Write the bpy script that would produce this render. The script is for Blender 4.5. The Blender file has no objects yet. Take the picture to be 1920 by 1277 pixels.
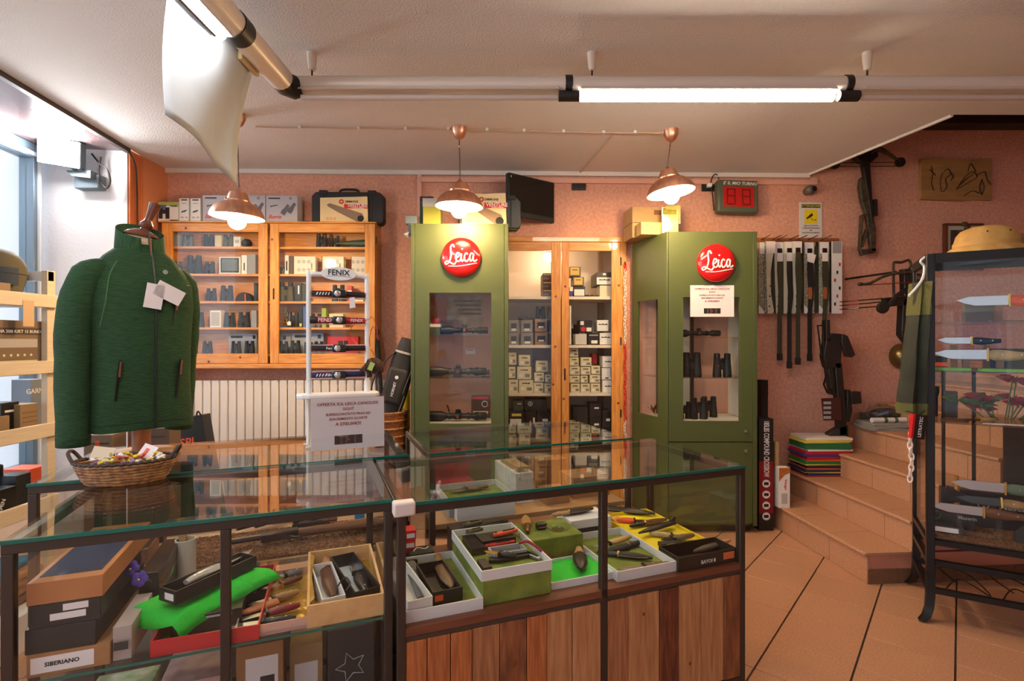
import bpy, bmesh, math, random
from mathutils import Vector, Matrix
random.seed(7)
SC = bpy.context.scene
COL = SC.collection
# ------------------------------------------------------------------ camera
F, CX, CY, H = 970.0, 960.0, 638.5, 1.31
cam_d = bpy.data.cameras.new('camera'); cam = bpy.data.objects.new('camera', cam_d); COL.objects.link(cam)
cam.location = (0, 0, H); cam.rotation_euler = (math.pi/2, 0, 0)
cam_d.sensor_width = 36; cam_d.lens = 36*F/1920; cam_d.clip_start = .02
SC.camera = cam
# ------------------------------------------------------------------ daylight, exposure
world = bpy.data.worlds.new('sky'); SC.world = world; world.use_nodes = True
bg = world.node_tree.nodes['Background']; bg.inputs[0].default_value = (.74, .85, 1, 1); bg.inputs[1].default_value = 3.4
vs = SC.view_settings; vs.view_transform = 'Standard'; vs.look = 'None'; vs.gamma = 1; vs.use_curve_mapping = False
vs.exposure = 0.5
SC.cycles.transparent_max_bounces = 32; SC.cycles.max_bounces = 10
SC.cycles.sample_clamp_indirect = 6
# strengths of the lamps (used where each lamp is built)
E_BULB, E_TUBE, E_FLOOD = 260, 54, 300
WARM, NEUTRAL, COOL = (1, .68, .35), (1, .88, .72), (.97, .98, 1)
# ------------------------------------------------------------------ pixel helpers (photograph frame 1920 x 1277)
def P(px, py, Y): return Vector(((px-CX)/F*Y, Y, H+(CY-py)/F*Y))
def PZ(px, py, z):
    Y = (H-z)*F/(py-CY); return Vector(((px-CX)/F*Y, Y, z))
KW = .0246; WR = math.atan(KW)                      # the back wall: Y = 3.965 + KW*X
def WY(px, d=0): return (3.965-d)/(1-KW*(px-CX)/F)
def WP(px, py, d=0): return P(px, py, WY(px, d))
# ------------------------------------------------------------------ materials
def lin(c):
    return tuple(((v/255)/12.92 if v/255 <= .04045 else ((v/255+.055)/1.055)**2.4) for v in c)
_M = {}
def M(name, rgb, rough=.5, metal=0, noise=None, bump=None, emit=None, coat=0, rgb2=None, stretch=None, wave=None):
    """procedural principled material; noise=(scale, amount) mottles towards rgb2, bump=(scale, strength)"""
    if name in _M: return _M[name]
    m = bpy.data.materials.new(name); m.use_nodes = True; nt = m.node_tree; b = nt.nodes['Principled BSDF']
    c = lin(rgb) + (1,)
    b.inputs['Base Color'].default_value = c; b.inputs['Roughness'].default_value = rough; b.inputs['Metallic'].default_value = metal
    b.inputs['Coat Weight'].default_value = coat
    def coords():
        tc = nt.nodes.new('ShaderNodeTexCoord'); mp = nt.nodes.new('ShaderNodeMapping'); nt.links.new(tc.outputs['Object'], mp.inputs[0])
        if stretch: mp.inputs['Scale'].default_value = stretch
        return mp.outputs[0]
    if noise:
        n = nt.nodes.new('ShaderNodeTexNoise'); n.inputs['Scale'].default_value = noise[0]; n.inputs['Detail'].default_value = 5
        nt.links.new(coords(), n.inputs['Vector'])
        fac = n.outputs[0]
        if wave:
            w = nt.nodes.new('ShaderNodeTexWave'); w.inputs['Scale'].default_value = wave; w.inputs['Distortion'].default_value = 6
            w.inputs['Detail'].default_value = 3; nt.links.new(coords(), w.inputs['Vector']); fac = w.outputs[1]
        r = nt.nodes.new('ShaderNodeValToRGB')
        c2 = lin(rgb2) + (1,) if rgb2 else tuple(v*(1-noise[1]) for v in c[:3]) + (1,)
        r.color_ramp.elements[0].position = .35; r.color_ramp.elements[0].color = c2
        r.color_ramp.elements[1].position = .68; r.color_ramp.elements[1].color = c
        nt.links.new(fac, r.inputs[0]); nt.links.new(r.outputs[0], b.inputs['Base Color'])
    if bump:
        n = nt.nodes.new('ShaderNodeTexNoise'); n.inputs['Scale'].default_value = bump[0]; n.inputs['Detail'].default_value = 3
        nt.links.new(coords(), n.inputs['Vector'])
        bp = nt.nodes.new('ShaderNodeBump'); bp.inputs['Strength'].default_value = bump[1]; bp.inputs['Distance'].default_value = .01
        nt.links.new(n.outputs[0], bp.inputs['Height']); nt.links.new(bp.outputs[0], b.inputs['Normal'])
    if emit:
        b.inputs['Emission Color'].default_value = tuple(emit[0]) + (1,); b.inputs['Emission Strength'].default_value = emit[1]
    _M[name] = m; return m
def glass(name, tint=(1, 1, 1), base=.045, gain=.95):
    """thin clear pane: transparent with a two-sided Fresnel reflection"""
    if name in _M: return _M[name]
    m = bpy.data.materials.new(name); m.use_nodes = True; nt = m.node_tree; nt.nodes.clear()
    o = nt.nodes.new('ShaderNodeOutputMaterial'); mx = nt.nodes.new('ShaderNodeMixShader')
    t = nt.nodes.new('ShaderNodeBsdfTransparent'); g = nt.nodes.new('ShaderNodeBsdfGlossy')
    t.inputs[0].default_value = tint + (1,); g.inputs['Roughness'].default_value = .01
    lw = nt.nodes.new('ShaderNodeLayerWeight'); lw.inputs[0].default_value = .5
    pw = nt.nodes.new('ShaderNodeMath'); pw.operation = 'POWER'; pw.inputs[1].default_value = 4.2
    ma = nt.nodes.new('ShaderNodeMath'); ma.operation = 'MULTIPLY_ADD'; ma.inputs[1].default_value = gain-base; ma.inputs[2].default_value = base
    nt.links.new(lw.outputs['Facing'], pw.inputs[0]); nt.links.new(pw.outputs[0], ma.inputs[0]); nt.links.new(ma.outputs[0], mx.inputs[0])
    nt.links.new(t.outputs[0], mx.inputs[1]); nt.links.new(g.outputs[0], mx.inputs[2]); nt.links.new(mx.outputs[0], o.inputs[0])
    _M[name] = m; return m
GL = glass('clear glass', (.985, .995, .99), .018); GLT = glass('counter glass', (.95, .98, .97), .035)
FILM = glass('clear film', (.97, .97, .97), .09)
BLACK = M('black plastic', (24, 23, 23), .42); SOFTBLACK = M('black rubber', (30, 28, 28), .7, bump=(300, .1))
WHITE = M('white card', (226, 222, 216), .6); WHITEP = M('white enamel', (232, 230, 226), .3); GREYC = M('grey card', (150, 150, 152), .6)
PINE = M('pine', (222, 158, 78), .42, noise=(6, .2), rgb2=(196, 122, 50), stretch=(14, 14, 1.2), coat=.15)
PINEH = M('pine lying', (222, 158, 78), .42, noise=(6, .2), rgb2=(196, 122, 50), stretch=(1.2, 14, 14), coat=.15)
KNOT = M('pine knot', (120, 62, 22), .5)
STEEL = M('brushed steel', (190, 190, 192), .28, 1); DARKST = M('dark steel', (70, 68, 66), .35, 1); BRASS = M('brass', (200, 160, 80), .3, 1)
BRONZE = M('bronze painted frame', (62, 48, 38), .45, .3, bump=(200, .08))
CARD = M('brown cardboard', (168, 118, 72), .8, noise=(30, .12)); KRAFT = M('kraft card', (178, 142, 96), .75, noise=(40, .1))
BLKCARD = M('black card', (28, 25, 23), .4); REDP = M('red print', (196, 24, 30), .45); DARKP = M('dark print', (40, 38, 40), .6)
INK = M('ink', (20, 20, 22), .6); MAROON = M('maroon ink', (140, 20, 38), .6); PAPER = M('paper', (235, 226, 224), .55)
GREENCAB = M('green lacquer', (74, 84, 44), .42, bump=(500, .12)); CREAM = M('cream card', (214, 200, 160), .6, noise=(60, .08))
WALNUT = M('walnut', (112, 66, 38), .35, noise=(8, .3), stretch=(1, 10, 10)); TANWOOD = M('tan wood', (196, 152, 100), .5, noise=(14, .25), stretch=(1, 8, 8))
LEATHER = M('brown leather', (96, 58, 38), .5, bump=(200, .15)); BLKLEATHER = M('black leather', (34, 30, 28), .45, bump=(220, .15))
OLIVE = M('olive cloth', (84, 80, 56), .85, bump=(300, .2)); ORANGE = M('orange plastic', (226, 84, 40), .4)
# ------------------------------------------------------------------ mesh building
class MB:
    def __init__(s): s.v = []; s.f = []
    def add(s, v, f):
        n = len(s.v); s.v += [tuple(p) for p in v]; s.f += [tuple(i+n for i in q) for q in f]; return s
    def box(s, x0, x1, y0, y1, z0, z1, m=None):
        v = [Vector(p) for p in ((x0,y0,z0),(x1,y0,z0),(x1,y1,z0),(x0,y1,z0),(x0,y0,z1),(x1,y0,z1),(x1,y1,z1),(x0,y1,z1))]
        if m: v = [m @ p for p in v]
        return s.add(v, [(3,2,1,0),(4,5,6,7),(0,1,5,4),(1,2,6,5),(2,3,7,6),(3,0,4,7)])
    def prism(s, pts, a, b, plane='xy'):
        """outline (u,v) extruded from a to b; plane xy: along z, xz: along y, yz: along x"""
        mk = {'xy': lambda u, v, t: (u, v, t), 'xz': lambda u, v, t: (u, t, v), 'yz': lambda u, v, t: (t, u, v)}[plane]
        n = len(pts); v = [mk(u, w, a) for u, w in pts] + [mk(u, w, b) for u, w in pts]
        return s.add(v, [tuple(range(n))[::-1], tuple(range(n, 2*n))] + [(i, (i+1) % n, n+(i+1) % n, n+i) for i in range(n)])
    def loft(s, rings, cap=True, close=False):
        n = len(rings[0]); v = [p for r in rings for p in r]; f = []; k = len(rings)
        for j in range(k-1 + (1 if close else 0)):
            a = j*n; b = ((j+1) % k)*n
            for i in range(n): f.append((a+i, a+(i+1) % n, b+(i+1) % n, b+i))
        if cap and not close: f += [tuple(range(n))[::-1], tuple(range((k-1)*n, k*n))]
        return s.add(v, f)
    def lathe(s, prof, n=24, m=None, cap=True):
        """profile of (r, z), bottom to top"""
        R = [[Vector((max(r, 1e-4)*math.cos(2*math.pi*i/n), max(r, 1e-4)*math.sin(2*math.pi*i/n), z)) for i in range(n)] for r, z in prof]
        if m: R = [[m @ p for p in r] for r in R]
        return s.loft(R, cap)
    def tube(s, pts, r, n=8, cap=True, close=False, flat=1.0):
        pts = [Vector(p) for p in pts]; k = len(pts); rings = []; nrm = None
        for i, p in enumerate(pts):
            if close: d = (pts[(i+1) % k]-pts[i-1])
            else: d = pts[min(i+1, k-1)]-pts[max(i-1, 0)]
            d.normalize()
            if nrm is None:
                nrm = d.orthogonal().normalized() if abs(d.z) > .9 else d.cross(Vector((0, 0, 1))).normalized()
            else:
                nrm = (nrm-d*nrm.dot(d)); nrm.normalize()
            bn = d.cross(nrm); rr = r[i] if isinstance(r, (list, tuple)) else r
            rings.append([p+nrm*rr*math.cos(2*math.pi*j/n)+bn*rr*flat*math.sin(2*math.pi*j/n) for j in range(n)])
        return s.loft(rings, cap, close)
    def ball(s, c, rx, ry=None, rz=None, n=12, k=8):
        ry = ry or rx; rz = rz or rx; c = Vector(c)
        return s.loft([[c+Vector((rx*math.sin(a)*math.cos(2*math.pi*i/n), ry*math.sin(a)*math.sin(2*math.pi*i/n), -rz*math.cos(a))) for i in range(n)]
                       for a in [max(.02, min(math.pi-.02, math.pi*j/k)) for j in range(k+1)]])
    def mesh(s, name, smooth=40):
        me = bpy.data.meshes.new(name); me.from_pydata(s.v, [], s.f)
        bm = bmesh.new(); bm.from_mesh(me); bmesh.ops.recalc_face_normals(bm, faces=bm.faces); bm.to_mesh(me); bm.free()
        if smooth:
            for p in me.polygons: p.use_smooth = True
            me.set_sharp_from_angle(angle=math.radians(smooth))
        return me
def put(name, me, mat, parent=None, loc=(0, 0, 0), rot=0, bev=0, kind=None, label=None):
    if isinstance(me, MB): me = me.mesh(name)
    if mat is not None and not me.materials: me.materials.append(mat)
    o = bpy.data.objects.new(name, me); COL.objects.link(o); o.location = loc
    o.rotation_euler = rot if isinstance(rot, (tuple, list)) else (0, 0, rot)
    if parent: o.parent = parent
    if bev:
        b = o.modifiers.new('edge', 'BEVEL'); b.width = bev; b.segments = 2; b.limit_method = 'ANGLE'; b.angle_limit = math.radians(40)
    if kind: o['kind'] = kind
    if label: o['label'] = label
    return o
def tag(o, label, cat, group=None):
    o['label'] = label; o['category'] = cat
    if group: o['group'] = group
    return o
def thing(name, label, cat, loc=(0, 0, 0), rot=0, group=None):
    o = bpy.data.objects.new(name, None); COL.objects.link(o); o.location = loc; o.empty_display_size = .02
    o.rotation_euler = rot if isinstance(rot, (tuple, list)) else (0, 0, rot)
    return tag(o, label, cat, group)
def dup(root, loc, rot=None, label=None, parent=None):
    r = root.copy(); COL.objects.link(r); r.location = loc
    if rot is not None: r.rotation_euler = rot if isinstance(rot, (tuple, list)) else (0, 0, rot)
    if label: r['label'] = label
    for ch in list(root.children):
        c = ch.copy(); COL.objects.link(c); c.parent = r
        for g in ch.children:
            d = g.copy(); COL.objects.link(d); d.parent = c
    return r
def B(x0, x1, y0, y1, z0, z1): return MB().box(x0, x1, y0, y1, z0, z1)
def smooth_pts(pts, k=6, close=False):
    """Catmull-Rom through points"""
    pts = [Vector(p) if len(p) == 3 else Vector((p[0], p[1], 0)) for p in pts]; n = len(pts); out = []
    for i in range(n if close else n-1):
        if close: a, b, c, d = pts[i-1], pts[i], pts[(i+1) % n], pts[(i+2) % n]
        else: a, b, c, d = pts[max(i-1, 0)], pts[i], pts[i+1], pts[min(i+2, n-1)]
        for j in range(k):
            t = j/k
            out.append(.5*((2*b)+(c-a)*t+(2*a-5*b+4*c-d)*t*t+(3*b-a-3*c+d)*t**3))
    if not close: out.append(pts[-1])
    return out
_T = {}
def text(s, size, mat, parent, loc, rot=(math.pi/2, 0, 0), align='CENTER', name='lettering', depth=.0004, shear=0, sx=1.0):
    key = (s, size, align, shear, mat.name)
    if key not in _T:
        cu = bpy.data.curves.new('t', 'FONT'); cu.body = s; cu.size = size; cu.align_x = align; cu.align_y = 'CENTER'; cu.extrude = depth
        cu.shear = shear; cu.resolution_u = 2; cu.offset = size*.016
        o = bpy.data.objects.new('t', cu); COL.objects.link(o); dg = bpy.context.evaluated_depsgraph_get()
        me = bpy.data.meshes.new_from_object(o.evaluated_get(dg)); bpy.data.objects.remove(o); me.materials.clear(); me.materials.append(mat); _T[key] = me
    o = bpy.data.objects.new(name, _T[key]); COL.objects.link(o); o.parent = parent; o.location = loc; o.rotation_euler = rot; o.scale = (sx, 1, 1)
    return o
def plate(parent, x0, x1, z0, z1, y, mat, name='printed_label', t=.0006):
    """thin printed panel on a face that looks towards local -y"""
    return put(name, B(x0, x1, y-t, y+.0003, z0, z1), mat, parent)
def carton(name, label, cat, loc, w, d, h, mat, rot=0, group=None, bev=.0015):
    """box standing on loc (centre of its base), front face at local y = -d/2"""
    o = put(name, B(-w/2, w/2, -d/2, d/2, 0, h), mat, None, loc, rot, bev); return tag(o, label, cat, group)
# ================================================================== the room
WALLM = M('salmon plaster', (224, 168, 144), .85, noise=(45, .2), rgb2=(210, 147, 122), bump=(90, .6))
CEILM = M('rough white ceiling', (226, 220, 214), .9, bump=(120, .5))
def S(name, mb, mat, bev=0): return put(name, mb, mat, kind='structure', bev=bev)
def wallrot(mb): return mb
# back wall with the closet opening (built along X, then turned with the wall)
CLX0, CLX1, CLZ1 = -.17, .872, H+(CY-446)/F*3.97
mb = MB()
for x0, x1, z0, z1 in ((-3.3, CLX0, 0, 3.3), (CLX1, 4.7, 0, 3.3), (CLX0, CLX1, CLZ1, 3.3)):
    mb.box(x0, x1, 0, .12, z0, z1)
wb = S('wall_back', mb, WALLM); wb.location = (0, 3.965, 0); wb.rotation_euler = (0, 0, WR)
# floor: base slab plus tiles of their own in the aisle
FB = M('floor tile far', (176, 122, 92), .5, noise=(90, .15))
fl = S('floor', B(-3.6, 4.9, -3.2, 4.6, -.1, -.008), M('floor grout', (74, 58, 46), .8))
TILE = M('terracotta tile', (196, 148, 116), .38, noise=(120, .2), rgb2=(176, 126, 94))
ta = math.radians(40.9); d1 = Vector((math.sin(ta), math.cos(ta))); n1 = Vector((math.cos(ta), -math.sin(ta)))
PN, PT = .304, .282
tm = None
rng = random.Random(3)
for i in range(-14, 16):
    for k in range(-22, 16):
        nn = -.014+PN*(i+.5); tt = 3.044+PT*(k+.5)
        c = n1*nn+d1*tt
        if .55 < c.x < 3.1 and 1.0 < c.y < 3.95:
            if tm is None: tm = B(-PN/2+.0035, PN/2-.0035, -PT/2+.0014, PT/2-.0014, -.009, 0).mesh('floor_tile'); tm.materials.append(TILE)
            put('floor_tile', tm, None, fl, (c.x, c.y, rng.uniform(-.0006, 0)), -ta, .0015)
rest = MB()
for i in range(-30, 30):
    for k in range(-40, 30):
        c = n1*(-.014+PN*(i+.5))+d1*(3.044+PT*(k+.5))
        if not (.55 < c.x < 3.1 and 1.0 < c.y < 3.95) and -3.2 < c.x < 4.6 and -3 < c.y < 4.0:
            rest.box(-PN/2+.0035, PN/2-.0035, -PT/2+.0014, PT/2-.0014, -.009, 0, Matrix.Translation((c.x, c.y, 0)) @ Matrix.Rotation(-ta, 4, 'Z'))
put('far_tile', rest, TILE, fl, kind='stuff')
# left side: back return, white pier, window niche
dl = Vector((.126, -.992)); L0 = Vector((-2.584, 3.48))
def LW(s, off=0):  # point along the left wall line, off = outwards (to the street)
    return L0+dl*s+Vector((-.992, -.126))*off
ORB = M('orange stained board', (206, 112, 58), .55, noise=(5, .2), stretch=(10, 10, 1))
wl = S('wall_left', MB().prism([(-2.75, 4.0), (-2.6, 4.0), (-2.588, 3.482), (-2.75, 3.482)], 0, 2.6, 'xy'), M('orange plaster', (206, 130, 88), .8))
for k in range(3):
    a = L0+Vector((-.126, .992))*(.006+.135*k); 
    put('board', B(0, .131, -.006, .006, 0, 2.585), ORB, wl, (a.x+.006, a.y, 0), math.atan2(.992, -.126), .002)
S('wall_pier', MB().prism([(-3.45, 3.47), (-2.59, 3.482), (-2.62, 4.05), (-3.45, 4.05)], 0, 2.6, 'xy'), M('white plaster pier', (226, 222, 222), .85, bump=(60, .25)))
a, b, c, d = LW(0), LW(6.2), LW(6.2, .75), LW(0, .75)
S('ceiling_niche', MB().prism([tuple(a), tuple(b), tuple(c), tuple(d)], 2.585, 2.66), M('brown gloss panel', (108, 88, 88), .18, coat=.4))
S('trim_1', MB().prism([tuple(LW(0, -.018)), tuple(LW(6.2, -.018)), tuple(LW(6.2, .012)), tuple(LW(0, .012))], 2.572, 2.61), M('dark brown trim', (76, 62, 56), .5))
S('wall_left_low', MB().prism([tuple(LW(0, .5)), tuple(LW(6.2, .5)), tuple(LW(6.2, .62)), tuple(LW(0, .62))], 0, .45), M('white plaster pier', (1, 1, 1)))
# window: posts, rail and panes along the left
FRM = M('grey-blue window frame', (112, 128, 142), .35, .4); FRL = M('pale window bead', (214, 220, 226), .3)
wr = math.atan2(dl.y, dl.x)
win = thing('window_1', '', ''); del win['label']; del win['category']; win['kind'] = 'structure'
p = LW(0, .52); win.location = (p.x, p.y, 0); win.rotation_euler = (0, 0, wr)
for s, w in ((0, .07), (1.9, .07), (3.9, .07), (5.9, .07)):
    put('frame_post', B(s, s+w, -.09, 0, .45, 2.585), FRM, win, bev=.004)
    put('bead', B(s+w*.35, s+w*.6, -.0, .014, .45, 2.52), FRL, win)
put('head_rail', B(.07, 5.97, -.09, .0, 2.49, 2.585), FRM, win, bev=.004); put('head_bead', B(.07, 5.97, 0, .014, 2.5, 2.525), FRL, win)
put('sill_rail', B(0, 5.97, -.14, .06, .45, .5), FRM, win, bev=.004)
for s in (.07, 1.97, 3.97): put('pane', B(s, s+1.83, -.05, -.044, .5, 2.49), GL, win)
# outside the window: pale column, pavement and the facing houses
S('street', B(-14, 14, -16, 9, -.3, -.12), M('pavement', (150, 148, 144), .9))
pc = LW(.55, .95)
colo = put('street_column', B(-.1, .1, -.16, .16, -.12, 3.4), M('pale stone', (214, 222, 226), .8), None, (pc.x, pc.y, 0), wr+1.57, .01)
tag(colo, 'pale stone column standing outside behind the shop window', 'column')
def facade(loc, rot, w, label, rgb):
    r = thing('street_house', label, 'building', loc, rot)
    put('wall', B(-w/2, w/2, 0, .4, -.12, 7), M('facade '+label[:9], rgb, .9), r)
    for zi in (.4, 3.2):
        for xi in range(int(w/2)):
            x = -w/2+.6+xi*2
            o = put('window', B(x, x+1.0, -.05, .02, zi, zi+1.7), M('facade frame', (236, 236, 236), .5), r, bev=.01)
            put('pane', B(x+.08, x+.92, -.06, -.05, zi+.08, zi+1.62), M('facade glass', (90, 130, 170), .1, coat=.5), o)
    return r
facade((0, -11, 0), 0, 18, 'pale house front facing the shop across the street', (206, 196, 188)).rotation_euler.z = math.pi
facade((-9.5, 1.5, 0), math.pi/2, 12, 'cream house front seen through the side window', (222, 226, 230))
# ceiling with the stairwell opening
NY = 2.955
lx = [(-2.64, 4.0), (2.3, 4.03), (2.513, NY), (2.513, -2.9), tuple(LW(6.2, -.01)), tuple(LW(0, -.01))]
S('ceiling', MB().prism(lx, 2.6, 2.74).prism([(2.513, NY), (4.7, NY+.01), (4.7, -2.9), (2.513, -2.9)], 2.6, 2.74), CEILM)
S('trim_2', MB().tube([(2.3, 4.0, 2.598), (2.513, NY, 2.598)], .012, 6), CEILM)
DKW = M('dark old beam', (52, 36, 26), .7, noise=(6, .4), stretch=(1, 8, 8))
S('ceiling_stairwell', B(1.9, 4.8, 2.7, 4.2, 3.24, 3.3), M('dark boards', (64, 46, 34), .8))
S('wall_stairwell', MB().box(2.0, 2.06, 2.9, 4.1, 2.74, 3.3).box(2.0, 4.8, 2.86, 2.92, 2.74, 3.3), WALLM)
for k, x in enumerate((2.75, 3.35, 3.95)):
    tag(put('ceiling_beam', MB().tube([(x, 2.93, 3.14), (x, 4.0, 3.14)], .09, 10), DKW), 'round dark wooden beam over the stairwell', 'beam', 'stairwell beams')
tag(put('wall_plate', B(2.1, 4.6, 3.9, 4.02, 2.94, 3.06), DKW, bev=.01), 'dark timber lying along the wall above the stairs', 'beam')
# right, front and shopfront
S('wall_right', B(4.6, 4.75, -3, 4.2, 0, 3.3), WALLM)
fr = MB()
for x0, x1, z0, z1 in ((-2.2, -1.5, 0, 2.6), (1.6, 4.7, 0, 2.6), (-1.5, 1.6, 2.35, 2.6), (-1.5, 1.6, 0, .4)): fr.box(x0, x1, -2.95, -2.8, z0, z1)
S('wall_front', fr, WALLM)
w2 = put('window_2', B(-1.5, 1.6, -2.9, -2.894, .4, 2.35), GL, kind='structure')
for x in (-1.5, -.02, 1.54): put('frame_post', B(x, x+.06, -2.93, -2.86, .4, 2.35), FRM, w2)
# stairs: every step has tread and riser tiles of its own
su = Vector((-.072, .997)); sv = Vector((.997, .072)); SR = math.atan2(.072, .997)
st = bpy.data.objects.new('staircase', None); COL.objects.link(st); st['kind'] = 'structure'
st.location = (1.9, 2.78, 0); st.rotation_euler = (0, 0, SR)
STILE = M('stair tile', (196, 148, 116), .45, noise=(120, .2), rgb2=(176, 126, 94)); NOSE = STILE
SPL = M('stair plaster', (212, 140, 112), .85, noise=(4, .2)); RIS, GO, SL = .166, .257, 1.24
jt = .30
for k in range(1, 8):
    x0 = GO*(k-1); z1 = RIS*k
    stp = put('step', B(x0+.02, 2.4, .012, SL, max(0, z1-RIS), z1-.012), SPL, st)
    y = 0; j = 0
    off = .0 if k % 2 else -.11
    y = off
    while y < SL:
        a, b = max(0, y), min(SL, y+jt); y += jt
        if b-a < .02: continue
        put('tread_tile', B(x0+.012, x0+GO+.02, a+.0015, b-.0015, z1-.014, z1), STILE, stp)
        put('riser_tile', B(x0+.01, x0+.022, a+.0015, b-.0015, z1-RIS+.002, z1-.02), STILE, stp)
        put('nosing', MB().tube([(x0+.006, a+.001, z1-.010), (x0+.006, b-.001, z1-.010)], .0105, 8), NOSE, stp)
for k in range(8):
    put('base_tile', B(.012+k*.17, .012+k*.17+.167, -.004, .014, 0, .075), M('brown base tile', (120, 84, 60), .5, noise=(40, .2)), st)
# white plastic trunking below the ceiling
TR = M('white trunking', (226, 214, 204), .5)
def on_wall(name, mb, mat, **k): return put(name, mb, mat, None, (0, 3.965, 0), WR, **k)
zc = 2.6
S('trim_3', B(-2.62, 2.3, -.03, 0, zc-.032, zc), TR).location = (0, 3.965, 0); bpy.data.objects['trim_3'].rotation_euler = (0, 0, WR)
xa, xb = WP(787, 330).x, WP(1530, 330).x
o = S('trim_4', MB().box(xa, xb, -.022, 0, zc-.085, zc-.05).box(xa-.016, xa+.016, -.022, 0, zc-.35, zc-.03).box(xb-.04, xb, -.02, 0, zc-.05, zc-.03), M('painted trunking', (226, 170, 148), .6))
o.location = (0, 3.965, 0); o.rotation_euler = (0, 0, WR)
# ================================================================== lamps
COPPER = M('brushed copper', (228, 172, 142), .38, 1, noise=(40, .25), stretch=(1, 1, .05)); SHIN = M('white shade lining', (240, 232, 214), .4)
BULB = M('lit bulb', (255, 240, 220), .4, emit=(WARM, E_BULB))
def pendant(px, Yl, pyrim, label, tilt=0, cord_top=2.6):
    rim = P(px, pyrim, Yl); r = .145
    t = thing('pendant_lamp', label, 'lamp', (rim.x, rim.y, rim.z), 0, 'copper pendant lamps')
    rt = (tilt*.3, tilt, 0)
    outer = [(r, 0), (r*.97, .018), (.125, .05), (.095, .075), (.06, .09)]
    sh = put('shade', MB().lathe(outer, 36, cap=False).lathe([(r-.002, .0005), (r*.97-.003, .018), (.122, .048), (.092, .073), (.058, .0885), (.001, .0886)], 36, cap=False), COPPER, t, rot=rt)
    put('shade_lining', MB().lathe([(r-.003, .0006), (r*.97-.004, .018), (.121, .047), (.091, .072), (.05, .087), (.001, .087)], 36, cap=False), SHIN, sh)
    put('collar', MB().lathe([(.064, .086), (.066, .096), (.058, .1), (.052, .125), (.045, .14), (.02, .15), (.008, .165), (.004, .17)], 28), COPPER, t, rot=rt)
    for q in (0, 2.1, 4.2): put('thumb_screw', MB().ball((.072*math.cos(q), .072*math.sin(q), .093), .006), COPPER, t, rot=rt)
    put('bulb', MB().ball((0, 0, -.02), .048, n=20, k=14).lathe([(.02, .02), (.02, .07)], 12), BULB, t, rot=rt)
    put('cord', MB().tube([(math.sin(tilt)*.165, 0, .165), (0, 0, cord_top-rim.z-.05)], .0035), M('brown cord', (92, 62, 44), .5), t)
    put('ceiling_cup', MB().lathe([(.004, cord_top-rim.z-.075), (.012, cord_top-rim.z-.072), (.03, cord_top-rim.z-.058), (.042, cord_top-rim.z-.03), (.045, cord_top-rim.z)], 24), COPPER, t)
    put('cord_clamp', MB().ball((0, 0, cord_top-rim.z-.115), .006, rz=.009), COPPER, t)
    return t
pendant(445, 2.95, 408, 'copper pendant lamp hanging before the wall-hung pine cabinet', .05)
pendant(861, 3.13, 388, 'copper pendant lamp hanging straight over the left red round sign', .03)
pendant(1258, 3.17, 362, 'tilted copper pendant lamp with lit bulb beside the number display', -.13)
# tube light track: one run across, one arm towards the shop front
ALU = M('cream painted aluminium', (226, 214, 200), .35, .1); TUBE = M('lit fluorescent tube', (255, 255, 255), .3, emit=(NEUTRAL, E_TUBE)); TUBEC = M('lit cool tube', (255, 255, 255), .3, emit=(COOL, E_TUBE*1.15))
OFFT = M('unlit tube', (206, 190, 180), .25); TY, TZ = 2.32, H+1.135; XA = -1.0
def xat(px, Y=TY): return (px-CX)/F*Y
trk = thing('tube_light_track', 'long cream tube light track hanging from the ceiling', 'light fixture')
put('track_pipe', MB().tube([(xat(552), TY, TZ+.012), (2.9, TY, TZ+.012)], .037, 20), ALU, trk)
put('arm_pipe', MB().tube([(XA, TY-.08, TZ), (XA, .67, TZ)], .05, 20), ALU, trk)
put('arm_pipe', MB().tube([(XA, .61, TZ), (XA, -2.2, TZ)], .05, 20), ALU, trk)
put('elbow', MB().tube([(XA, TY-.1, TZ), (XA, TY-.04, TZ-.004), (XA+.03, TY-.005, TZ-.004), (xat(566), TY, TZ)], [.048, .05, .05, .04], 16), BLACK, trk)
for a, b, lit in ((566, 1046, 0), (1088, 1560, 1), (1612, 1935, 0)):
    put('tube_lamp', MB().tube([(xat(a), TY-.004, TZ-.046), (xat(b), TY-.004, TZ-.046)], .019 if lit else .013, 12), TUBE if lit else OFFT, trk)
    put('lamp_channel', MB().prism([(TY-.05, TZ-.03), (TY-.034, TZ-.012), (TY+.034, TZ-.012), (TY+.05, TZ-.03), (TY+.034, TZ-.02), (TY-.034, TZ-.02)], xat(a), xat(b), 'yz'), ALU, trk)
for a in (1066, 1587):
    c = put('clip_band', MB().lathe([(.039, -.016), (.041, -.014), (.041, .014), (.039, .016)], 20, Matrix.Translation((xat(a)+.0, TY, TZ+.012)) @ Matrix.Rotation(math.pi/2, 4, 'Y')), BLACK, trk)
    put('lamp_holder', MB().tube([(xat(a)-.045, TY-.012, TZ-.044), (xat(a)+.045, TY-.012, TZ-.044)], .024, 12), BLACK, c)
for y0, y1, nm in ((.71, 1.84, 'tube_lamp'), (-.56, .57, 'tube_lamp_offscreen'), (-2.1, -.7, None)):
    if nm: put(nm, MB().tube([(XA-.03, y1, TZ-.052), (XA-.03, y0, TZ-.052)], .015, 12), TUBEC, trk)
    put('reflector', MB().loft([[Vector((XA-.075, y, TZ-.02)), Vector((XA-.06, y, TZ-.055)), Vector((XA-.055, y, TZ-.053)), Vector((XA-.03, y, TZ-.035)), Vector((XA+.005, y, TZ-.053)), Vector((XA, y, TZ-.02))] for y in (y0, y1)]), M('mirror reflector', (220, 222, 226), .12, 1), trk)
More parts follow.
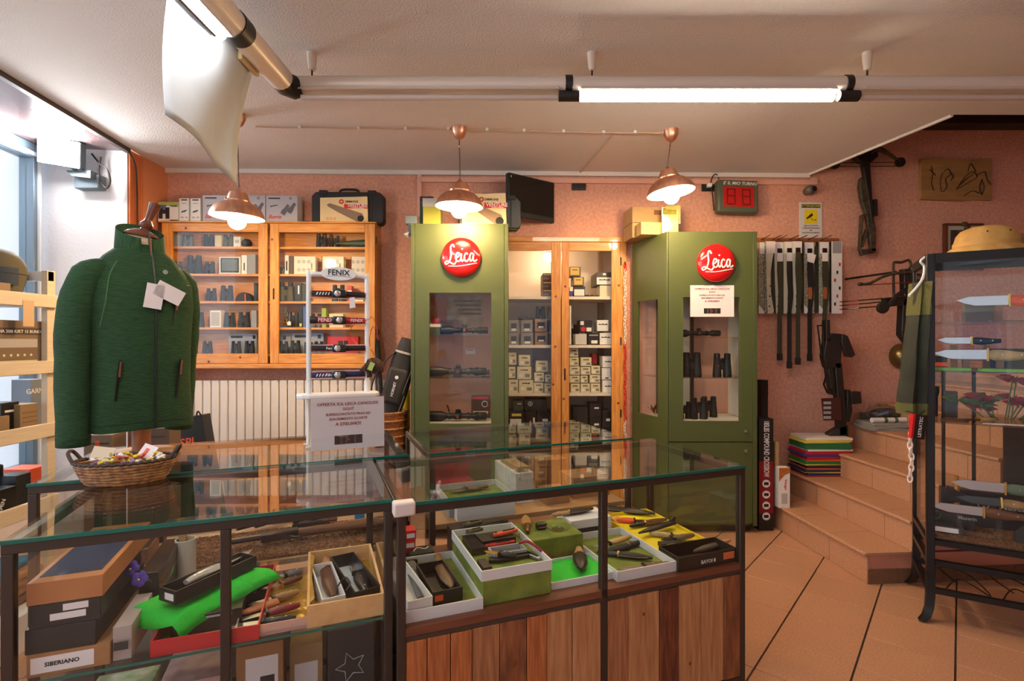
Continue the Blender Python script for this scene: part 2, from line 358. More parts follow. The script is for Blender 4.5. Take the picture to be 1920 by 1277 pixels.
for y in (1.88, .64): put('joint_band', MB().tube([(XA, y-.035, TZ), (XA, y+.035, TZ)], .054, 20), BLACK, trk)
sp = put('socket_panel', B(XA-.062, XA-.044, 2.0, 2.14, TZ-.045, TZ+.03), M('beige socket panel', (206, 178, 132), .5), trk, bev=.004)
for k in range(4): put('socket_slot', B(XA-.0635, XA-.06, 2.02+k*.028, 2.034+k*.028, TZ-.03, TZ+.014), INK, sp)
for px in (585, 1110, 1626):
    x = xat(px)
    h = put('ceiling_hook', MB().lathe([(.009, -.08), (.014, -.078), (.02, -.03), (.021, -.002), (.022, 0)], 16), M('cream plastic', (226, 210, 190), .4), trk, (x, TY, 2.6))
    put('hanger_wire', MB().tube([(0, 0, -.08), (0, 0, -.125)], .004), BLACK, h)
# the sheet taped to the arm
rows = []
for i in range(13):
    u = i/12; row = []
    y = 1.615+.54*u
    for j in range(15):
        v = j/14
        zt = TZ-.0; zb = H+.705-.06*u-(.0 if u < .3 else .03*(u-.3))
        if u > .86: zb += 0
        z = zt+(zb-zt)*v
        x = XA-.068-.035*math.sin(v*1.9)*(.4+.6*u)-.012*math.sin(u*7+v*3)
        yy = y-(.10*v if u > .9 else .1*v*u*u)
        row.append(Vector((x, yy, z)))
    rows.append(row)
v = [p for r in rows for p in r]; n = 15
f = [(i*n+j, (i+1)*n+j, (i+1)*n+j+1, i*n+j+1) for i in range(12) for j in range(14)]
sheet = put('hanging_sheet', MB().add(v, f), M('grey-beige paper sheet', (186, 190, 192), .7, noise=(5, .12)))
sol = sheet.modifiers.new('thick', 'SOLIDIFY'); sol.thickness = .0015
tag(sheet, 'large grey paper sheet hanging down from the tube light arm', 'paper sheet')
# flood lamp on the pier
q = P(172, 345, 3.43)
fl_ = thing('flood_lamp', 'white glaring flood lamp on the pier beside the window', 'lamp', tuple(q))
put('wall_box', B(-.1, .06, -.02, .05, -.035, .06), M('grey lamp box', (92, 104, 112), .5), fl_, bev=.006)
put('bracket', MB().prism([(-.12, .07), (.04, .07), (.04, .02), (-.08, .035)], -.06, .0, 'xz'), M('grey lamp box', (1, 1, 1)), fl_)
hd = put('lamp_head', B(-.115, .115, -.04, .04, -.085, .085), M('grey lamp box', (1, 1, 1)), fl_, (-.1, -.11, .165), (.2, .1, .3), .01)
put('lamp_lens', B(-.108, .108, -.046, -.04, -.078, .078), M('lit flood lens', (255, 255, 255), .3, emit=(COOL, E_FLOOD)), hd)
put('tilt_arm', MB().tube([(-.05, -.03, .055), (-.08, -.08, .1), (-.1, -.1, .15)], .012, 8), M('grey lamp box', (1, 1, 1)), fl_)
put('cable', MB().tube(smooth_pts([(.06, 0, .18), (.055, -.01, .08), (.075, -.01, .0), (.11, -.01, -.03), (.13, -.01, .02), (.11, -.01, .09), (.06, -.005, .13), (0, 0, .2)], 5), .006), BLACK, fl_)
# cable with clips on the ceiling
cb = thing('ceiling_cable', 'beige beaded cable clipped along the ceiling between the pendants', 'cable')
cp = [P(x, y, (2.6-H)*F/(CY-y)) for x, y in ((480, 235), (700, 238), (861, 240), (1000, 243), (1150, 246), (1258, 246))]
pts = []
for a, b in zip(cp[:-1], cp[1:]):
    for k in range(8): q_ = a.lerp(b, k/8); pts.append((q_.x, q_.y, 2.592-.004*math.sin(k*math.pi/4)**2))
put('cable', MB().tube(pts, .0045, 6), M('beige cable', (196, 168, 140), .6), cb)
b0, b1 = P(1148, 252, (2.6-H)*F/(CY-252)), WP(1088, 322, .03)
put('branch_cable', MB().tube([(b0.x, b0.y, 2.593), (b1.x, b1.y, 2.593), (b1.x, b1.y+.02, 2.54)], .0045, 6), M('beige cable', (1, 1, 1)), cb)
for k in range(3, len(pts), 4): put('cable_clip', B(-.008, .008, -.012, .012, -.016, 0), WHITE, cb, (pts[k][0], pts[k][1], 2.6))
a_, b_ = WP(240, 282, .5), 0
# ================================================================== optics builders
def binocular(name, label, loc, h, rot=0, mat=None, group=None, cat='binoculars', lying=False):
    mat = mat or SOFTBLACK; s = h/.15
    t = thing(name, label, cat, loc, rot if not lying else (-math.pi/2, 0, rot), group)
    for x in (-.033*s, .033*s):
        b = put('barrel', MB().lathe([(.026*s, 0), (.027*s, .012*s), (.025*s, .05*s), (.021*s, .09*s), (.0205*s, .115*s)], 16), mat, t, (x, 0, 0))
        put('eyecup', MB().lathe([(.018*s, .114*s), (.0195*s, .118*s), (.0195*s, .146*s), (.014*s, .15*s)], 16), BLACK, b)
        put('lens_ring', MB().lathe([(.0272*s, .003*s), (.0278*s, .006*s), (.0272*s, .009*s)], 16), DARKST, b)
    put('bridge', B(-.03*s, .03*s, -.011*s, .011*s, .045*s, .095*s), mat, t, bev=.004*s)
    put('focus_wheel', MB().lathe([(.009*s, .09*s), (.0115*s, .093*s), (.0115*s, .118*s), (.009*s, .12*s)], 14), BLACK, t, (0, -.006*s, 0))
    return t
def scope(name, label, loc, L, rot=0, mat=None, group=None, dot=True, cat='scope'):
    """rifle scope lying along local x, objective at -x; loc is under its middle"""
    mat = mat or BLACK; s = L/.34; ax = Matrix.Rotation(math.pi/2, 4, 'Y'); r0 = .03*s
    t = thing(name, label, cat, loc, rot, group); T = Matrix.Translation((0, 0, r0))
    put('tube', MB().lathe([(r0, -.17*s), (r0, -.1*s), (.016*s, -.065*s), (.016*s, .085*s), (.022*s, .1*s), (.023*s, .165*s), (.02*s, .17*s)], 18, T @ ax), mat, t)
    put('turret_block', B(-.022*s, .022*s, -.02*s, .02*s, .012*s, .05*s), mat, t, bev=.004*s)
    put('elevation_turret', MB().lathe([(.014*s, .048*s), (.016*s, .052*s), (.016*s, .068*s), (.013*s, .07*s)], 14), BLACK, t)
    wt = put('windage_turret', MB().lathe([(.014*s, .018*s), (.015*s, .034*s), (.012*s, .036*s)], 14, T @ Matrix.Rotation(math.pi/2, 4, 'X')), BLACK, t)
    if dot: put('red_dot', MB().lathe([(.006*s, .0355*s), (.006*s, .0372*s)], 12, T @ Matrix.Rotation(math.pi/2, 4, 'X')), REDP, wt)
    for x in (-.05*s, .062*s): put('mount_ring', MB().lathe([(.0175*s, x-.009*s), (.02*s, x-.008*s), (.02*s, x+.008*s), (.0175*s, x+.009*s)], 16, T @ ax), DARKST, t)
    put('zoom_ring', MB().lathe([(.0235*s, .104*s), (.0245*s, .107*s), (.0245*s, .122*s), (.0235*s, .125*s)], 18, T @ ax), SOFTBLACK, t)
    return t
def wx(px, d): return WP(px, 600, d).x
def on_shelf(px0, px1, pt, pb, d, zs, pys):
    """centre of base, width, height for a rectangle seen at depth d, stacked above the shelf edge row pys (top at zs)"""
    px = (px0+px1)/2; Y = WY(px, d); w = (px1-px0)/F*Y; h = (pb-pt)/F*Y
    return Vector(((px-CX)/F*Y, Y, zs+max(0, pys-pb)/F*Y)), w, h
# ================================================================== wall-hung pine cabinet
D = .17
cabz0, cabz1 = WP(500, 691, D).z, WP(500, 415, D).z; x0, x1 = wx(300, D), wx(703, D); xm0, xm1 = wx(500, D), wx(504.5, D)
wc = thing('wall_cabinet', 'wall-hung pine cabinet with two glazed doors', 'cabinet', (0, 3.965, 0), WR)
put('carcass', MB().box(x0, x0+.018, -D+.02, 0, cabz0, cabz1).box(x1-.018, x1, -D+.02, 0, cabz0, cabz1).box(x0, x1, -D+.02, 0, cabz1-.018, cabz1)
    .box(x0, x1, -D+.02, 0, cabz0, cabz0+.03).box(x0+.018, x1-.018, -.012, 0, cabz0+.03, cabz1-.018), PINEH, wc)
put('cornice', B(x0-.004, x1+.004, -D-.006, -D+.03, cabz1-.012, cabz1), PINEH, wc, bev=.003)
put('base_moulding', B(x0-.004, x1+.004, -D-.012, -D+.03, cabz0, cabz0+.034), PINEH, wc, bev=.005)
def door(parent, xa, xb, za, zb, y, st, ga, gb, gza, gzb, th=.022, name='door'):
    d = put(name, MB().box(xa, ga, y, y+th, za, zb), PINE, parent, bev=.003); put('stile', MB().box(gb, xb, y, y+th, za, zb), PINE, d, bev=.003)
    put('rail', MB().box(ga, gb, y+.001, y+th-.001, gzb, zb), PINEH, d, bev=.003); put('rail', MB().box(ga, gb, y+.001, y+th-.001, za, gza), PINEH, d, bev=.003)
    put('pane', B(ga, gb, y+.010, y+.014, gza, gzb), GL, d); return d
gz0, gz1 = WP(500, 663, D).z, WP(500, 435, D).z
dz0, dz1 = cabz0+.036, cabz1-.014
dL = door(wc, x0+.006, xm0, dz0, dz1, -D, 0, wx(321, D), wx(483, D), gz0, gz1)
dR = door(wc, xm1, x1-.004, dz0, dz1, -D, 0, wx(521, D), wx(683, D), gz0, gz1)
put('lock_plate', B(-.006, .006, -.004, 0, -.04, .04), M('dark iron', (46, 36, 28), .5, .6), dR, (wx(512, D), -D, WP(512, 551, D).z), 0, .003)
for d_, px, py in ((dL, 347, 428), (dL, 390, 678), (dL, 449, 670), (dR, 500.0+9, 449)):
    put('knot', MB().lathe([(.009, 0), (.006, .0012), (.001, .0013)], 12, Matrix.Rotation(math.pi/2, 4, 'X')), KNOT, d_, (wx(px, D), -D, WP(px, py, D).z))
for px in (301, 704):
    for py in (450, 640): put('hinge', MB().tube([(0, 0, -.025), (0, 0, .025)], .005), DARKST, wc, (wx(px, D), -D+.004, WP(px, py, D).z))
SHY = (467, 518, 569, 618, 664); SHZ = []
for k, py in enumerate(SHY):
    z = WP(500, py-4, .13).z if k < 4 else gz0-.002
    SHZ.append(z)
    put('shelf', B(x0+.018, x1-.018, -.14, -.012, z-.016, z), PINEH, wc)
def wc_item(px0, px1, pt, row, d=.11):
    return on_shelf(px0, px1, pt, SHY[row]-4 if row < 4 else 664, d, SHZ[row], SHY[row]-4 if row < 4 else 664)
ROWN = ('top', 'second', 'third', 'fourth', 'bottom')
def wc_bino(px0, px1, pt, row, mat=None, d=.09):
    c, w, h = wc_item(px0, px1, pt, row, d); h = min(h, w*1.45)
    mat = mat or SOFTBLACK
    tone = 'green' if mat is OLIVE else 'black'
    binocular('binoculars', '%s binoculars standing on the %s shelf of the wall-hung pine cabinet' % (tone, ROWN[row]), c, h, 0, mat, 'binoculars in the wall-hung cabinet')
def wc_box(px0, px1, pt, row, mat, what, d=.1, dep=.06, bands=()):
    c, w, h = wc_item(px0, px1, pt, row, d)
    o = carton('product_box', '%s on the %s shelf of the wall-hung pine cabinet' % (what, ROWN[row]), 'box', (c.x, c.y+dep/2-.01, c.z), w, dep, h, mat, WR)
    for (u0, u1, v0, v1, m) in bands: plate(o, (u0-.5)*w, (u1-.5)*w, v0*h, v1*h, -dep/2, m)
    return o
GREYBLUE = M('grey-blue carton', (156, 160, 172), .5); GP = M('pale grey print', (178, 174, 168), .6); BRP = M('brown print', (112, 74, 46), .6)
wc_bino(340, 366, 438, 0, M('grey rubber', (96, 100, 106), .6)); wc_bino(381, 403, 438, 0); wc_bino(420, 437, 437, 0, OLIVE)
wc_box(325, 338, 440, 0, GREYC, 'narrow grey box'); wc_box(439, 452, 443, 0, WHITE, 'small white box', bands=((.2, .8, .4, .7, GP),)); wc_box(404, 416, 441, 0, CREAM, 'small cream box')
c, w, h = wc_item(453, 472, 447, 0)
tag(put('lens_pouch', MB().ball((0, 0, h/2), w/2, .035, h/2), SOFTBLACK, None, c), 'rounded black pouch on the top shelf of the wall-hung pine cabinet', 'pouch')
wc_bino(325, 342, 474, 1); wc_bino(350, 380, 478, 1); wc_bino(385, 402, 482, 1)
wc_box(412, 452, 481, 1, M('pale box', (206, 200, 186), .6), 'pale picture box', bands=((.08, .92, .1, .92, DARKP), (.14, .86, .2, .86, M('picture grey', (112, 116, 112), .5))))
wc_box(454, 464, 478, 1, WHITE, 'slim white box', bands=((.4, .6, .2, .6, INK),)); wc_box(465, 480, 476, 1, GREYC, 'tall grey box')
c, w, h = wc_item(444, 476, 538, 2, .1)
bag = thing('scope_bag', 'round black padded bag with an orange zip in the wall-hung cabinet', 'bag', c, WR)
put('bag_body', MB().prism([(w/2*math.cos(a), h*.62*max(0, math.sin(a))) for a in [math.pi*k/12 for k in range(13)]], -.03, .03, 'xz'), SOFTBLACK, bag, bev=.006)
put('zip', MB().tube([(w*.12, -.033, .0), (w*.1, -.033, h*.5)], .0035), ORANGE, bag)
wc_bino(350, 376, 540, 2); wc_bino(385, 408, 540, 2); wc_bino(415, 436, 532, 2)
wc_box(477, 483, 530, 2, BLKCARD, 'slim black box')
wc_bino(358, 385, 585, 3); wc_bino(420, 442, 586, 3); wc_bino(446, 470, 585, 3); wc_box(395, 415, 582, 3, WHITE, 'white leaflet box', bands=((.1, .9, .1, .9, GP),)); wc_box(472, 482, 582, 3, GREYC, 'grey box at the door edge')
wc_box(430, 482, 627, 4, GREYBLUE, 'grey-blue binocular carton', d=.06, bands=((.08, .5, .78, .9, INK), (.86, .96, .74, .92, INK)))
for a, b in ((350, 372), (378, 400), (434, 452), (458, 478)): wc_bino(a, b, 640, 4, d=.125)
# right door
wc_bino(593, 614, 436, 0); wc_bino(617, 638, 440, 0)
c, w, h = wc_item(636, 688, 449, 0)
sp_ = thing('spotting_scope', 'long green spotting scope on the top shelf of the pine cabinet', 'scope', c, WR)
put('tube', MB().lathe([(.012, -.1), (.016, -.06), (.024, .0), (.03, .08), (.031, .1)], 16, Matrix.Translation((0, 0, .031)) @ Matrix.Rotation(math.pi/2, 4, 'Y')), M('scope green', (54, 70, 50), .5), sp_)
put('eyepiece', MB().lathe([(.014, -.122), (.014, -.1)], 14, Matrix.Translation((0, 0, .031)) @ Matrix.Rotation(math.pi/2, 4, 'Y')), BLACK, sp_)
put('foot', B(-.015, .03, -.01, .01, 0, .02), BLACK, sp_)
for a, b, nm in ((551, 592, 'beside the brown one'), (604, 645, 'standing in the middle'), (659, 686, 'behind the hinge side')):
    o = wc_box(a, b, 480, 1, M('light carton', (220, 212, 196), .6), 'circle-print carton '+nm, bands=((0, .04, 0, 1, BRP),))
    for i in range(3):
        for j in range(2): put('printed_circle', MB().lathe([(.014, 0), (.014, .0006)], 16, Matrix.Rotation(math.pi/2, 4, 'X')), GP, o, ((i-1.1)*.036, -.03, .035+j*.06))
    text('swaro', .02, INK, o, (.055, -.0305, .06), (math.pi/2, math.pi/2, 0))
wc_box(535, 542, 478, 1, WHITE, 'slim white carton', bands=((.3, .7, .2, .7, INK),)); wc_box(543, 550, 479, 1, M('brown carton', (92, 62, 44), .6), 'slim brown carton')
wc_bino(524, 534, 478, 1, M('grey rubber', (1, 1, 1)))
wc_bino(523, 551, 528, 2, OLIVE); wc_box(553, 566, 530, 2, BLKCARD, 'black upright-lettered carton', bands=((.5, .7, .4, .85, WHITE),)); wc_box(567, 577, 532, 2, M('dark olive carton', (54, 52, 36), .6), 'dark olive carton')
c, w, h = wc_item(624, 648, 529, 2)
wc_bino(624, 646, 531, 2, BLACK); wc_box(652, 660, 535, 2, REDP, 'small red and white box', bands=((0, 1, .3, .7, WHITE),)); wc_box(662, 682, 552, 2, WHITE, 'low white box')
c, w, h = wc_item(527, 536, 577, 3); scope('standing_scope', 'dark green scope standing upright on the fourth shelf', (c.x, c.y, c.z+.075), .15, (0, math.pi/2, 0), OLIVE, dot=False)
wc_bino(540, 560, 583, 3); wc_box(561, 568, 575, 3, BLKCARD, 'yellow-marked black carton', bands=((.2, .8, .05, .2, M('yellow print', (206, 190, 60), .6)),)); wc_box(569, 575, 574, 3, M('blue carton', (60, 84, 140), .6), 'slim blue carton')
wc_bino(584, 602, 580, 3, M('grey rubber', (1, 1, 1))); wc_box(604, 612, 578, 3, M('lime carton', (150, 170, 60), .6), 'slim lime carton'); wc_box(618, 644, 588, 3, CREAM, 'small cream carton')
wc_box(521, 546, 626, 4, GREYBLUE, 'round-marked carton beside the stile', d=.06, bands=((.4, .65, .68, .88, INK),))
wc_box(548, 607, 626, 4, GREYBLUE, 'wide grey-blue carton', d=.06, bands=((.1, .45, .78, .9, INK), (.82, .92, .74, .92, INK), (.5, .9, .1, .5, M('picture grey', (1, 1, 1)))))
wc_box(615, 672, 632, 4, REDP, 'red carton', d=.06, bands=((.35, .5, .5, .75, INK), (.53, .66, .5, .75, INK)))
for a, b in ((524, 540), (545, 563), (571, 586), (590, 606)): wc_bino(a, b, 639, 4, d=.125)
tg = thing('shelf_tag', 'white hanging price tag in the wall-hung cabinet', 'price tag', WP(542, 610, .135))
put('tag_card', MB().prism([(-.012, 0), (.012, 0), (.014, .022), (0, .032), (-.014, .022)], -.0006, .0006, 'xz'), PAPER, tg); put('string', MB().tube([(0, 0, .03), (.004, 0, .09)], .0008), PAPER, tg)
# ------------------------------------------------ on top of the wall cabinet
TD = .12
def top_box(px0, px1, pt, mat, what, dep=.1, d=TD):
    c, w, h = on_shelf(px0, px1, pt, 414, d, cabz1, 414)
    return carton('binocular_box', what+' on top of the wall-hung pine cabinet', 'box', (c.x, c.y+dep/2-.02, c.z), w, dep, h, mat, WR), w, h, -dep/2
def bino_print(o, cx, cz, s, y, mat, ang=0.5):
    for k in (-1, 1):
        m = Matrix.Translation((cx+k*.5*s*math.cos(.35), y, cz+k*.12*s)) @ Matrix.Rotation(ang, 4, 'Y')
        q = put('printed_binocular', MB().prism([(-.34*s, -.8*s), (.34*s, -.8*s), (.36*s, -.3*s), (.26*s, .3*s), (.24*s, .85*s), (-.2*s, .85*s), (-.24*s, .2*s), (-.4*s, -.3*s)], -.0006, .0002, 'xz'), mat, o); q.matrix_local = m
PICG = M('printed dark grey', (92, 88, 92), .5); PICT = M('printed teal', (40, 90, 100), .5)
o, w, h, y = top_box(300, 337, 377, WHITE, 'small white and lime binocular box', .06)
plate(o, -w/2, w/2, h*.8, h, y, M('lime print', (168, 184, 90), .6)); plate(o, -w/2, -w*.1, h*.55, h*.85, y-.0004, M('blue print', (70, 110, 160), .6)); text('TREMA', .018, INK, o, (w*.28, y-.0015, h*.78))
for k in (-1, 1): plate(o, -w*.2+k*w*.17-.014, -w*.2+k*w*.17+.014, h*.15, h*.72, y-.0008, DARKP)
plate(o, -w*.3, -w*.1, h*.4, h*.6, y-.0008, DARKP); plate(o, w*.1, w*.5, .003, h*.1, y-.0008, DARKP)
for a, b, nm in ((339, 357.5, 'slim white teal-binocular box next to the lime one'), (360, 379, 'slim white teal-binocular box with black side')):
    o, w, h, y = top_box(a, b, 370, WHITE, nm, .07)
    bino_print(o, 0, h*.45, .016, y, PICT, 1.0); plate(o, -w*.3, w*.3, h*.9, h*.95, y, DARKP); plate(o, -w*.35, -w*.05, h*.15, h*.22, y, GP); plate(o, w*.1, w*.35, h*.15, h*.22, y, GP); plate(o, -w*.25, w*.25, h*.76, h*.8, y, GP)
    plate(o, w*.48, w*.5, 0, h, y, INK)
for a, b, nm in ((383, 440, 'grey binocular box,left one'), (441.5, 499, 'grey binocular box,right one'), (501, 559, 'grey binocular box clear of the lamp')):
    o, w, h, y = top_box(a, b, 364, M('silver-grey carton', (178, 172, 176), .5, noise=(4, .12)), nm.split(',')[0] + (' showing its red name' if 'left one' in nm else ' showing its round mark' if 'right one' in nm else ''), .11)
    plate(o, -w*.42, -w*.05, h*.87, h*.92, y, DARKP); plate(o, -w*.42, -w*.12, h*.78, h*.81, y, GP)
    put('round_mark', MB().lathe([(.009, 0), (.009, .0007)], 14, Matrix.Rotation(math.pi/2, 4, 'X')), INK, o, (w*.28, y, h*.9)); put('mark_centre', MB().lathe([(.004, 0), (.004, .0011)], 12, Matrix.Rotation(math.pi/2, 4, 'X')), WHITE, o, (w*.28, y, h*.9))
    bino_print(o, w*.22, h*.5, .05, y-.0004, PICG, .55); text('Burris', .038, M('red script', (200, 60, 60), .5), o, (-w*.22, y-.0012, h*.2), shear=.35); text('Signature', .015, DARKP, o, (-w*.25, y-.0012, h*.62), (math.pi/2, -.2, 0), shear=.3)
# hard case with its card
def hard_case(label, loc, w, d, h, rot, front):
    t = thing('hard_case', label, 'case', loc, rot)
    put('shell', MB().prism([(-w/2+.02, .0), (w/2-.02, .0), (w/2, .02), (w/2, h-.03), (w/2-.03, h), (-w/2+.03, h), (-w/2, h-.03), (-w/2, .02)], -d/2, d/2, 'xz'), BLACK, t, bev=.006)
    put('seam', MB().prism([(-w/2+.018, -.002), (w/2-.018, -.002), (w/2+.003, .02), (w/2+.003, h-.028), (w/2-.028, h+.003), (-w/2+.028, h+.003), (-w/2-.003, h-.028), (-w/2-.003, .02)], -.006, .006, 'xz'), SOFTBLACK, t)
    put('handle', MB().tube(smooth_pts([(-.075, 0, h-.005), (-.06, 0, h+.026), (0, 0, h+.032), (.06, 0, h+.026), (.075, 0, h-.005)], 4), .009, 8), SOFTBLACK, t)
    for x in (-w*.34, w*.34):
        put('latch', B(x-.03, x+.03, -d/2-.006, d/2+.006, h-.02, h+.012), SOFTBLACK, t, bev=.004); put('rib', B(x-.004, x+.004, -d/2-.004, -d/2+.004, .015, h-.015), SOFTBLACK, t)
    return t
c, w, h = on_shelf(586, 721, 357, 416, .08, cabz1, 416)
hc = hard_case('black hard case with a scope card leaning on it, on the wall-hung cabinet', (c.x+.0, c.y+.02, cabz1), w*.98, .1, h, WR, 0)
def venture_card(label, loc, w, h, rot, lean=0):
    o = put('scope_card', MB().prism([(-w/2, 0), (w/2, 0), (w/2-.006, h), (-w/2, h*.94)], -.004, .004, 'xz'), M('sand printed card', (222, 196, 146), .5), None, loc, (lean, 0, rot)); tag(o, label, 'product card'); y = -.004
    put('ring_mark', MB().tube([(math.cos(a)*.013-.02, y-.0004, h*.8+math.sin(a)*.013) for a in [2*math.pi*k/14 for k in range(14)]], .0045, 6, close=True), REDP, o)
    text('SIMMONS', .022, DARKP, o, (w*.16, y-.001, h*.8)); plate(o, w*.0, w*.5, h*.55, h*.71, y, REDP, 'red_band'); text('VENTURE', .034, WHITE, o, (w*.28, y-.0015, h*.645)); text('20-60 x 80mm', .014, WHITE, o, (w*.3, y-.0015, h*.575))
    sc_ = MB().prism([(-w*.36, h*.68), (-w*.3, h*.74), (-w*.05, h*.6), (w*.38, h*.36), (w*.42, h*.2), (w*.36, h*.06), (w*.26, h*.06), (-w*.12, h*.4), (-w*.34, h*.62)], y-.0012, y, 'xz')
    put('printed_scope', sc_, M('printed scope', (132, 108, 86), .5), o); put('printed_lens', MB().lathe([(h*.12, 0), (h*.12, .0006)], 16, Matrix.Rotation(math.pi/2, 4, 'X')), INK, o, (w*.345, y-.001, h*.17))
    for k in range(3): put('printed_icon', MB().tube([(math.cos(a)*.008-w*.35+k*.026, y-.0003, h*.16+math.sin(a)*.008) for a in [2*math.pi*k2/12 for k2 in range(12)]], .0012, 5, close=True), REDP, o)
    return o
c, w, h = on_shelf(601, 690, 363, 413, .125, cabz1, 413)
venture_card('sand coloured scope card with a red band on the wall-hung cabinet', (c.x, c.y, cabz1), w, h, WR-.0)
# ================================================================== radiator
rd = thing('radiator', 'white column radiator under the wall-hung cabinet', 'radiator', (0, 3.965, 0), WR)
rx0, rx1 = wx(322, .1), wx(722, .1); rz1 = WP(500, 713, .1).z; pitch = 15.6/F*3.85; fin = None
RW = M('radiator white', (226, 218, 208), .35)
k = 0; x = rx0
while x < rx1:
    if fin is None: fin = MB().box(-pitch/2+.0035, pitch/2-.0035, -.1, -.03, .16, rz1).mesh('fin'); fin.materials.append(RW)
    put('fin', fin, None, rd, (x, 0, 0), 0, .008); x += pitch
for z in (.2, rz1-.05): put('header_pipe', MB().tube([(rx0-.03, -.065, z), (rx1, -.065, z)], .016), RW, rd)
for x in (rx0+.3, rx1-.3): put('wall_bracket', B(x-.015, x+.015, -.05, .0, .2, rz1-.06), RW, rd); 
for x in (rx0+.1, rx1-.1): put('foot', B(x-.015, x+.015, -.09, -.04, 0, .17), RW, rd)
# ================================================================== green cabinets
WIN = M('white cabinet lining', (226, 216, 198), .5); RED = M('glossy red enamel', (206, 22, 26), .18, coat=.6)
LEICA = [[(.30, .74), (.25, .83), (.19, .74), (.205, .5), (.15, .3), (.06, .22), (.02, .28), (.09, .32), (.2, .26), (.31, .22), (.37, .32)],
         [(.33, .4), (.44, .46), (.455, .555), (.39, .56), (.35, .43), (.39, .31), (.47, .32), (.52, .42)], [(.525, .55), (.515, .38), (.555, .31), (.61, .38)],
         [(.715, .52), (.665, .56), (.615, .45), (.635, .33), (.70, .31), (.77, .4)], [(.885, .53), (.83, .56), (.78, .44), (.81, .32), (.875, .38), (.9, .54), (.885, .38), (.925, .31), (1.0, .37)],
         [(1.02, .27), (.7, .2), (.4, .16), (.12, .17)]]
def leica_disc(parent, loc, r):
    t = tag(put('round_sign', MB().lathe([(r*.97, 0), (r, .006), (r*.99, .02), (r*.9, .034), (r*.6, .044), (.001, .047)], 40, Matrix.Rotation(math.pi/2, 4, 'X')), RED, None, loc), parent, 'sign')
    mb = MB(); s = r*1.62
    def dome(u, v):
        q = math.hypot(u, v)/r; return -(.0455-.006*q*q-.005*q**4-.004*max(0, q-.6)*8*q)-.0012
    for st_ in LEICA:
        pts = smooth_pts(st_, 5); mb.tube([((p.x-.5)*s, dome((p.x-.5)*s, (p.y-.46)*s), (p.y-.46)*s) for p in pts], s*(.026 if len(st_) != 4 or st_[0][0] < 1 else .016), 8)
    mb.ball((.045*s, dome(.045*s, .22*s), .225*s), s*.03); put('script_name', mb, M('white enamel script', (240, 236, 230), .3), t)
    return t
# --- left cabinet
GY = 3.40; gx0, gx1 = xat(770, GY), xat(953, GY); gzt = P(0, 419, GY).z; gd = .50
gc = thing('green_cabinet', 'tall green cabinet with rifle scopes behind its glass', 'cabinet', (gx0, GY, 0))
gw = gx1-gx0; wz0, wz1 = P(0, 795, GY).z, P(0, 549, GY).z; ux0, ux1 = xat(805, GY)-gx0, xat(921, GY)-gx0
cz0 = wz0-.0
put('carcass', MB().box(0, .02, .02, gd, 0, gzt).box(gw-.02, gw, .02, gd, 0, gzt).box(0, gw, .02, gd, gzt-.02, gzt).box(.02, gw-.02, gd-.015, gd, 0, gzt-.02).box(.02, gw-.02, .02, gd, .06, .08), GREENCAB, gc, bev=.002)
dxa, dxb = xat(778, GY)-gx0, xat(945, GY)-gx0; zsp = P(0, 829, GY).z
put('side_strip', MB().box(0, dxa-.003, 0, .02, 0, gzt).box(dxb+.003, gw, 0, .02, 0, gzt), GREENCAB, gc, bev=.002)
dr = put('upper_door', MB().box(dxa, ux0, 0, .02, zsp+.003, gzt-.002).box(ux1, dxb, 0, .02, zsp+.003, gzt-.002).box(ux0, ux1, 0, .02, wz1, gzt-.002).box(ux0, ux1, 0, .02, zsp+.003, wz0), GREENCAB, gc)
put('pane', B(ux0, ux1, .009, .013, wz0, wz1), GL, dr); put('knob', MB().lathe([(.006, 0), (.007, .008), (.012, .014), (.010, .02), (.001, .022)], 14, Matrix.Rotation(math.pi/2, 4, 'X')), STEEL, dr, (xat(931, GY)-gx0, 0, P(0, 810, GY).z))
lo = put('lower_door', B(dxa, dxb, 0, .02, .08, zsp-.003), GREENCAB, gc); put('knob', MB().lathe([(.006, 0), (.007, .008), (.012, .014), (.010, .02), (.001, .022)], 14, Matrix.Rotation(math.pi/2, 4, 'X')), STEEL, lo, (xat(931, GY)-gx0, 0, zsp-.05))
put('lining', MB().box(.02, .032, .02, gd-.015, wz0-.02, gzt-.02).box(gw-.032, gw-.02, .02, gd-.015, wz0-.02, gzt-.02).box(.02, gw-.02, .02, gd-.015, wz0-.03, wz0-.008).box(.032, gw-.032, gd-.03, gd-.015, wz0, gzt-.02), M('pink cabinet back', (224, 168, 144), .7), gc)
put('lining_side', MB().box(gw-.036, gw-.032, .03, gd-.03, wz0-.008, gzt-.03).box(.032, .036, .03, gd-.03, wz0-.008, gzt-.03).box(.036, gw-.036, .021, gd-.03, wz0-.008, wz0-.004), WIN, gc)
shz = [P(0, py, GY+.1).z for py in (627, 707)]
for z in shz: put('glass_shelf', B(.037, gw-.037, .04, gd-.04, z-.006, z), GLT, gc)
leica_disc('red domed round sign on the cabinet holding rifle scopes', (xat(865, GY), GY, P(0, 483, GY).z), 37/F*GY)
by = GY+gd-.032
pst = put('poster', B(xat(808, by), xat(905, by), -.002, 0, P(0, 612, by).z, P(0, 553, by).z), M('pale hunting poster', (222, 196, 166), .6, noise=(14, .3), rgb2=(186, 146, 112)), None, (0, by, 0)); tag(pst, 'pale poster pinned inside the cabinet of rifle scopes', 'poster')
put('orange_panel', B(xat(808, by), xat(838, by), -.003, 0, P(0, 605, by).z, P(0, 557, by).z), M('orange print', (220, 110, 60), .6), pst)
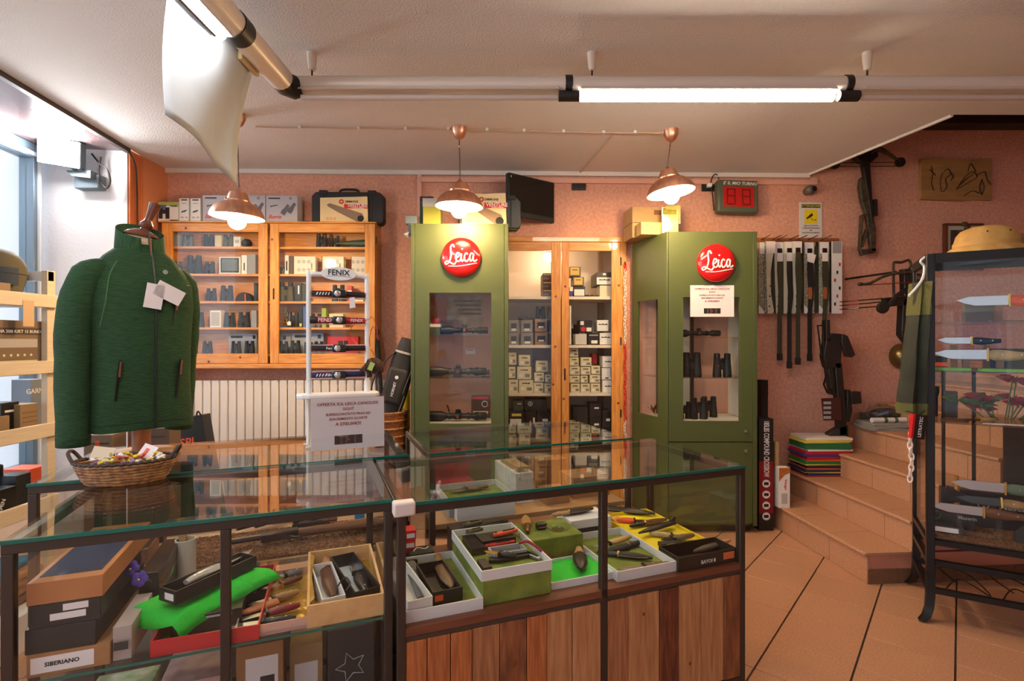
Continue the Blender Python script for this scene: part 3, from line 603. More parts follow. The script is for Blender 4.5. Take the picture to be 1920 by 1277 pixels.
for k in range(4): plate(pst, xat(850+k*4, by), xat(902, by), P(0, 566+k*8, by).z, P(0, 563+k*8, by).z, -.003, BRP)
nc = put('shelf_note', B(-.035, .035, -.002, .002, 0, .04), PAPER, None, (xat(882, by-.02), by-.02, P(0, 664, by-.02).z)); tag(nc, 'small white note card at the back of the scope cabinet', 'note')
plate(nc, -.026, .026, .028, .033, -.002, REDP)
def gshelf(px0, px1, z, Y): return ((xat(px0, Y)+xat(px1, Y))/2, Y, z), (px1-px0)/F*Y
SY = GY+.15
l, L = gshelf(828, 915, shz[0], SY); scope('rifle_scope', 'black rifle scope beside a green carton on the upper glass shelf', l, L, 0)
l, L = gshelf(806, 827, shz[0], SY); o = carton('scope_box', 'dark green carton with white lid on the upper glass shelf', 'box', l, L, .08, .05, M('dark green carton', (48, 66, 50), .6)); put('lid', B(-L/2-.001, L/2+.001, -.041, .041, .05, .07), WHITE, o); put('red_cap', MB().lathe([(.025, .07), (.028, .1), (.018, .115)], 16), REDP, o)
l, L = gshelf(806, 912, shz[1], SY); scope('rifle_scope', 'long black rifle scope with a red turret dot, front of the lower glass shelf', l, L, 0)
l, L = gshelf(850, 918, shz[1], SY+.12); scope('rifle_scope', 'camouflage rifle scope raised behind another on the lower glass shelf', (l[0], l[1], l[2]), L, 0, M('camo brown', (84, 62, 46), .6, noise=(40, .6)))
l, L = gshelf(806, 912, wz0-.004, SY); s3 = scope('rifle_scope', 'rifle scope with an open flip cap on the cabinet floor', l, L, 0)
put('flip_cap', MB().lathe([(.026, 0), (.027, .004)], 16), BLACK, s3, (-L*.18, 0, .085), (0, math.pi/2-.3, 0))
l, L = gshelf(884, 919, wz0-.004, SY+.16); o = carton('leaflet_box', 'brown printed carton standing behind the scope on the cabinet floor', 'box', l, L, .05, .16, M('brown printed', (96, 62, 46), .6)); put('printed_circle', MB().tube([(math.cos(a)*.02+.03, -.0255, .1+math.sin(a)*.02) for a in [2*math.pi*k/14 for k in range(14)]], .003, 5, close=True), WHITE, o); plate(o, -L*.4, L*.4, .03, .05, -.025, CREAM); plate(o, -L*.4, L*.4, .135, .15, -.025, REDP)
# --- right cabinet, left side splayed
RY = 3.51; rx0_, rx1_ = xat(1250, RY), xat(1420, RY); rzt = P(0, 434, RY).z; bx0, bY = .914, 3.93
rc = thing('green_cabinet', 'tall green cabinet with a glazed splayed side, showing binoculars', 'cabinet', (0, 0, 0))
rw0, rw1 = P(0, 790, RY).z, P(0, 557, RY).z; vx0, vx1 = xat(1281, RY), xat(1387, RY); zs2 = P(0, 829, RY).z; dxr = xat(1411, RY)
side = Vector((bx0-rx0_, bY-RY)); sl = side.length; sang = math.atan2(side.y, side.x)
def outline(e): return [(rx0_+e, RY+.02), (rx1_-e, RY+.02), (rx1_-e, bY-e), (bx0+e*1.3, bY-e)]
put('top_panel', MB().prism(outline(0), rzt-.02, rzt), GREENCAB, rc); put('bottom_panel', MB().prism(outline(0), .05, .07), GREENCAB, rc)
put('right_side', B(rx1_-.02, rx1_, RY+.02, bY, .05, rzt-.02), GREENCAB, rc); put('back_panel', B(bx0+.02, rx1_-.02, bY-.015, bY, .05, rzt-.02), M('pink cabinet back', (1, 1, 1)), rc)
put('edge_strip', MB().box(dxr+.003, rx1_, RY, RY+.02, .05, rzt).box(rx0_, rx0_+.012, RY, RY+.02, .05, rzt), GREENCAB, rc, bev=.002)
sw = put('left_side', MB().box(.0, .234*sl, -.018, 0, .05, rzt-.02).box(.831*sl, sl, -.018, 0, .05, rzt-.02).box(.234*sl, .831*sl, -.018, 0, 1.6, rzt-.02).box(.234*sl, .831*sl, -.018, 0, .05, .772), GREENCAB, rc, (rx0_, RY+.005, 0), sang)
put('pane', B(.234*sl, .831*sl, -.012, -.008, .772, 1.6), GL, sw)
dr = put('upper_door', MB().box(rx0_+.014, vx0, RY, RY+.02, zs2+.003, rzt-.002).box(vx1, dxr, RY, RY+.02, zs2+.003, rzt-.002).box(vx0, vx1, RY, RY+.02, rw1, rzt-.002).box(vx0, vx1, RY, RY+.02, zs2+.003, rw0), GREENCAB, rc)
put('pane', B(vx0, vx1, RY+.009, RY+.013, rw0, rw1), GL, dr)
kn = MB().lathe([(.006, 0), (.007, .008), (.012, .014), (.010, .02), (.001, .022)], 14, Matrix.Rotation(math.pi/2, 4, 'X')).mesh('knob'); kn.materials.append(STEEL)
put('knob', kn, None, dr, (xat(1397, RY), RY, P(0, 808, RY).z)); ld = put('lower_door', B(rx0_+.014, dxr, RY, RY+.02, .07, zs2-.003), GREENCAB, rc); put('knob', kn, None, ld, (xat(1397, RY), RY, P(0, 845, RY).z))
put('plinth', MB().prism([(rx0_+.03, RY+.05), (rx1_-.03, RY+.05), (rx1_-.03, bY), (bx0+.06, bY)], 0, .05), BLACK, rc)
put('lining', MB().prism([(rx0_+.012, RY+.025), (rx1_-.022, RY+.025), (rx1_-.022, bY-.02), (bx0+.03, bY-.02)], rw0-.02, rw0-.004).box(rx1_-.034, rx1_-.021, RY+.025, bY-.02, rw0, rzt-.03), WIN, rc)
put('lining_back', MB().box(1.12, 1.34, bY-.03, bY-.016, rw0, rzt-.03), WIN, rc); put('back_post', MB().box(1.34, 1.36, bY-.06, bY-.016, rw0, rzt-.03).box(1.09, 1.11, bY-.06, bY-.016, rw0, rzt-.03), M('dark brown post', (62, 46, 36), .6), rc)
rsz = [P(0, py, RY+.1).z for py in (632, 707)]
for z in rsz: put('glass_shelf', MB().prism([(rx0_+.02, RY+.04), (rx1_-.036, RY+.04), (rx1_-.036, bY-.07), (bx0+.06, bY-.07)], z-.006, z), GLT, rc)
leica_disc('red domed round sign above the paper notice on the splayed cabinet', (xat(1341, RY), RY, P(0, 494, RY).z), 36/F*RY)
BY_ = RY+.13
for a, b, z, t_, lab in ((1283, 1311, rsz[1], 657, 'pair of black binoculars on the lower glass shelf, by the splayed side'), (1340, 1368, rsz[1], 661, 'pair of black binoculars on the lower glass shelf, by the white lining'),
                      (1296, 1324, rw0-.004, 741, 'pair of black binoculars with a red dot in front on the cabinet floor'), (1316, 1342, rw0-.004, 738, 'pair of black binoculars standing behind on the cabinet floor'), (1279, 1298, rw0-.004, 740, 'small pair of black binoculars at the corner of the cabinet floor')):
    Yb = BY_ if 'behind' not in lab else BY_+.09
    hh = {657: .172, 661: .165}.get(t_, .15); bb = binocular('binoculars', lab, (xat((a+b)/2, Yb)-(.012 if 'corner' in lab else 0), Yb+(.02 if 'corner' in lab else 0), z), hh*(.8 if 'corner' in lab else 1))
    put('red_dot', MB().lathe([(.004, 0), (.004, .001)], 10, Matrix.Rotation(math.pi/2, 4, 'X')), REDP, bb, (-.033*hh/.15, -.0235*hh/.15, .07*hh/.15))
scope('rifle_scope', 'thick black digital scope on the upper glass shelf beside the splayed side', (xat(1310, BY_), BY_, rsz[0]), .30, 0, SOFTBLACK)
scope('rifle_scope', 'short black sight at the upper shelf edge behind the side glass', (xat(1262, RY+.3), RY+.3, rsz[0]), .14, 1.2, SOFTBLACK)
lp = thing('leaf_decoration', 'dry brown oak leaves behind the splayed side glass', 'leaves', (xat(1226, RY+.2), RY+.2, rw0-.004))
for k in range(5):
    put('leaf', MB().prism([(0, 0), (.03, .012), (.055, .006), (.075, 0), (.055, -.006), (.03, -.012)], -.0005, .0005), M('dry leaf', (120, 76, 44), .7), lp, (0, 0, .02+.006*k), (.5*math.sin(k), -.5-.15*k, k*1.3))
def sale_note(label, loc, w, h, rot, k=1.0, sleeve=False):
    o = tag(put('paper_notice', B(-w/2, w/2, -.0012, .0012, 0, h), PAPER, None, loc, rot), label, 'notice')
    for s, sz, v in (('OFFERTA SUL LEICA CANOLOX', .0175, .88), ('SIGHT', .0165, .78), ('SUPERSCONTATO FINO AD', .0145, .68), ('ESAURIMENTO SCORTE', .0145, .59), ('A 2700,00€!!!', .0185, .49)):
        text(s, sz*k, MAROON, o, (0, -.0018, h*v))
    pr = put('printed_scope', B(-w*.19, w*.19, -.0022, -.0012, h*.1, h*.27), M('printed black', (36, 32, 32), .5), o)
    for x in (-.1, -.03, .09): plate(pr, w*x-.003, w*x+.003, h*.1, h*.27, -.0022, M('print sheen', (96, 84, 72), .5), 'printed_band')
    plate(pr, -.004, .004, h*.17, h*.2, -.0024, REDP, 'printed_dot')
    if sleeve: put('plastic_sleeve', B(-w/2-.006, w/2+.006, -.0032, -.0028, -.004, h+.012), FILM, o)
    else:
        for x in (-w*.2, w*.05): put('tape', B(x, x+.05, -.002, -.0013, h-.006, h+.012), FILM, o)
    return o
sale_note('white sale notice taped to the green cabinet door', (xat(1335, RY), RY-.002, P(0, 594, RY).z), 82/F*RY, 59/F*RY, 0, .95)
# ================================================================== built-in pine closet
cl = thing('closet', 'built-in pine closet with glazed doors full of scope boxes', 'closet', (0, 3.965, 0), WR)
MEL = M('white melamine', (222, 206, 184), .5); FD = .03
put('lining', MB().box(CLX0, CLX0+.015, .0, .42, 0, CLZ1).box(CLX1-.015, CLX1, .0, .42, 0, CLZ1).box(CLX0, CLX1, .0, .42, CLZ1-.02, CLZ1).box(CLX0, CLX1, .42, .435, 0, CLZ1).box(CLX0, CLX1, 0, .42, 0, .05), MEL, cl)
put('mullion', B(wx(1128, -.4)-.02, wx(1128, -.4)+.02, .36, .42, .05, CLZ1-.02), M('taupe strip', (150, 120, 98), .6), cl)
put('outer_frame', MB().box(wx(1163, FD), wx(1175, FD), -FD, .0, 0, CLZ1).box(CLX0-.03, wx(932, FD), -FD, 0, 0, CLZ1), PINE, cl, bev=.003); put('head_frame', B(CLX0-.03, wx(1175, FD), -FD-.002, .0, CLZ1-.035, CLZ1+.005), PINEH, cl, bev=.003)
za, zb = .1, CLZ1-.037; gt = P(0, 470, 3.94).z
c1 = door(cl, wx(933, FD), wx(1051.5, FD), za, zb, -FD, 0, wx(949, FD), wx(1033.5, FD), .22, gt); c2 = door(cl, wx(1053, FD), wx(1163, FD), za, zb, -FD, 0, wx(1067, FD), wx(1147, FD), .22, gt)
for d_, px, py in ((c1, 1042, 556), (c1, 1041, 650), (c1, 1037, 721), (c2, 1060, 537), (c2, 1057, 748), (c2, 1160, 535), (c2, 1159, 756)):
    put('knot', MB().lathe([(.010, 0), (.006, .0012), (.001, .0013)], 12, Matrix.Rotation(math.pi/2, 4, 'X')), KNOT, d_, (wx(px, FD), -FD, WP(px, py, FD).z))
put('lock_plate', B(-.006, .006, -.004, 0, -.045, .045), M('dark iron', (1, 1, 1)), c2, (wx(1059, FD), -FD, WP(1059, 702, FD).z), 0, .003)
for py in (490, 640, 775): put('hinge', MB().tube([(0, 0, -.03), (0, 0, .03)], .006), DARKST, cl, (wx(1164, FD), -FD, WP(1164, py, FD).z))
CSY = (556, 647, 737, 822); CSZ = [WP(1050, py, -.02).z for py in CSY]
for z in CSZ: put('shelf', B(CLX0+.015, CLX1-.015, .012, .41, z-.022, z), MEL, cl)
cbq = WP(1029, 482, -.2); put('bulb_holder', MB().lathe([(.016, 0), (.018, .03), (.014, CLZ1-.02-cbq.z-.035)], 14), BRASS, cl, (cbq.x, .2, cbq.z+.035)); put('bulb', MB().ball((0, 0, 0), .038, n=16, k=12), M('lit closet bulb', (255, 240, 220), .4, emit=((1, .8, .58), 46)), cl, (cbq.x, .2, cbq.z))
CN = ('top', 'second', 'third', 'bottom')
def cbox(px0, px1, pt, pb, row, mat, what, d=-.06, dep=.14, group=None, rot=0):
    c, w, h = on_shelf(px0, px1, pt, pb, d, CSZ[row], CSY[row])
    return carton('scope_box', what, 'box', (c.x, c.y+dep/2, c.z), w-.002, dep, h-.0015, mat, WR+rot, group), w, h, -dep/2
def scope_print(o, w, cx, cz, L, y, mat=INK):
    put('printed_scope', MB().prism([(cx-L/2, cz-.004), (cx-L/2, cz+.005), (cx-L*.28, cz+.004), (cx-L*.1, cz+.002), (cx-L*.05, cz+.007), (cx+L*.05, cz+.007), (cx+L*.1, cz+.002), (cx+L*.3, cz+.004), (cx+L/2, cz+.006), (cx+L/2, cz-.006), (cx+L*.3, cz-.004), (cx-L*.28, cz-.003)], y-.0007, y, 'xz'), mat, o)
# cream cartons, third shelf
cream = [(953, 968, 661, 685, 685), (972, 994, 666, 687, 687), (1004, 1027, 677, 698, 698), (953, 966, 688, 710, 710), (969, 996, 688, 712, 712), (1001, 1020, 699, 717, 717), (1021, 1033, 703, 718, 718), (953, 971, 712, 737, 737), (972, 1000, 713, 737, 737), (1000, 1019, 718, 737, 737), (1020, 1034, 719, 737, 737),
         (1067, 1084, 654, 670, 670), (1067, 1085, 671, 687, 687), (1088, 1109, 671, 688, 688), (1067, 1087, 688, 704, 704), (1088, 1107, 689, 704, 704), (1108, 1125, 687, 703, 703), (1067, 1087, 705, 719, 719), (1088, 1102, 705, 719, 719), (1105, 1125, 704, 719, 719), (1069, 1087, 720, 737, 737), (1088, 1106, 720, 737, 737), (1107, 1125, 720, 737, 737)]
for i, (a, b, t_, _, pb) in enumerate(cream):
    left = a < 1050
    o, w, h, y = cbox(a, b, t_, pb, 2, CREAM, 'cream scope carton stacked on the third closet shelf, %s door' % ('left' if left else 'right'), group='cream cartons on the third closet shelf')
    scope_print(o, w, 0, h*.72, w*.5, y, DARKP); plate(o, -w*.36, -w*.08, h*.16, h*.42, y, WHITE); plate(o, w*.06, w*.38, h*.16, h*.42, y, M('barcode grey', (120, 116, 108), .6))
for a, b, t_, pb, nm in ((1129, 1149, 669, 690, 'topmost white carton of the stack by the hinge side'), (1129, 1149, 714, 737, 'undermost white carton of the stack by the hinge side')):
    o, w, h, y = cbox(a, b, t_, pb, 2, WHITE, nm+' on the third closet shelf'); scope_print(o, w, w*.1, h*.5, w*.7, y)
o, w, h, y = cbox(1128, 1149, 691, 713, 2, WHITE, 'white and blue carton in the middle of the stack by the hinge side'); plate(o, w*.28, w*.5, h*.2, h, y, M('blue carton', (1, 1, 1))); plate(o, -w*.2, w*.1, h*.08, h*.18, y, INK)
o, w, h, y = cbox(1110, 1119, 667, 686, 2, REDP, 'red edged cream carton behind the third shelf stack', d=-.16)
# second shelf
for i, (a, b, t_, pb) in enumerate(((953, 972, 600, 623), (976, 998, 600, 623), (953, 972, 624, 647), (976, 1000, 624, 647))):
    o, w, h, y = cbox(a, b, t_, pb, 1, M('taupe-grey carton', (128, 118, 110), .55), 'taupe-grey scope carton on the second closet shelf', group='taupe cartons on the second closet shelf')
    plate(o, -w*.25, w*.3, h*.3, h*.72, y, DARKP); plate(o, -w*.2, w*.25, h*.12, h*.3, y, WHITE)
for i, (a, b, t_, pb, nm) in enumerate(((1002, 1026, 598, 622, 'upper'), (1002, 1027, 624, 647, 'lower'))):
    o, w, h, y = cbox(a, b, t_, pb, 1, M('gold-brown carton', (150, 112, 66), .5), nm+' gold-brown scope carton on the second closet shelf'); plate(o, -w*.3, w*.3, h*.28, h*.74, y, INK); plate(o, -w*.2, w*.2, h*.3, h*.42, y-.0004, WHITE)
for k in range(3): cbox(1028, 1034, 574+k*25, 598+k*24.5, 1, M('dark taupe carton', (92, 80, 70), .6), 'narrow dark carton at the closet stile on the second shelf', group='narrow dark cartons by the stile')
c, w, h = on_shelf(976, 1000, 590, 600, -.1, CSZ[1], 647); scope('rifle_scope', 'black scope lying on the taupe cartons in the closet', (c.x, c.y+.02, c.z), .13, 0)
c, w, h = on_shelf(1002, 1025, 574, 598, -.1, CSZ[1], 647)
binocular('binoculars', 'bulky black binoculars on the gold-brown cartons', (c.x, c.y+.02, c.z), .1)
o, w, h, y = cbox(1067, 1071, 573, 646, 1, WHITE, 'tall white panel box at the right closet door stile')
o, w, h, y = cbox(1086, 1110, 600, 624, 1, BLKCARD, 'black carton with a red roundel on the second closet shelf'); put('roundel', MB().lathe([(h*.2, 0), (h*.2, .0008)], 16, Matrix.Rotation(math.pi/2, 4, 'X')), REDP, o, (-w*.2, y, h*.28)); plate(o, w*.06, w*.44, h*.1, h*.4, y, WHITE); plate(o, -w*.42, -w*.15, h*.6, h*.9, y, WHITE)
o, w, h, y = cbox(1119, 1141, 600, 621, 1, WHITE, 'white scope carton on top of its neighbour, second closet shelf'); scope_print(o, w, 0, h*.6, w*.75, y)
o, w, h, y = cbox(1124, 1146, 624, 646, 1, WHITE, 'white scope carton standing on the second closet shelf'); scope_print(o, w, 0, h*.6, w*.75, y)
o, w, h, y = cbox(1078, 1100, 626, 646, 1, M('plain grey carton', (196, 190, 180), .6), 'plain light carton below the red roundel carton'); o, w, h, y = cbox(1102, 1123, 624, 646, 1, BLKCARD, 'black carton with white barcode on the second closet shelf'); plate(o, -w*.2, w*.35, h*.08, h*.35, y, WHITE); plate(o, -w*.4, w*.4, h*.75, h*.83, y, GP)
c, w, h = on_shelf(1070, 1084, 596, 646, -.12, CSZ[1], 646); binocular('binoculars', 'tall black binoculars behind the right closet door', (c.x, c.y+.2, c.z), .17)
# top shelf
for k in range(3):
    o, w, h, y = cbox(1017, 1040, 511+k*15, 526+k*15, 0, M('dark brown carton', (84, 60, 46), .5), ('topmost', 'middle', 'undermost')[k]+' dark brown carton in the stack on the top closet shelf', dep=.22); plate(o, -w*.45, w*.2, h*.72, h*.85, y, CREAM); plate(o, -w*.45, 0, h*.2, h*.45, y, M('barcode grey', (1, 1, 1)))
    put('orange_mark', MB().lathe([(h*.3, 0), (h*.3, .0007)], 14, Matrix.Rotation(math.pi/2, 4, 'X')), M('orange print', (1, 1, 1)), o, (w*.36, y, h*.5))
for a, b, t_, pb, nm in ((1067, 1089, 499, 517, 'upper'), (1074, 1095, 518, 535, 'lower')):
    o, w, h, y = cbox(a, b, t_, pb, 0, M('grey-brown carton', (104, 94, 84), .6), nm+' grey carton with yellow label on the top closet shelf'); plate(o, -w*.4, w*.35, h*.12, h*.9, y, M('yellow label', (214, 182, 90), .6)); plate(o, -w*.25, w*.2, h*.6, h*.7, y-.0004, BRP)
o, w, h, y = cbox(1075, 1097, 536, 556, 0, BLKCARD, 'black carton with a big white label on the top closet shelf'); plate(o, -w*.45, w*.42, h*.12, h*.72, y, WHITE)
o, w, h, y = cbox(1067, 1074, 537, 555, 0, M('violet carton', (58, 52, 130), .5), 'violet and white carton on the top closet shelf'); plate(o, -w*.4, w*.5, h*.55, h, y, WHITE)
o, w, h, y = cbox(1118, 1147, 509, 533, 0, M('dark carton', (58, 50, 44), .5), 'long dark carton with a scope picture on the top closet shelf', dep=.26); plate(o, -w*.5, w*.46, h*.02, h*.58, y, WHITE); scope_print(o, w, 0, h*.38, w*.7, y-.0005); plate(o, -w*.1, w*.1, h*.75, h*.9, y, WHITE)
o, w, h, y = cbox(1124, 1147, 534, 556, 0, M('pale cream carton', (214, 204, 178), .6), 'pale cream carton under the scope picture carton')
c, w, h = on_shelf(1098, 1122, 535, 556, -.1, CSZ[0], 556); scope('rifle_scope', 'small dark scope lying between cartons on the top closet shelf', (c.x, c.y, c.z), .11, .2)
# bottom shelf: black cartons
blk = [(962, 981, 752, 771.5, 'small camouflage carton on a black one'), (953, 983, 772, 822, 'black carton with yellow lettering and white label'), (984, 1004, 772, 822, 'black carton with an orange oval mark'), (983, 1026, 750, 771.5, 'black carton with a white cross-hair emblem'), (1006, 1032, 772, 822, 'tilted black carton with a small white tag'),
       (1074, 1102, 765, 822, 'wide plain black carton behind the right door'), (1105, 1127, 758, 784.5, 'tall black carton with two white tags'), (1105, 1127, 785, 822, 'black carton with a lettered white label'), (1129, 1147, 772, 822, 'black carton stack with grey tags by the hinge side')]
for a, b, t_, pb, nm in blk:
    o, w, h, y = cbox(a, b, t_, pb, 3, BLKCARD if 'camou' not in nm else M('camo carton', (70, 76, 52), .6, noise=(60, .5)), nm+' on the bottom closet shelf')
    h0 = h
    if 'yellow' in nm: plate(o, -w*.3, w*.3, h*.8, h*.9, y, M('yellow print', (1, 1, 1))); plate(o, -w*.4, w*.3, h*.45, h*.7, y, WHITE)
    elif 'orange' in nm: put('oval_mark', MB().lathe([(.008, 0), (.008, .0008)], 14, Matrix.Rotation(math.pi/2, 4, 'X')), ORANGE, o, (0, y, h*.6)); plate(o, w*.25, w*.42, h*.4, h*.75, y, WHITE)
    elif 'cross' in nm:
        put('cross_hair', MB().tube([(math.cos(a_)*.017-w*.25, y-.0003, h*.6+math.sin(a_)*.017) for a_ in [2*math.pi*k/16 for k in range(16)]], .0022, 5, close=True).box(-w*.25-.017, -w*.25+.017, y-.001, y, h*.6-.0015, h*.6+.0015).box(-w*.25-.0015, -w*.25+.0015, y-.001, y, h*.6-.017, h*.6+.017), WHITE, o)
    elif 'plain' not in nm: plate(o, -w*.1, w*.3, h*.6, h*.7, y, WHITE)
# ================================================================== red and white chain on the closet frame
def chain(name, label, px, py0, py1, d, sw, hook=True, Yfix=None):
    Y = Yfix or WY(px, d); z0, z1 = P(px, py0, Y).z, P(px, py1, Y).z; x = (px-CX)/F*Y
    t = thing(name, label, 'chain', (x, Y, z0)); ms = {}
    for nm, m in (('white_link', M('white plastic link', (232, 214, 200), .4)), ('red_link', M('red plastic link', (206, 40, 34), .4))):
        me = MB().tube([(.009*math.cos(a), 0, .017*math.sin(a)) for a in [2*math.pi*k/12 for k in range(12)]], .0038, 6, close=True).mesh(nm); me.materials.append(m); ms[nm] = me
    n = int((z0-z1)/.0255)
    for k in range(n):
        py = py0+(py1-py0)*k/n; nm = 'red_link' if any(a <= py <= b for a, b in sw) else 'white_link'
        put(nm, ms[nm], None, t, (.004*math.sin(k), 0, -.0255*(k+.5)), (0, .1*math.sin(k*2.1), math.pi/2*(k % 2)+.5))
    put('hook', MB().tube(smooth_pts([(0, .03, .012), (0, 0, .012), (0, -.008, 0), (0, 0, -.008)], 4), .003), DARKST, t); return t
chain('plastic_chain', 'red and white plastic chain hanging down the closet frame', 1172, 494, 1010, .05, ((480, 502), (645, 785)))
# ================================================================== things above the green cabinets, monitor, number display
def ytop(px0, px1, pt, pb, Y, zb, name, label, cat, dep, mat, rot=0):
    x = (xat(px0, Y)+xat(px1, Y))/2; w = (px1-px0)/F*Y; h = (pb-pt)/F*Y
    return carton(name, label, cat, (x, Y+dep/2, zb), w, dep, h, mat, rot), w, h, -dep/2
GT = gzt
o, w, h, y = ytop(787, 812, 357, 419, GY+.18, GT, 'scope_carton', 'dark green carton on the cabinet of rifle scopes', 'box', .12, M('dark green carton', (1, 1, 1))); plate(o, -w*.45, w*.45, h*.86, h*.97, y, BLKCARD); put('ring_mark', MB().lathe([(.006, 0), (.006, .0008)], 12, Matrix.Rotation(math.pi/2, 4, 'X')), REDP, o, (-w*.25, y, h*.92))
o, w, h, y = ytop(793, 826, 368, 419, GY+.06, GT, 'gift_box', 'shiny olive and silver box under the middle pendant lamp', 'box', .1, M('olive gloss carton', (142, 140, 52), .2)); put('silver_lid', B(-w/2-.002, w/2+.002, -.052, .052, h*.7, h), M('silver card', (190, 186, 180), .25, .6), o)
c0 = (xat(872, GY+.17)+xat(979, GY+.17))/2; hw = 105/F*(GY+.17)
hc2 = hard_case('black hard case with a grip on the cabinet of rifle scopes', (c0-.03, GY+.2, GT), hw*1.1, .13, .215, .12, 0)
venture_card('sand coloured scope card with a red band on the green cabinet', (xat(908, GY+.09), GY+.1, GT), .3, .23, .06)
sb = thing('spot_light', 'small grey clip light at the edge of the green cabinet', 'lamp', (gx0-.012, GY+.06, GT-.07)); put('clip', B(-.012, .012, -.02, .02, 0, .075), M('grey lamp box', (1, 1, 1)), sb); put('head', B(-.03, .045, -.03, .03, .075, .13), M('grey lamp box', (1, 1, 1)), sb, bev=.004); put('reflector', MB().lathe([(.008, 0), (.022, .03)], 14), WHITE, sb, (-.01, -.01, -.01), (.5, -.4, 0))
mq = WP(998, 372, .14)
mon = thing('wall_monitor', 'black flat monitor turned sideways on the wall', 'monitor', mq, (.0, .0, .62))
put('housing', B(-.215, .215, 0, .04, -.155, .155), BLACK, mon, bev=.006); put('screen', B(-.2, .2, -.003, .001, -.115, .14), M('dark screen', (22, 20, 18), .12), mon); put('grille', B(-.2, .2, -.006, .0, -.152, -.128), SOFTBLACK, mon); put('wall_arm', B(-.04, .04, .03, .16, -.05, .05), BLACK, mon)
put('green_sticker', B(-.198, -.19, -.0045, -.003, .12, .135), M('lime print', (1, 1, 1)), mon)
bk = [(1177, 1252, 388, 418, 'topmost kraft carton on the splayed green cabinet'), (1177, 1252, 419, 447, 'kraft carton under the topmost one on the splayed green cabinet')]
for k, (a, b, t_, pb, nm) in enumerate(bk):
    o, w, h, y = ytop(a+5, b, t_, pb, RY+.22, rzt+(.11 if k == 0 else 0), 'kraft_carton', nm, 'box', .2, KRAFT, .1); plate(o, w*.1, w*.3, h*.5, h*.8, y, BRP)
o, w, h, y = ytop(1200, 1248, 424, 447, RY+.1, rzt, 'kraft_carton', 'low pale kraft carton in front on the splayed green cabinet', 'box', .1, M('pale kraft', (206, 170, 110), .7), .1)
o, w, h, y = ytop(1244, 1274, 400, 434, RY+.04, rzt, 'print_box', 'open green carton with a fox photograph under the tilted lamp', 'box', .09, M('olive gloss carton', (1, 1, 1)), -.2)
ol = put('open_lid', B(-w*.5, w*.5, -.003, .003, 0, .09), WHITE, o, (0, -.01, h), (-.7, .1, 0)); plate(ol, -w*.42, w*.42, .008, .082, -.003, M('photo print', (176, 150, 70), .5, noise=(30, .5), rgb2=(110, 120, 40))); put('back_flap', B(-w*.2, w*.7, .03, .034, h*.6, h+.08), M('olive gloss carton', (1, 1, 1)), o)
o, w, h, y = ytop(1340, 1405, 429, 434, RY+.1, rzt, 'paper_stack', 'flat pile of leaflets on the splayed green cabinet', 'leaflets', .18, PAPER, .06)
dq = WP(1381, 370, .09)
nd = thing('number_display', 'green queue number display with red digits panel', 'display', dq, (-.1, .03, WR)); put('housing', B(-.155, .155, -.03, .045, -.125, .125), M('green-grey housing', (78, 84, 66), .5), nd, bev=.012)
scn = put('digit_panel', B(-.115, .12, -.033, -.029, -.085, .07), M('red acrylic', (176, 24, 20), .25), nd, bev=.004); text("E' IL MIO TURNO", .034, WHITE, nd, (.015, -.0315, .096), shear=.15)
DG = M('dark red segment', (86, 14, 12), .4)
for cx_, on in ((-.055, 'abcdfg'), (.06, 'acdefg')):
    for sname, (x0_, x1_, z0_, z1_) in dict(a=(-.03, .03, .045, .053), b=(.024, .032, .0, .05), c=(.024, .032, -.062, -.006), d=(-.03, .03, -.07, -.062), e=(-.034, -.026, -.062, -.006), f=(-.034, -.026, .0, .05), g=(-.03, .03, -.007, .001)).items():
        put('segment', B(cx_+x0_, cx_+x1_, -.0338, -.033, z0_, z1_), DG, scn)
put('cable', MB().tube(smooth_pts([(-.155, .02, .09), (-.18, .02, .08), (-.175, .02, .02), (-.165, .02, -.1)], 5), .005), BLACK, nd); put('wall_bracket', B(-.05, .05, .04, .084, -.05, .05), BLACK, nd)
for px, py, lab in ((1085, 348, 'black wall socket under the trunking beside the monitor'), (1328, 350, 'black wall socket with a white plug beside the number display')):
    s_ = thing('wall_socket', lab, 'socket', WP(px, py, 0), WR); put('cover_plate', B(-.055, .055, -.012, 0, -.038, .038), BLACK, s_, bev=.003)
    for k in (-1, 0, 1): put('socket_insert', B(k*.03-.012, k*.03+.012, -.0135, -.011, -.022, .022), SOFTBLACK, s_)
    if px > 1200: put('plug', B(-.02, .012, -.05, -.012, -.014, .016), WHITEP, s_, bev=.004); put('plug_cable', MB().tube(smooth_pts([(0, -.045, .015), (.012, -.05, .06), (.04, -.04, .085), (.07, -.02, .07), (.075, -.01, .03)], 5), .004), BLACK, s_)
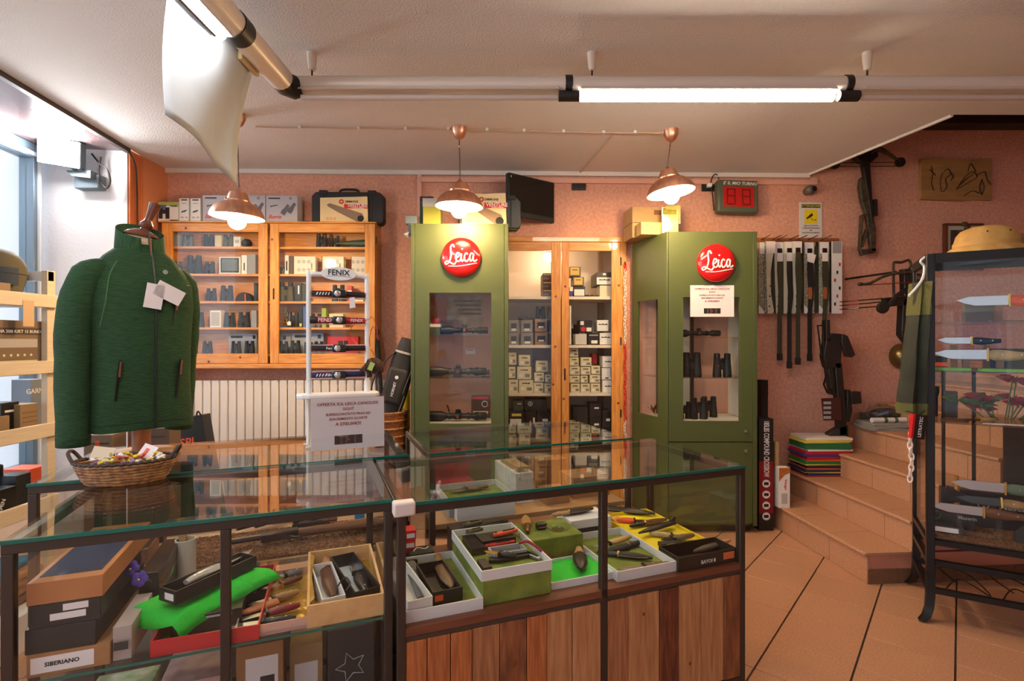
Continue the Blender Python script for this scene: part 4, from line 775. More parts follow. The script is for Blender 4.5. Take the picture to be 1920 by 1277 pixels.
# ================================================================== glass counters
CA = math.radians(20.9); E1 = Vector((math.cos(CA), math.sin(CA))); E2 = Vector((-math.sin(CA), math.cos(CA)))
CT = .849                        # glass top height
GREENEDGE = M('green glass edge', (20, 96, 84), .15); SHB = .49; SHA = .505
def counter(label, FL, L, Dp, shelf_z, shelf_mat, mid=(), wood=False, backposts=(), top_clip=False, sides=True, shelfname='shelf'):
    t = thing('glass_counter', label, 'counter', (FL[0], FL[1], 0), CA); p = .024; zt = CT-.01
    for x in [0, L-p]+list(mid): put('post', B(x, x+p, 0, p, 0, zt-p), BRONZE, t, bev=.002)
    for x in [0, L-p]+list(backposts): put('post', B(x, x+p, Dp-p, Dp, 0, zt-p), BRONZE, t, bev=.002)
    put('front_rail', B(0, L, 0, p, zt-p, zt), BRONZE, t, bev=.002); put('back_rail', B(0, L, Dp-p, Dp, zt-p, zt), BRONZE, t, bev=.002)
    put('side_rail', B(0, p, p, Dp-p, zt-p, zt), BRONZE, t, bev=.002); put('side_rail', B(L-p, L, p, Dp-p, zt-p, zt), BRONZE, t, bev=.002)
    for y in (0, Dp-p): put('bottom_rail', B(p, L-p, y, y+p, .05, .05+p), BRONZE, t)
    for x in (0, L-p): put('bottom_rail', B(x, x+p, p, Dp-p, .05, .05+p), BRONZE, t)
    put('top_pane', B(.002, L-.002, .003, Dp-.003, zt+.0035, CT), GLT, t)
    put('pane_edge', B(-.002, L+.002, -.004, .0025, zt+.001, CT+.0002), GREENEDGE, t)
    lo = shelf_z if wood else .08
    put('front_pane', B(p, L-p, .009, .012, lo, zt-p), GL, t)
    put('side_pane', B(.009, .012, p, Dp-p, .08, zt-p), GL, t); put('side_pane', B(L-.012, L-.009, p, Dp-p, .08, zt-p), GL, t)
    if shelf_mat is GLT:
        s = put(shelfname, B(p+.002, L-p-.002, .014, Dp-.02, shelf_z-.007, shelf_z), GLT, t); put('shelf_edge', B(p+.002, L-p-.002, .0125, .014, shelf_z-.007, shelf_z), GREENEDGE, s)
    else: put(shelfname, B(p+.001, L-p-.001, .014, Dp-.014, shelf_z-.02, shelf_z), shelf_mat, t)
    put('base_board', B(p, L-p, .014, Dp-.014, .074, .084), M('dark base board', (70, 50, 36), .7), t)
    return t
A_FL, AL, AD = (-1.176, 1.188), .888, .565; B_FL, BL, BD = (-.323, 1.459), 1.269, .575
C_FL, CLn, CD = (-1.555, 1.66), 1.215, .6; D_FL, DL, DD = (-.335, 2.108), .965, .6
cA = counter('glass counter with bronze frame holding the green paper and red tray', A_FL, AL, AD, SHA, GLT, mid=(.445,))
cB = counter('glass counter with bronze frame above a front of old planks', B_FL, BL, BD, SHB, M('brown shelf board', (120, 66, 40), .5, noise=(6, .3), stretch=(1, 10, 10)), mid=(.66,), wood=True)
cC = counter('glass counter against the jacket stand, with a cork-lined shelf', C_FL, CLn, CD, SHB, M('shelf board pale', (170, 130, 92), .6), backposts=())
cD = counter('glass counter in front of the green and pine cabinets', D_FL, DL, DD, SHB+.06, M('shelf board pale', (1, 1, 1)), mid=())
# white corner guard, shelf lip and planks of counter B
put('corner_guard', B(-.012, .05, -.012, .03, CT-.036, CT+.004), M('white corner guard', (216, 200, 190), .6), cB, bev=.006)
put('shelf_lip', B(.024, BL-.024, .0, .014, SHB-.022, SHB), M('brown shelf board', (1, 1, 1)), cB); put('shelf_support', B(.024, BL-.024, .004, .018, SHB-.038, SHB-.022), M('dark base board', (1, 1, 1)), cB)
PL = [((0, .05), 'a'), ((.05, .107), 'a'), ((.107, .16), 'a'), ((.16, .232), 'b'), ((.232, .305), 'c'), ((.305, .36), 'a'), ((.36, .435), 'd'), ((.435, .52), 'd'), ((.52, .605), 'b'), ((.605, .71), 'd'), ((.71, .775), 'e'), ((.775, .855), 'd'), ((.855, .94), 'd'), ((.94, 1.0), 'c')]
PM = dict(a=M('plank orange', (190, 112, 58), .6, noise=(7, .3), rgb2=(150, 80, 38), stretch=(16, 16, 1)), b=M('plank tan', (176, 116, 72), .65, noise=(7, .3), rgb2=(140, 86, 50), stretch=(14, 14, 1)),
          c=M('plank stained', (156, 92, 50), .65, noise=(6, .5), rgb2=(104, 58, 32), stretch=(8, 8, 1.4)), d=M('plank pale', (194, 138, 90), .6, noise=(6, .3), rgb2=(160, 106, 64), stretch=(12, 12, 1)), e=M('plank dark red', (128, 66, 34), .6, noise=(8, .5), rgb2=(82, 38, 20), stretch=(10, 10, 1.2)))
px0_, pw = .024, BL-.048
for k, ((a, b), m) in enumerate(PL):
    q = put('plank', B(px0_+a*pw+.0012, px0_+b*pw-.0012, .002+.0025*math.sin(k*2.3), .02, .076, SHB-.04), PM[m], cB, bev=.0015)
    if k in (1, 4, 6, 9, 11):
        put('knot', MB().lathe([(.013 if k == 4 else .006, 0), (.009 if k == 4 else .004, .001), (.001, .0011)], 14, Matrix.Rotation(math.pi/2, 4, 'X')), KNOT, q, (px0_+(a+b)/2*pw, .002+.0025*math.sin(k*2.3), (.32 if k == 4 else .1+.07*(k % 5))))
# ================================================================== knives, sheaths, trays
def seg(a, b, z):
    p, q = PZ(a[0], a[1], z), PZ(b[0], b[1], z); m = (p+q)/2; d = q-p
    return (m.x, m.y, z), math.hypot(d.x, d.y), math.atan2(d.y, d.x)
def knife(label, a, b, z, hm, bm=None, bf=.5, w=.028, style='clip', group=None, name='knife', lift=0, cat='knife', rx=0):
    """blade tip at pixel a, handle end at pixel b, lying on height z"""
    loc, L, ang = seg(a, b, z); bm = bm or STEEL; t = thing(name, label, cat, (loc[0], loc[1], z+.002+lift), (rx, 0, ang), group)
    xb = -L/2+L*bf; o = {'clip': [(-L/2, .1*w), (-L/2+L*.13, .42*w), (xb, .45*w), (xb, -.45*w), (-L/2+L*.2, -.45*w), (-L/2+L*.08, -.2*w)],
                         'drop': [(-L/2, 0), (-L/2+L*.1, .3*w), (xb, .42*w), (xb, -.45*w), (-L/2+L*.12, -.4*w)], 'spear': [(-L/2, 0), (-L/2+L*.12, .35*w), (xb, .4*w), (xb, -.4*w), (-L/2+L*.12, -.35*w)]}[style]
    put('blade', MB().prism(o, .007, .0105), bm, t, bev=.0008)
    rings = []
    for k in range(9):
        u = k/8; x = xb+(L/2-xb)*u; ww = w*(.42+.1*math.sin(u*5.5)-.02*u); th = .0085+.0025*math.sin(u*math.pi); dy = -w*.12*math.sin(u*math.pi*.8)
        if k in (0, 8): ww *= .8; th *= .75
        rings.append([Vector((x, dy+ww*math.cos(c_), .009+th*math.sin(c_))) for c_ in [2*math.pi*j/12 for j in range(12)]])
    put('handle', MB().loft(rings), hm, t)
    put('guard', B(xb-.004, xb+.004, -w*.55, w*.55, .002, .017), BRASS if hm in (TANWOOD, WALNUT) else DARKST, t, bev=.001)
    for u in (.3, .7): put('rivet', MB().lathe([(.003, .0), (.003, .0195), (.002, .02)], 8), STEEL, t, (xb+(L/2-xb)*u, -w*.08, 0))
    return t
def sheath(label, a, b, z, mat, w=.034, th=.018, group=None, loop=True, handle=None, cat='sheath', name='knife_sheath'):
    """sheath with its tip at pixel a and mouth at pixel b; handle: material of a knife handle sticking out"""
    loc, L, ang = seg(a, b, z); t = thing(name, label, cat, (loc[0], loc[1], z+.001), ang, group)
    xe = L/2 if not handle else L*.1
    rings = []
    for k in range(8):
        u = k/7; x = -L/2+(xe+L/2)*u; ww = w*(.18+.34*min(1, u*2.2)) if k else w*.1; hh = th/2*(.45+.55*min(1, u*2.5))
        rings.append([Vector((x, ww*math.cos(c_), th/2+hh*math.sin(c_))) for c_ in [2*math.pi*j/14 for j in range(14)]])
    put('sheath_body', MB().loft(rings), mat, t); put('stitching', MB().tube([(-L/2+(xe+L/2)*u, w*(.18+.34*min(1, u*2.2))*.93, th/2+.002) for u in [i/7 for i in range(1, 8)]], .0012, 5), M('thread', (150, 120, 84), .7), t)
    if loop: put('belt_loop', MB().tube(smooth_pts([(xe-.02, 0, th), (xe+.0, .004, th+.012), (xe+.022, .01, th+.006), (xe+.02, .012, th*.5)], 4), .006, 8, flat=.4), mat, t)
    if handle:
        hr = []
        for k in range(8):
            u = k/7; x = xe-.004+(L/2-xe)*u; ww = w*(.33+.08*math.sin(u*6)); hh = th*.42
            if k == 7: ww *= .6; hh *= .6
            hr.append([Vector((x, ww*math.cos(c_), th/2+hh*math.sin(c_))) for c_ in [2*math.pi*j/12 for j in range(12)]])
        put('handle', MB().loft(hr), handle, t); put('collar', MB().lathe([(w*.36, 0), (w*.37, .006), (w*.33, .008)], 14, Matrix.Translation((xe-.003, 0, th/2)) @ Matrix.Rotation(math.pi/2, 4, 'Y')), BRASS, t)
    return t
def folder(label, a, b, z, mat, w=.024, opened=False, group=None, lift=0):
    loc, L, ang = seg(a, b, z); t = thing('folding_knife', label, 'knife', (loc[0], loc[1], z+.001+lift), ang, group)
    o = [(-L/2, -w*.25), (-L/2+.006, w*.35), (-L*.2, w*.5), (L*.25, w*.4), (L/2, w*.25), (L/2, -w*.3), (L*.2, -w*.4), (-L*.3, -w*.5)]
    put('handle', MB().prism(o, 0, .012), mat, t, bev=.003); put('blade_spine', MB().prism([(-L*.44, w*.3), (-L*.2, w*.58), (L*.2, w*.5), (L*.4, w*.25), (L*.2, w*.2), (-L*.3, w*.1)], .0045, .0075), STEEL, t)
    put('pivot', MB().lathe([(.005, .0), (.005, .0135), (.003, .014)], 12), DARKST, t, (-L*.38, 0, 0)); put('pocket_clip', B(-L*.1, L*.35, -.003, .003, .0125, .0145), DARKST, t); return t
def tray(label, FLpx, rot, w, d, h, z, mat, lin_=None, name='display_tray', cat='tray', th=.004, lin_h=.004, loc=None):
    """open tray, front-left bottom corner at a pixel on height z; local x to the right, y to the back"""
    p = loc or PZ(FLpx[0], FLpx[1], z); t = thing(name, label, cat, (p[0], p[1], z), rot)
    put('bottom', B(0, w, 0, d, 0, .003), mat, t)
    for a, b, c_, d_ in ((0, w, 0, th), (0, w, d-th, d), (0, th, th, d-th), (w-th, w, th, d-th)): put('wall', B(a, b, c_, d_, .003, h), mat, t)
    if lin_: put('lining', B(th, w-th, th, d-th, .003, .003+lin_h), lin_, t)
    return t
def cloc(C, x, y, z): 
    p = Vector(C)+E1*x+E2*y; return (p.x, p.y, z)
TRAYW = M('white tray card', (222, 216, 212), .6); VELV = M('moss velvet', (134, 142, 52), .9, noise=(14, .35), rgb2=(100, 112, 38)); NEON = M('bright green paper', (20, 190, 40), .7, bump=(60, .3)); YEL = M('yellow card', (232, 204, 20), .55)
GOLD = M('gold wrapping foil', (206, 164, 60), .3, .5, noise=(22, .3), bump=(25, .6)); GOLDM = M('floral wrapping paper', (214, 160, 104), .4, noise=(26, .5), rgb2=(224, 178, 120))
# ------------------------------------------------------------------ counter B
ZB = SHB
t1 = tray('white tray at the corner post holding a boxed knife', None, CA, .235, .38, .034, ZB, TRAYW, VELV, loc=cloc(B_FL, .028, .03, 0))
z1 = ZB+.008
lb = tray('white knife box with a grey handled knife in the corner tray', None, CA+.12, .075, .33, .05, z1, TRAYW, None, 'knife_box', 'box', loc=cloc(B_FL, .036, .038, 0))
knife('grey handled heavy knife lying in the white box', (757, 1008), (790, 1128), z1+.006, M('grey rubber handle', (108, 104, 100), .7), DARKST, .5, .04)
bb_ = tray('open black knife box with orange sticker in the corner tray', (812, 1137), CA+.05, .095, .22, .042, z1, BLKCARD, None, 'knife_box', 'box'); plate(bb_, .006, .032, .012, .03, 0, ORANGE)
sheath('tan leather sheath with brass bolster in the black box', (848, 1110), (818, 1045), z1+.006, M('tan-brown leather', (120, 88, 58), .5, bump=(200, .15)), .05, .024, handle=M('horn handle', (150, 112, 68), .35, noise=(20, .4)), loop=False, cat='knife')
lw_ = carton('knife_case', 'black upright knife case standing in the corner tray', 'box', cloc(B_FL, .05, .47, ZB), .035, .13, .09, BLKCARD, CA)
car_ = carton('printed_carton', 'dark green carton with white emblem behind the corner tray', 'box', cloc(B_FL, .155, .46, ZB), .09, .07, .035, M('dark olive carton', (1, 1, 1)), CA); put('emblem', MB().tube(smooth_pts([(-.03, -.01, .0355), (-.01, .02, .0355), (.015, .0, .0355), (.03, .015, .0355)], 4), .002, 5), WHITE, car_)
# velvet stage 1 and its tray
s1 = tag(put('velvet_stage', B(0, .236, 0, .37, 0, .077), VELV, None, (*PZ(904, 1138, ZB)[:2], ZB), CA, .004), 'moss velvet block carrying the full white tray', 'display block')
ZT2 = ZB+.077; pb = s1.location
t2 = tray('white tray full of pocket knives on the velvet block', None, CA, .24, .37, .032, ZT2, TRAYW, VELV, loc=(pb.x-.002, pb.y-.001, 0)); z2 = ZT2+.008
def L2(x, y, z): p = Vector((pb.x, pb.y))+E1*x+E2*y; return (p.x, p.y, z)
o = carton('knife_case', 'black lidded knife case with embossed top in the velvet block tray', 'box', L2(.13, .25, z2), .13, .075, .03, BLKCARD, CA+.05); plate(o, -.03, .03, .008, .016, -.0375, GP); put('embossed_mark', B(-.02, .02, -.01, .01, .03, .0306), DARKST, o)
o = carton('knife_case', 'dark glossy knife case with a clear window in the velvet block tray', 'box', L2(.045, .24, z2), .05, .13, .025, M('dark gloss case', (40, 36, 34), .15), CA)
folder('orange folding knife lying on the embossed case', (924, 1007), (970, 997), z2+.032, ORANGE, .022)
g1 = tray('small grey inner tray with a red pocket knife', None, CA, .12, .06, .024, z2, M('grey inner tray', (168, 164, 158), .6), M('grey inner lining', (120, 118, 114), .8), 'inner_tray', 'tray', loc=L2(.075, .11, 0))
folder('red pocket knife with white emblem in the grey inner tray', (908, 1029), (965, 1019), z2+.008, M('swiss red scales', (186, 24, 30), .3), .02)
folder('large black folding knife in front in the velvet block tray', (915, 1055), (1000, 1042), z2, BLACK, .04); knife('brass edged black claw knife in the velvet block tray', (907, 1040), (968, 1048), z2+.012, BLACK, BRASS, .5, .022)
folder('slim green folding knife at the back of the velvet block tray', (872, 1002), (905, 995), z2+.028, OLIVE, .02); folder('steel folding knife beside the red pocket knife', (985, 1040), (1012, 1052), z2, STEEL, .02)
o = carton('battery_pack', 'small black and orange packet in the velvet block tray', 'packet', L2(.03, .07, z2), .03, .07, .018, BLKCARD, CA); plate(o, -.014, .014, .004, .012, -.035, ORANGE)
ly = thing('bead_lanyard', 'dark red beaded lanyard over the tray edge', 'lanyard', (0, 0, 0)); lp_ = [PZ(975, 1018, z2+.035), PZ(988, 1015, z2+.042), PZ(1003, 1023, z2+.036), PZ(1018, 1035, z2+.02), PZ(1030, 1043, z2)]
bead = MB().ball((0, 0, 0), .0052, n=8, k=6).mesh('bead'); bead.materials.append(M('dark red bead', (150, 22, 30), .3))
sp_pts = smooth_pts([tuple(p) for p in lp_], 6)
for p in sp_pts: put('bead', bead, None, ly, p)
put('cord', MB().tube(sp_pts, .0015, 5), REDP, ly)
# velvet stage 2 and what lies on it
p_ = PZ(992, 1015, ZB+.085); s2 = tag(put('velvet_stage', B(0, .225, 0, .19, 0, .085), VELV, None, (p_.x, p_.y, ZB), CA, .004), 'moss velvet block carrying a glass lens and a pouch', 'display block'); zS = ZB+.085
sheath('leather cased wooden handled tool on the velvet block', (985, 972), (990, 1003), zS, M('ochre leather', (176, 124, 64), .5), .04, .02, handle=WALNUT, loop=False, cat='knife')
c_ = PZ(1014, 992, zS); pc_ = thing('leather_pouch', 'small dark brown leather pouch on the velvet block', 'pouch', c_, CA); put('pouch_body', B(-.02, .02, -.016, .016, 0, .026), M('dark brown leather', (52, 38, 28), .35), pc_, bev=.008); put('pouch_flap', B(-.021, .021, -.0175, .006, .012, .028), M('dark brown leather', (1, 1, 1)), pc_, bev=.006); put('stitching', MB().tube([(-.018, -.018, .012), (.018, -.018, .012)], .0008, 5), KRAFT, pc_)
c_ = PZ(1047, 993, zS); ln_ = thing('glass_dish', 'round clear glass dish on the velvet block', 'dish', c_); put('dish_bowl', MB().lathe([(.03, 0), (.04, .004), (.047, .012), (.048, .013), (.045, .013), (.036, .006), (.001, .005)], 28), GLT, ln_); put('rim', MB().tube([(.0475*math.cos(a), .0475*math.sin(a), .0125) for a in [2*math.pi*k/24 for k in range(24)]], .0016, 6, close=True), GLT, ln_)
sheath('black sheathed knife with cork handle behind the glass dish', (1112, 958), (1034, 971), zS, BLKLEATHER, .036, .02, handle=M('cork', (186, 146, 96), .8, noise=(60, .3)), loop=False, cat='knife')
knife('slim bone handled knife beside the leather cased tool', (960, 990), (975, 1008), zS, M('bone', (196, 164, 112), .4, noise=(18, .4)), STEEL, .5, .018)
wr_ = tag(put('support_box', B(0, .19, 0, .13, 0, .084), TRAYW, None, cloc(B_FL, .755, .402, ZB), CA, .002), 'white box with a dark front carrying the sheathed knife tip', 'box'); put('dark_front', B(.02, .17, -.001, 0, .01, .05), DARKP, wr_)
# bright green tray 3
t3 = tray('white edged tray lined with bright green paper', (1034, 1107), CA, .235, .17, .024, ZB, TRAYW, NEON, lin_h=.012)
sheath('black moulded knife sheath leaning in the bright green tray', (1090, 1076), (1085, 1034), ZB+.02, BLACK, .05, .028, handle=TANWOOD, loop=False, cat='knife')
# tray 4
t4 = tray('white tray with moss lining and five hunting knives', (1158, 1092), CA, .243, .36, .035, ZB, TRAYW, VELV); z4 = ZB+.008
sheath('tan leather sheath with a light handle in the five knife tray', (1122, 1003), (1160, 975), z4, M('tan leather', (196, 146, 96), .55), .05, .02, handle=M('tan leather', (1, 1, 1)), cat='knife'); knife('knife with curly birch handle in the five knife tray', (1112, 1032), (1181, 1011), z4+.012, M('curly birch', (206, 162, 98), .4, noise=(26, .4)), STEEL, .4, .03)
sheath('black rubber handled knife in a short black sheath', (1128, 1043), (1208, 1020), z4, SOFTBLACK, .034, .022, handle=SOFTBLACK, loop=False, cat='knife'); sheath('long black sheath with a slim tip in the five knife tray', (1224, 1052), (1118, 1040), z4, SOFTBLACK, .036, .02, handle=BLACK, loop=False, cat='knife')
knife('knife with red-brown ribbed handle along the tray front', (1157, 1073), (1258, 1062), z4+.006, M('red-brown handle', (96, 46, 36), .5, noise=(60, .3)), STEEL, .5, .03)
# yellow tray 5
p5 = PZ(1243, 1037, ZB+.03); t5 = tray('bright yellow tray of sheathed knives', None, CA+.0, .245, .42, .036, ZB, YEL, M('yellow card', (1, 1, 1)), lin_h=.02, loc=cloc(B_FL, .985, .135, 0)); z5 = ZB+.024
sheath('broad black sheath with gold emblem at the back of the yellow tray', (1228, 968), (1142, 958), z5, BLKLEATHER, .05, .022, loop=False); knife('orange handled knife in the yellow tray', (1218, 982), (1156, 980), z5, ORANGE, DARKST, .45, .03)
sheath('dark brown knife sheath beside the orange handle', (1250, 978), (1180, 992), z5, LEATHER, .034, .02, handle=BLACK, loop=False, cat='knife'); sheath('long black leather sheath with a curled belt loop in the yellow tray', (1198, 1004), (1262, 984), z5+.014, BLKLEATHER, .034, .018)
knife('wood and bone handled knife in the yellow tray', (1288, 1012), (1218, 1006), z5, M('bone', (196, 164, 112), .4, noise=(18, .4)), DARKST, .4, .03); knife('antler handled knife at the edge of the yellow tray', (1240, 1018), (1300, 1008), z5+.006, M('antler', (120, 98, 74), .6, noise=(20, .4)), DARKST, .35, .03)
o = carton('lettered_packet', 'small black packet with white letters in the yellow tray', 'packet', (*PZ(1255, 1023, z5)[:2], z5), .085, .03, .016, BLKCARD, CA-.1); text('K1Z9Y', .013, WHITE, o, (0, -.0155, .008))
# black box 6
p6 = PZ(1283, 1068, ZB); bx6 = tray('open black printed box with a pale wooden handled knife', None, CA-.0, .262, .115, .05, ZB, BLKCARD, None, 'knife_box', 'box', loc=cloc(B_FL, .985, .02, 0))
text('BAYOI 8', .018, WHITE, bx6, (.13, -.001, .02)); plate(bx6, .2, .25, .015, .04, 0, M('orange print', (1, 1, 1)))
sheath('pale wooden handled knife lying in the black printed box', (1300, 1040), (1370, 1018), ZB+.012, M('dark steel sheath', (92, 80, 66), .5), .03, .02, handle=M('tan leather', (1, 1, 1)), loop=False, cat='knife')
# ------------------------------------------------------------------ counter D (behind)
ZD = SHB+.06
for k in range(3):
    p = cloc(B_FL, .10, .5, 0); o = carton('red_carton', ('undermost', 'middle', 'topmost')[k]+' small red carton in the stack behind the corner tray', 'box', (p[0]+.002*k, p[1], ZB+.036*k), .07, .06, .035, M('red carton', (206, 34, 34), .4), CA); plate(o, .0, .03, .008, .024, -.03, WHITE)
o = tray('white tray with moss lining and a horn knife in the counter before the closet', None, CA, .3, .25, .035, ZD+.04, TRAYW, VELV, loc=cloc(D_FL, .1, .08, 0))
carton('riser_box', 'flat grey carton under the white tray before the closet', 'box', cloc(D_FL, .25, .2, ZD), .3, .24, .04, M('grey card', (1, 1, 1)), CA)
knife('horn handled knife in the tray before the closet', (845, 925), (915, 915), ZD+.05, M('antler', (1, 1, 1)), STEEL, .4, .04)
o = carton('white_carton', 'white carton with a slim brown box in it, before the closet', 'box', cloc(D_FL, .48, .3, ZD), .09, .3, .14, WHITE, CA); put('brown_box', B(-.03, .03, -.13, .1, .14, .165), KRAFT, o, bev=.002)
rb_ = thing('lined_case', 'open red lined case in the counter before the green cabinet', 'case', cloc(D_FL, .2, .45, ZD), CA); put('case_base', B(-.12, .12, -.08, .08, 0, .05), M('dark carton', (1, 1, 1)), rb_); put('red_lining', B(-.112, .112, -.072, .072, .05, .054), M('red satin', (150, 24, 34), .5), rb_); put('case_lid', B(-.12, .12, .075, .095, .04, .2), M('red satin', (1, 1, 1)), rb_)
for x, y, w, d, h, lab in ((.62, .14, .12, .12, .06, 'low cardboard carton in the counter before the closet'), (.82, .2, .2, .16, .1, 'wide cardboard carton with taped top before the closet'), (.72, .42, .16, .14, .14, 'tall kraft carton at the back of the counter before the closet')):
    o = carton('cardboard_box', lab, 'box', cloc(D_FL, x, y, ZD), w, d, h, CARD, CA); put('tape', B(-w/2-.0006, w/2+.0006, -.012, .012, h-.03, h+.0006), KRAFT, o)
fo = [folder('dark pocket knife behind the velvet block, with steel clip', (856, 1000), (900, 990), ZB+.087, BLACK, .03), folder('olive pocket knife beside the red cartons', (868, 988), (903, 981), ZB+.087, OLIVE, .03), folder('long grey pocket knife behind the velvet tray', (905, 991), (950, 981), ZB+.087, DARKST, .028)]
o = carton('knife_pad', 'dark display pad under the pocket knives behind the velvet block', 'display pad', L2(.125, .438, ZB), .23, .11, .087, BLKCARD, CA)
o = tray('white lid leaning behind the pocket knives', None, CA, .26, .05, .06, ZD, TRAYW, None, 'box_lid', 'lid', loc=cloc(D_FL, .12, .02, 0))
# ------------------------------------------------------------------ counter A
ZA = SHA
def AL_(x, y, z): return cloc(A_FL, x, y, z)
stk = [(.165, .34, .055, CARD, 'carton with a pasted paper name on its end, undermost of the long boxes', 0), (.14, .36, .06, BLKCARD, 'glossy black long box above the named carton', -.02), (.14, .36, .055, BLKCARD, 'black long box with two white labels below the tan one', .03), (.15, .4, .054, M('tan wood carton', (190, 122, 68), .55, noise=(10, .15)), 'tan long box with a window on top of the stack', 0)]
z = ZA
for w, d, h, m, lab, r in stk:
    o = carton('long_box', lab, 'box', AL_(.035+w/2, .03+d/2, z), w, d, h, m, CA+r); y = -d/2
    if 'named' not in lab and 'name' in lab: plate(o, -w*.45, w*.3, .008, .046, y, PAPER); text('SIBERIANO', .014, INK, o, (-w*.08, y-.0015, .027))
    if 'two white' in lab: plate(o, -.005, .045, .034, .05, y, PAPER); plate(o, -.03, .04, .014, .03, y, PAPER)
    if 'window' in lab: put('lid_window', B(-w*.42, w*.42, -d*.42, d*.42, h, h+.0008), M('dark blue print', (64, 70, 88), .25), o); put('orange_sticker', B(-w*.2, w*.2, d*.2, d*.42, h+.0008, h+.0014), ORANGE, o)
    z += h+.0006
o = carton('slim_carton', 'pale grey slim carton wedged beside the long boxes', 'box', AL_(.222, .13, ZA), .04, .18, .085, M('pale grey carton', (176, 160, 152), .5), CA); plate(o, -.015, .015, .03, .05, -.1, DARKP)
o = carton('gold_line_carton', 'dark brown carton with gold lines beside the red tray', 'box', AL_(.225, .39, ZA), .05, .28, .13, M('dark brown gloss', (52, 40, 32), .25), CA)
for k in range(4): put('gold_line', B(.0252, .0256, -.12, .1, .06+.012*k, .062+.012*k), BRASS, o)
rt = tray('red tray with olive lining under the green paper', (141, 1262), CA-.04, .25, .40, .04, ZA, M('red tray card', (190, 30, 34), .4), M('olive lining', (120, 122, 44), .8), loc=AL_(.285, .025, 0)); zr = ZA+.008
o = carton('knife_carton', 'dark brown knife carton lying in the red tray', 'box', AL_(.40, .14, zr), .17, .1, .05, M('dark brown gloss', (1, 1, 1)), CA+.02); plate(o, -.06, .06, .038, .043, -.05, GP)
o = carton('knife_carton', 'black carton under the green paper in the red tray', 'box', AL_(.42, .33, zr), .17, .1, .062, BLKCARD, CA)
# draped green paper
gp = []; nx, ny = 14, 16
c0, c1, c2_, c3 = PZ(220, 1158, .58), PZ(340, 1176, .56), PZ(528, 1064, .60), PZ(372, 1066, .60)
for j in range(ny+1):
    v = j/ny; row = []
    for i in range(nx+1):
        u = i/nx; a = c0.lerp(c1, u).lerp(c3.lerp(c2_, u), v); z = .585+.015*v+.004*math.sin(u*6+v*4)+.003*math.sin(v*11)
        if v < .14: z -= .035*(1-v/.14)**1.5*(.6+.4*math.sin(u*4))
        if u > .84: z -= .05*((u-.84)/.16)**1.5*(1-.5*v)
        if u < .08: z -= .012*(1-u/.08)
        row.append(Vector((a.x, a.y, z)))
    gp.append(row)
n = nx+1; gpm = MB().add([p for r in gp for p in r], [(j*n+i, j*n+i+1, (j+1)*n+i+1, (j+1)*n+i) for j in range(ny) for i in range(nx)])
go = put('crepe_paper', gpm, NEON); go.modifiers.new('thick', 'SOLIDIFY').thickness = .0016; tag(go, 'crumpled bright green crepe paper draped over the red tray', 'paper')
o = carton('paper_riser', 'long black carton propping up the green crepe paper', 'box', AL_(.45, .25, ZA+.001), .07, .1, .082, BLKCARD, CA-.3)
l_, L_, an_ = seg((316, 1128), (468, 1058), .61)
kb = tray('open glossy black knife box on the green crepe paper', None, an_, L_, .07, .036, .606, BLKCARD, None, 'knife_box', 'box', loc=(l_[0]-math.cos(an_)*L_/2+math.sin(an_)*.03, l_[1]-math.sin(an_)*L_/2-math.cos(an_)*.03, 0))
put('price_label', B(-.0006, .0, .01, .045, .008, .026), PAPER, kb)
knife('broad pointed knife with clear wrap in the glossy black box', (474, 1036), (350, 1100), .62, M('clear wrapped handle', (170, 160, 150), .2), STEEL, .5, .04, 'spear')
# flowers, tube, foil trays
fw = thing('flower_spray', 'artificial violet pansies with green stems beside the paper tube', 'flowers', (0, 0, 0)); VIO = M('violet petal', (92, 62, 160), .7); STEM = M('green stem', (76, 104, 54), .7)
b_ = PZ(300, 1110, ZA+.05)
for (px, py, zz) in ((246, 1066, .66), (262, 1086, .645)):
    h_ = PZ(px, py, zz)
    put('stem', MB().tube(smooth_pts([tuple(b_), ((b_.x+h_.x)/2, (b_.y+h_.y)/2, zz-.03), tuple(h_)], 5), .002, 6), STEM, fw)
    for k in range(5):
        a = k*1.2566; put('petal', MB().ball((.011*math.cos(a), 0, .011*math.sin(a)), .011, .003, .011, 8, 6), VIO, fw, h_, (-.4, 0, .2))
    put('flower_eye', MB().ball((0, -.004, 0), .003, n=8, k=6), YEL, fw, h_)
for k in range(6): put('leaf', MB().prism([(0, 0), (.02, .007), (.045, 0), (.02, -.007)], -.0005, .0005), STEM, fw, (b_.x-.03+.012*k, b_.y+.004*k, ZA+.055+.004*k), (.2, -.5, k*1.1))
put('long_stem', MB().tube(smooth_pts([tuple(b_), tuple(PZ(318, 1085, .60)), tuple(PZ(326, 1062, .63))], 5), .003, 6), STEM, fw)
tp = PZ(348, 1085, ZA); tb = thing('paper_tube', 'white paper tube holding a cork stick', 'tube', (tp.x, tp.y, ZA)); put('tube_wall', MB().lathe([(.031, 0), (.031, .135), (.028, .135), (.028, .003), (.001, .003)], 24, cap=False), M('white paper tube', (214, 204, 184), .7), tb); put('cork_stick', MB().tube([(.012, 0, .01), (-.005, 0, .1), (-.024, .01, .2)], .012, 10), M('cork', (1, 1, 1)), tb)
ft = tray('foil lined tray with a row of small knives', None, CA, .2, .35, .03, ZA, M('pink foil', (214, 176, 164), .22, .5), GOLD, loc=AL_(.475, .03, 0)); zf = ZA+.008
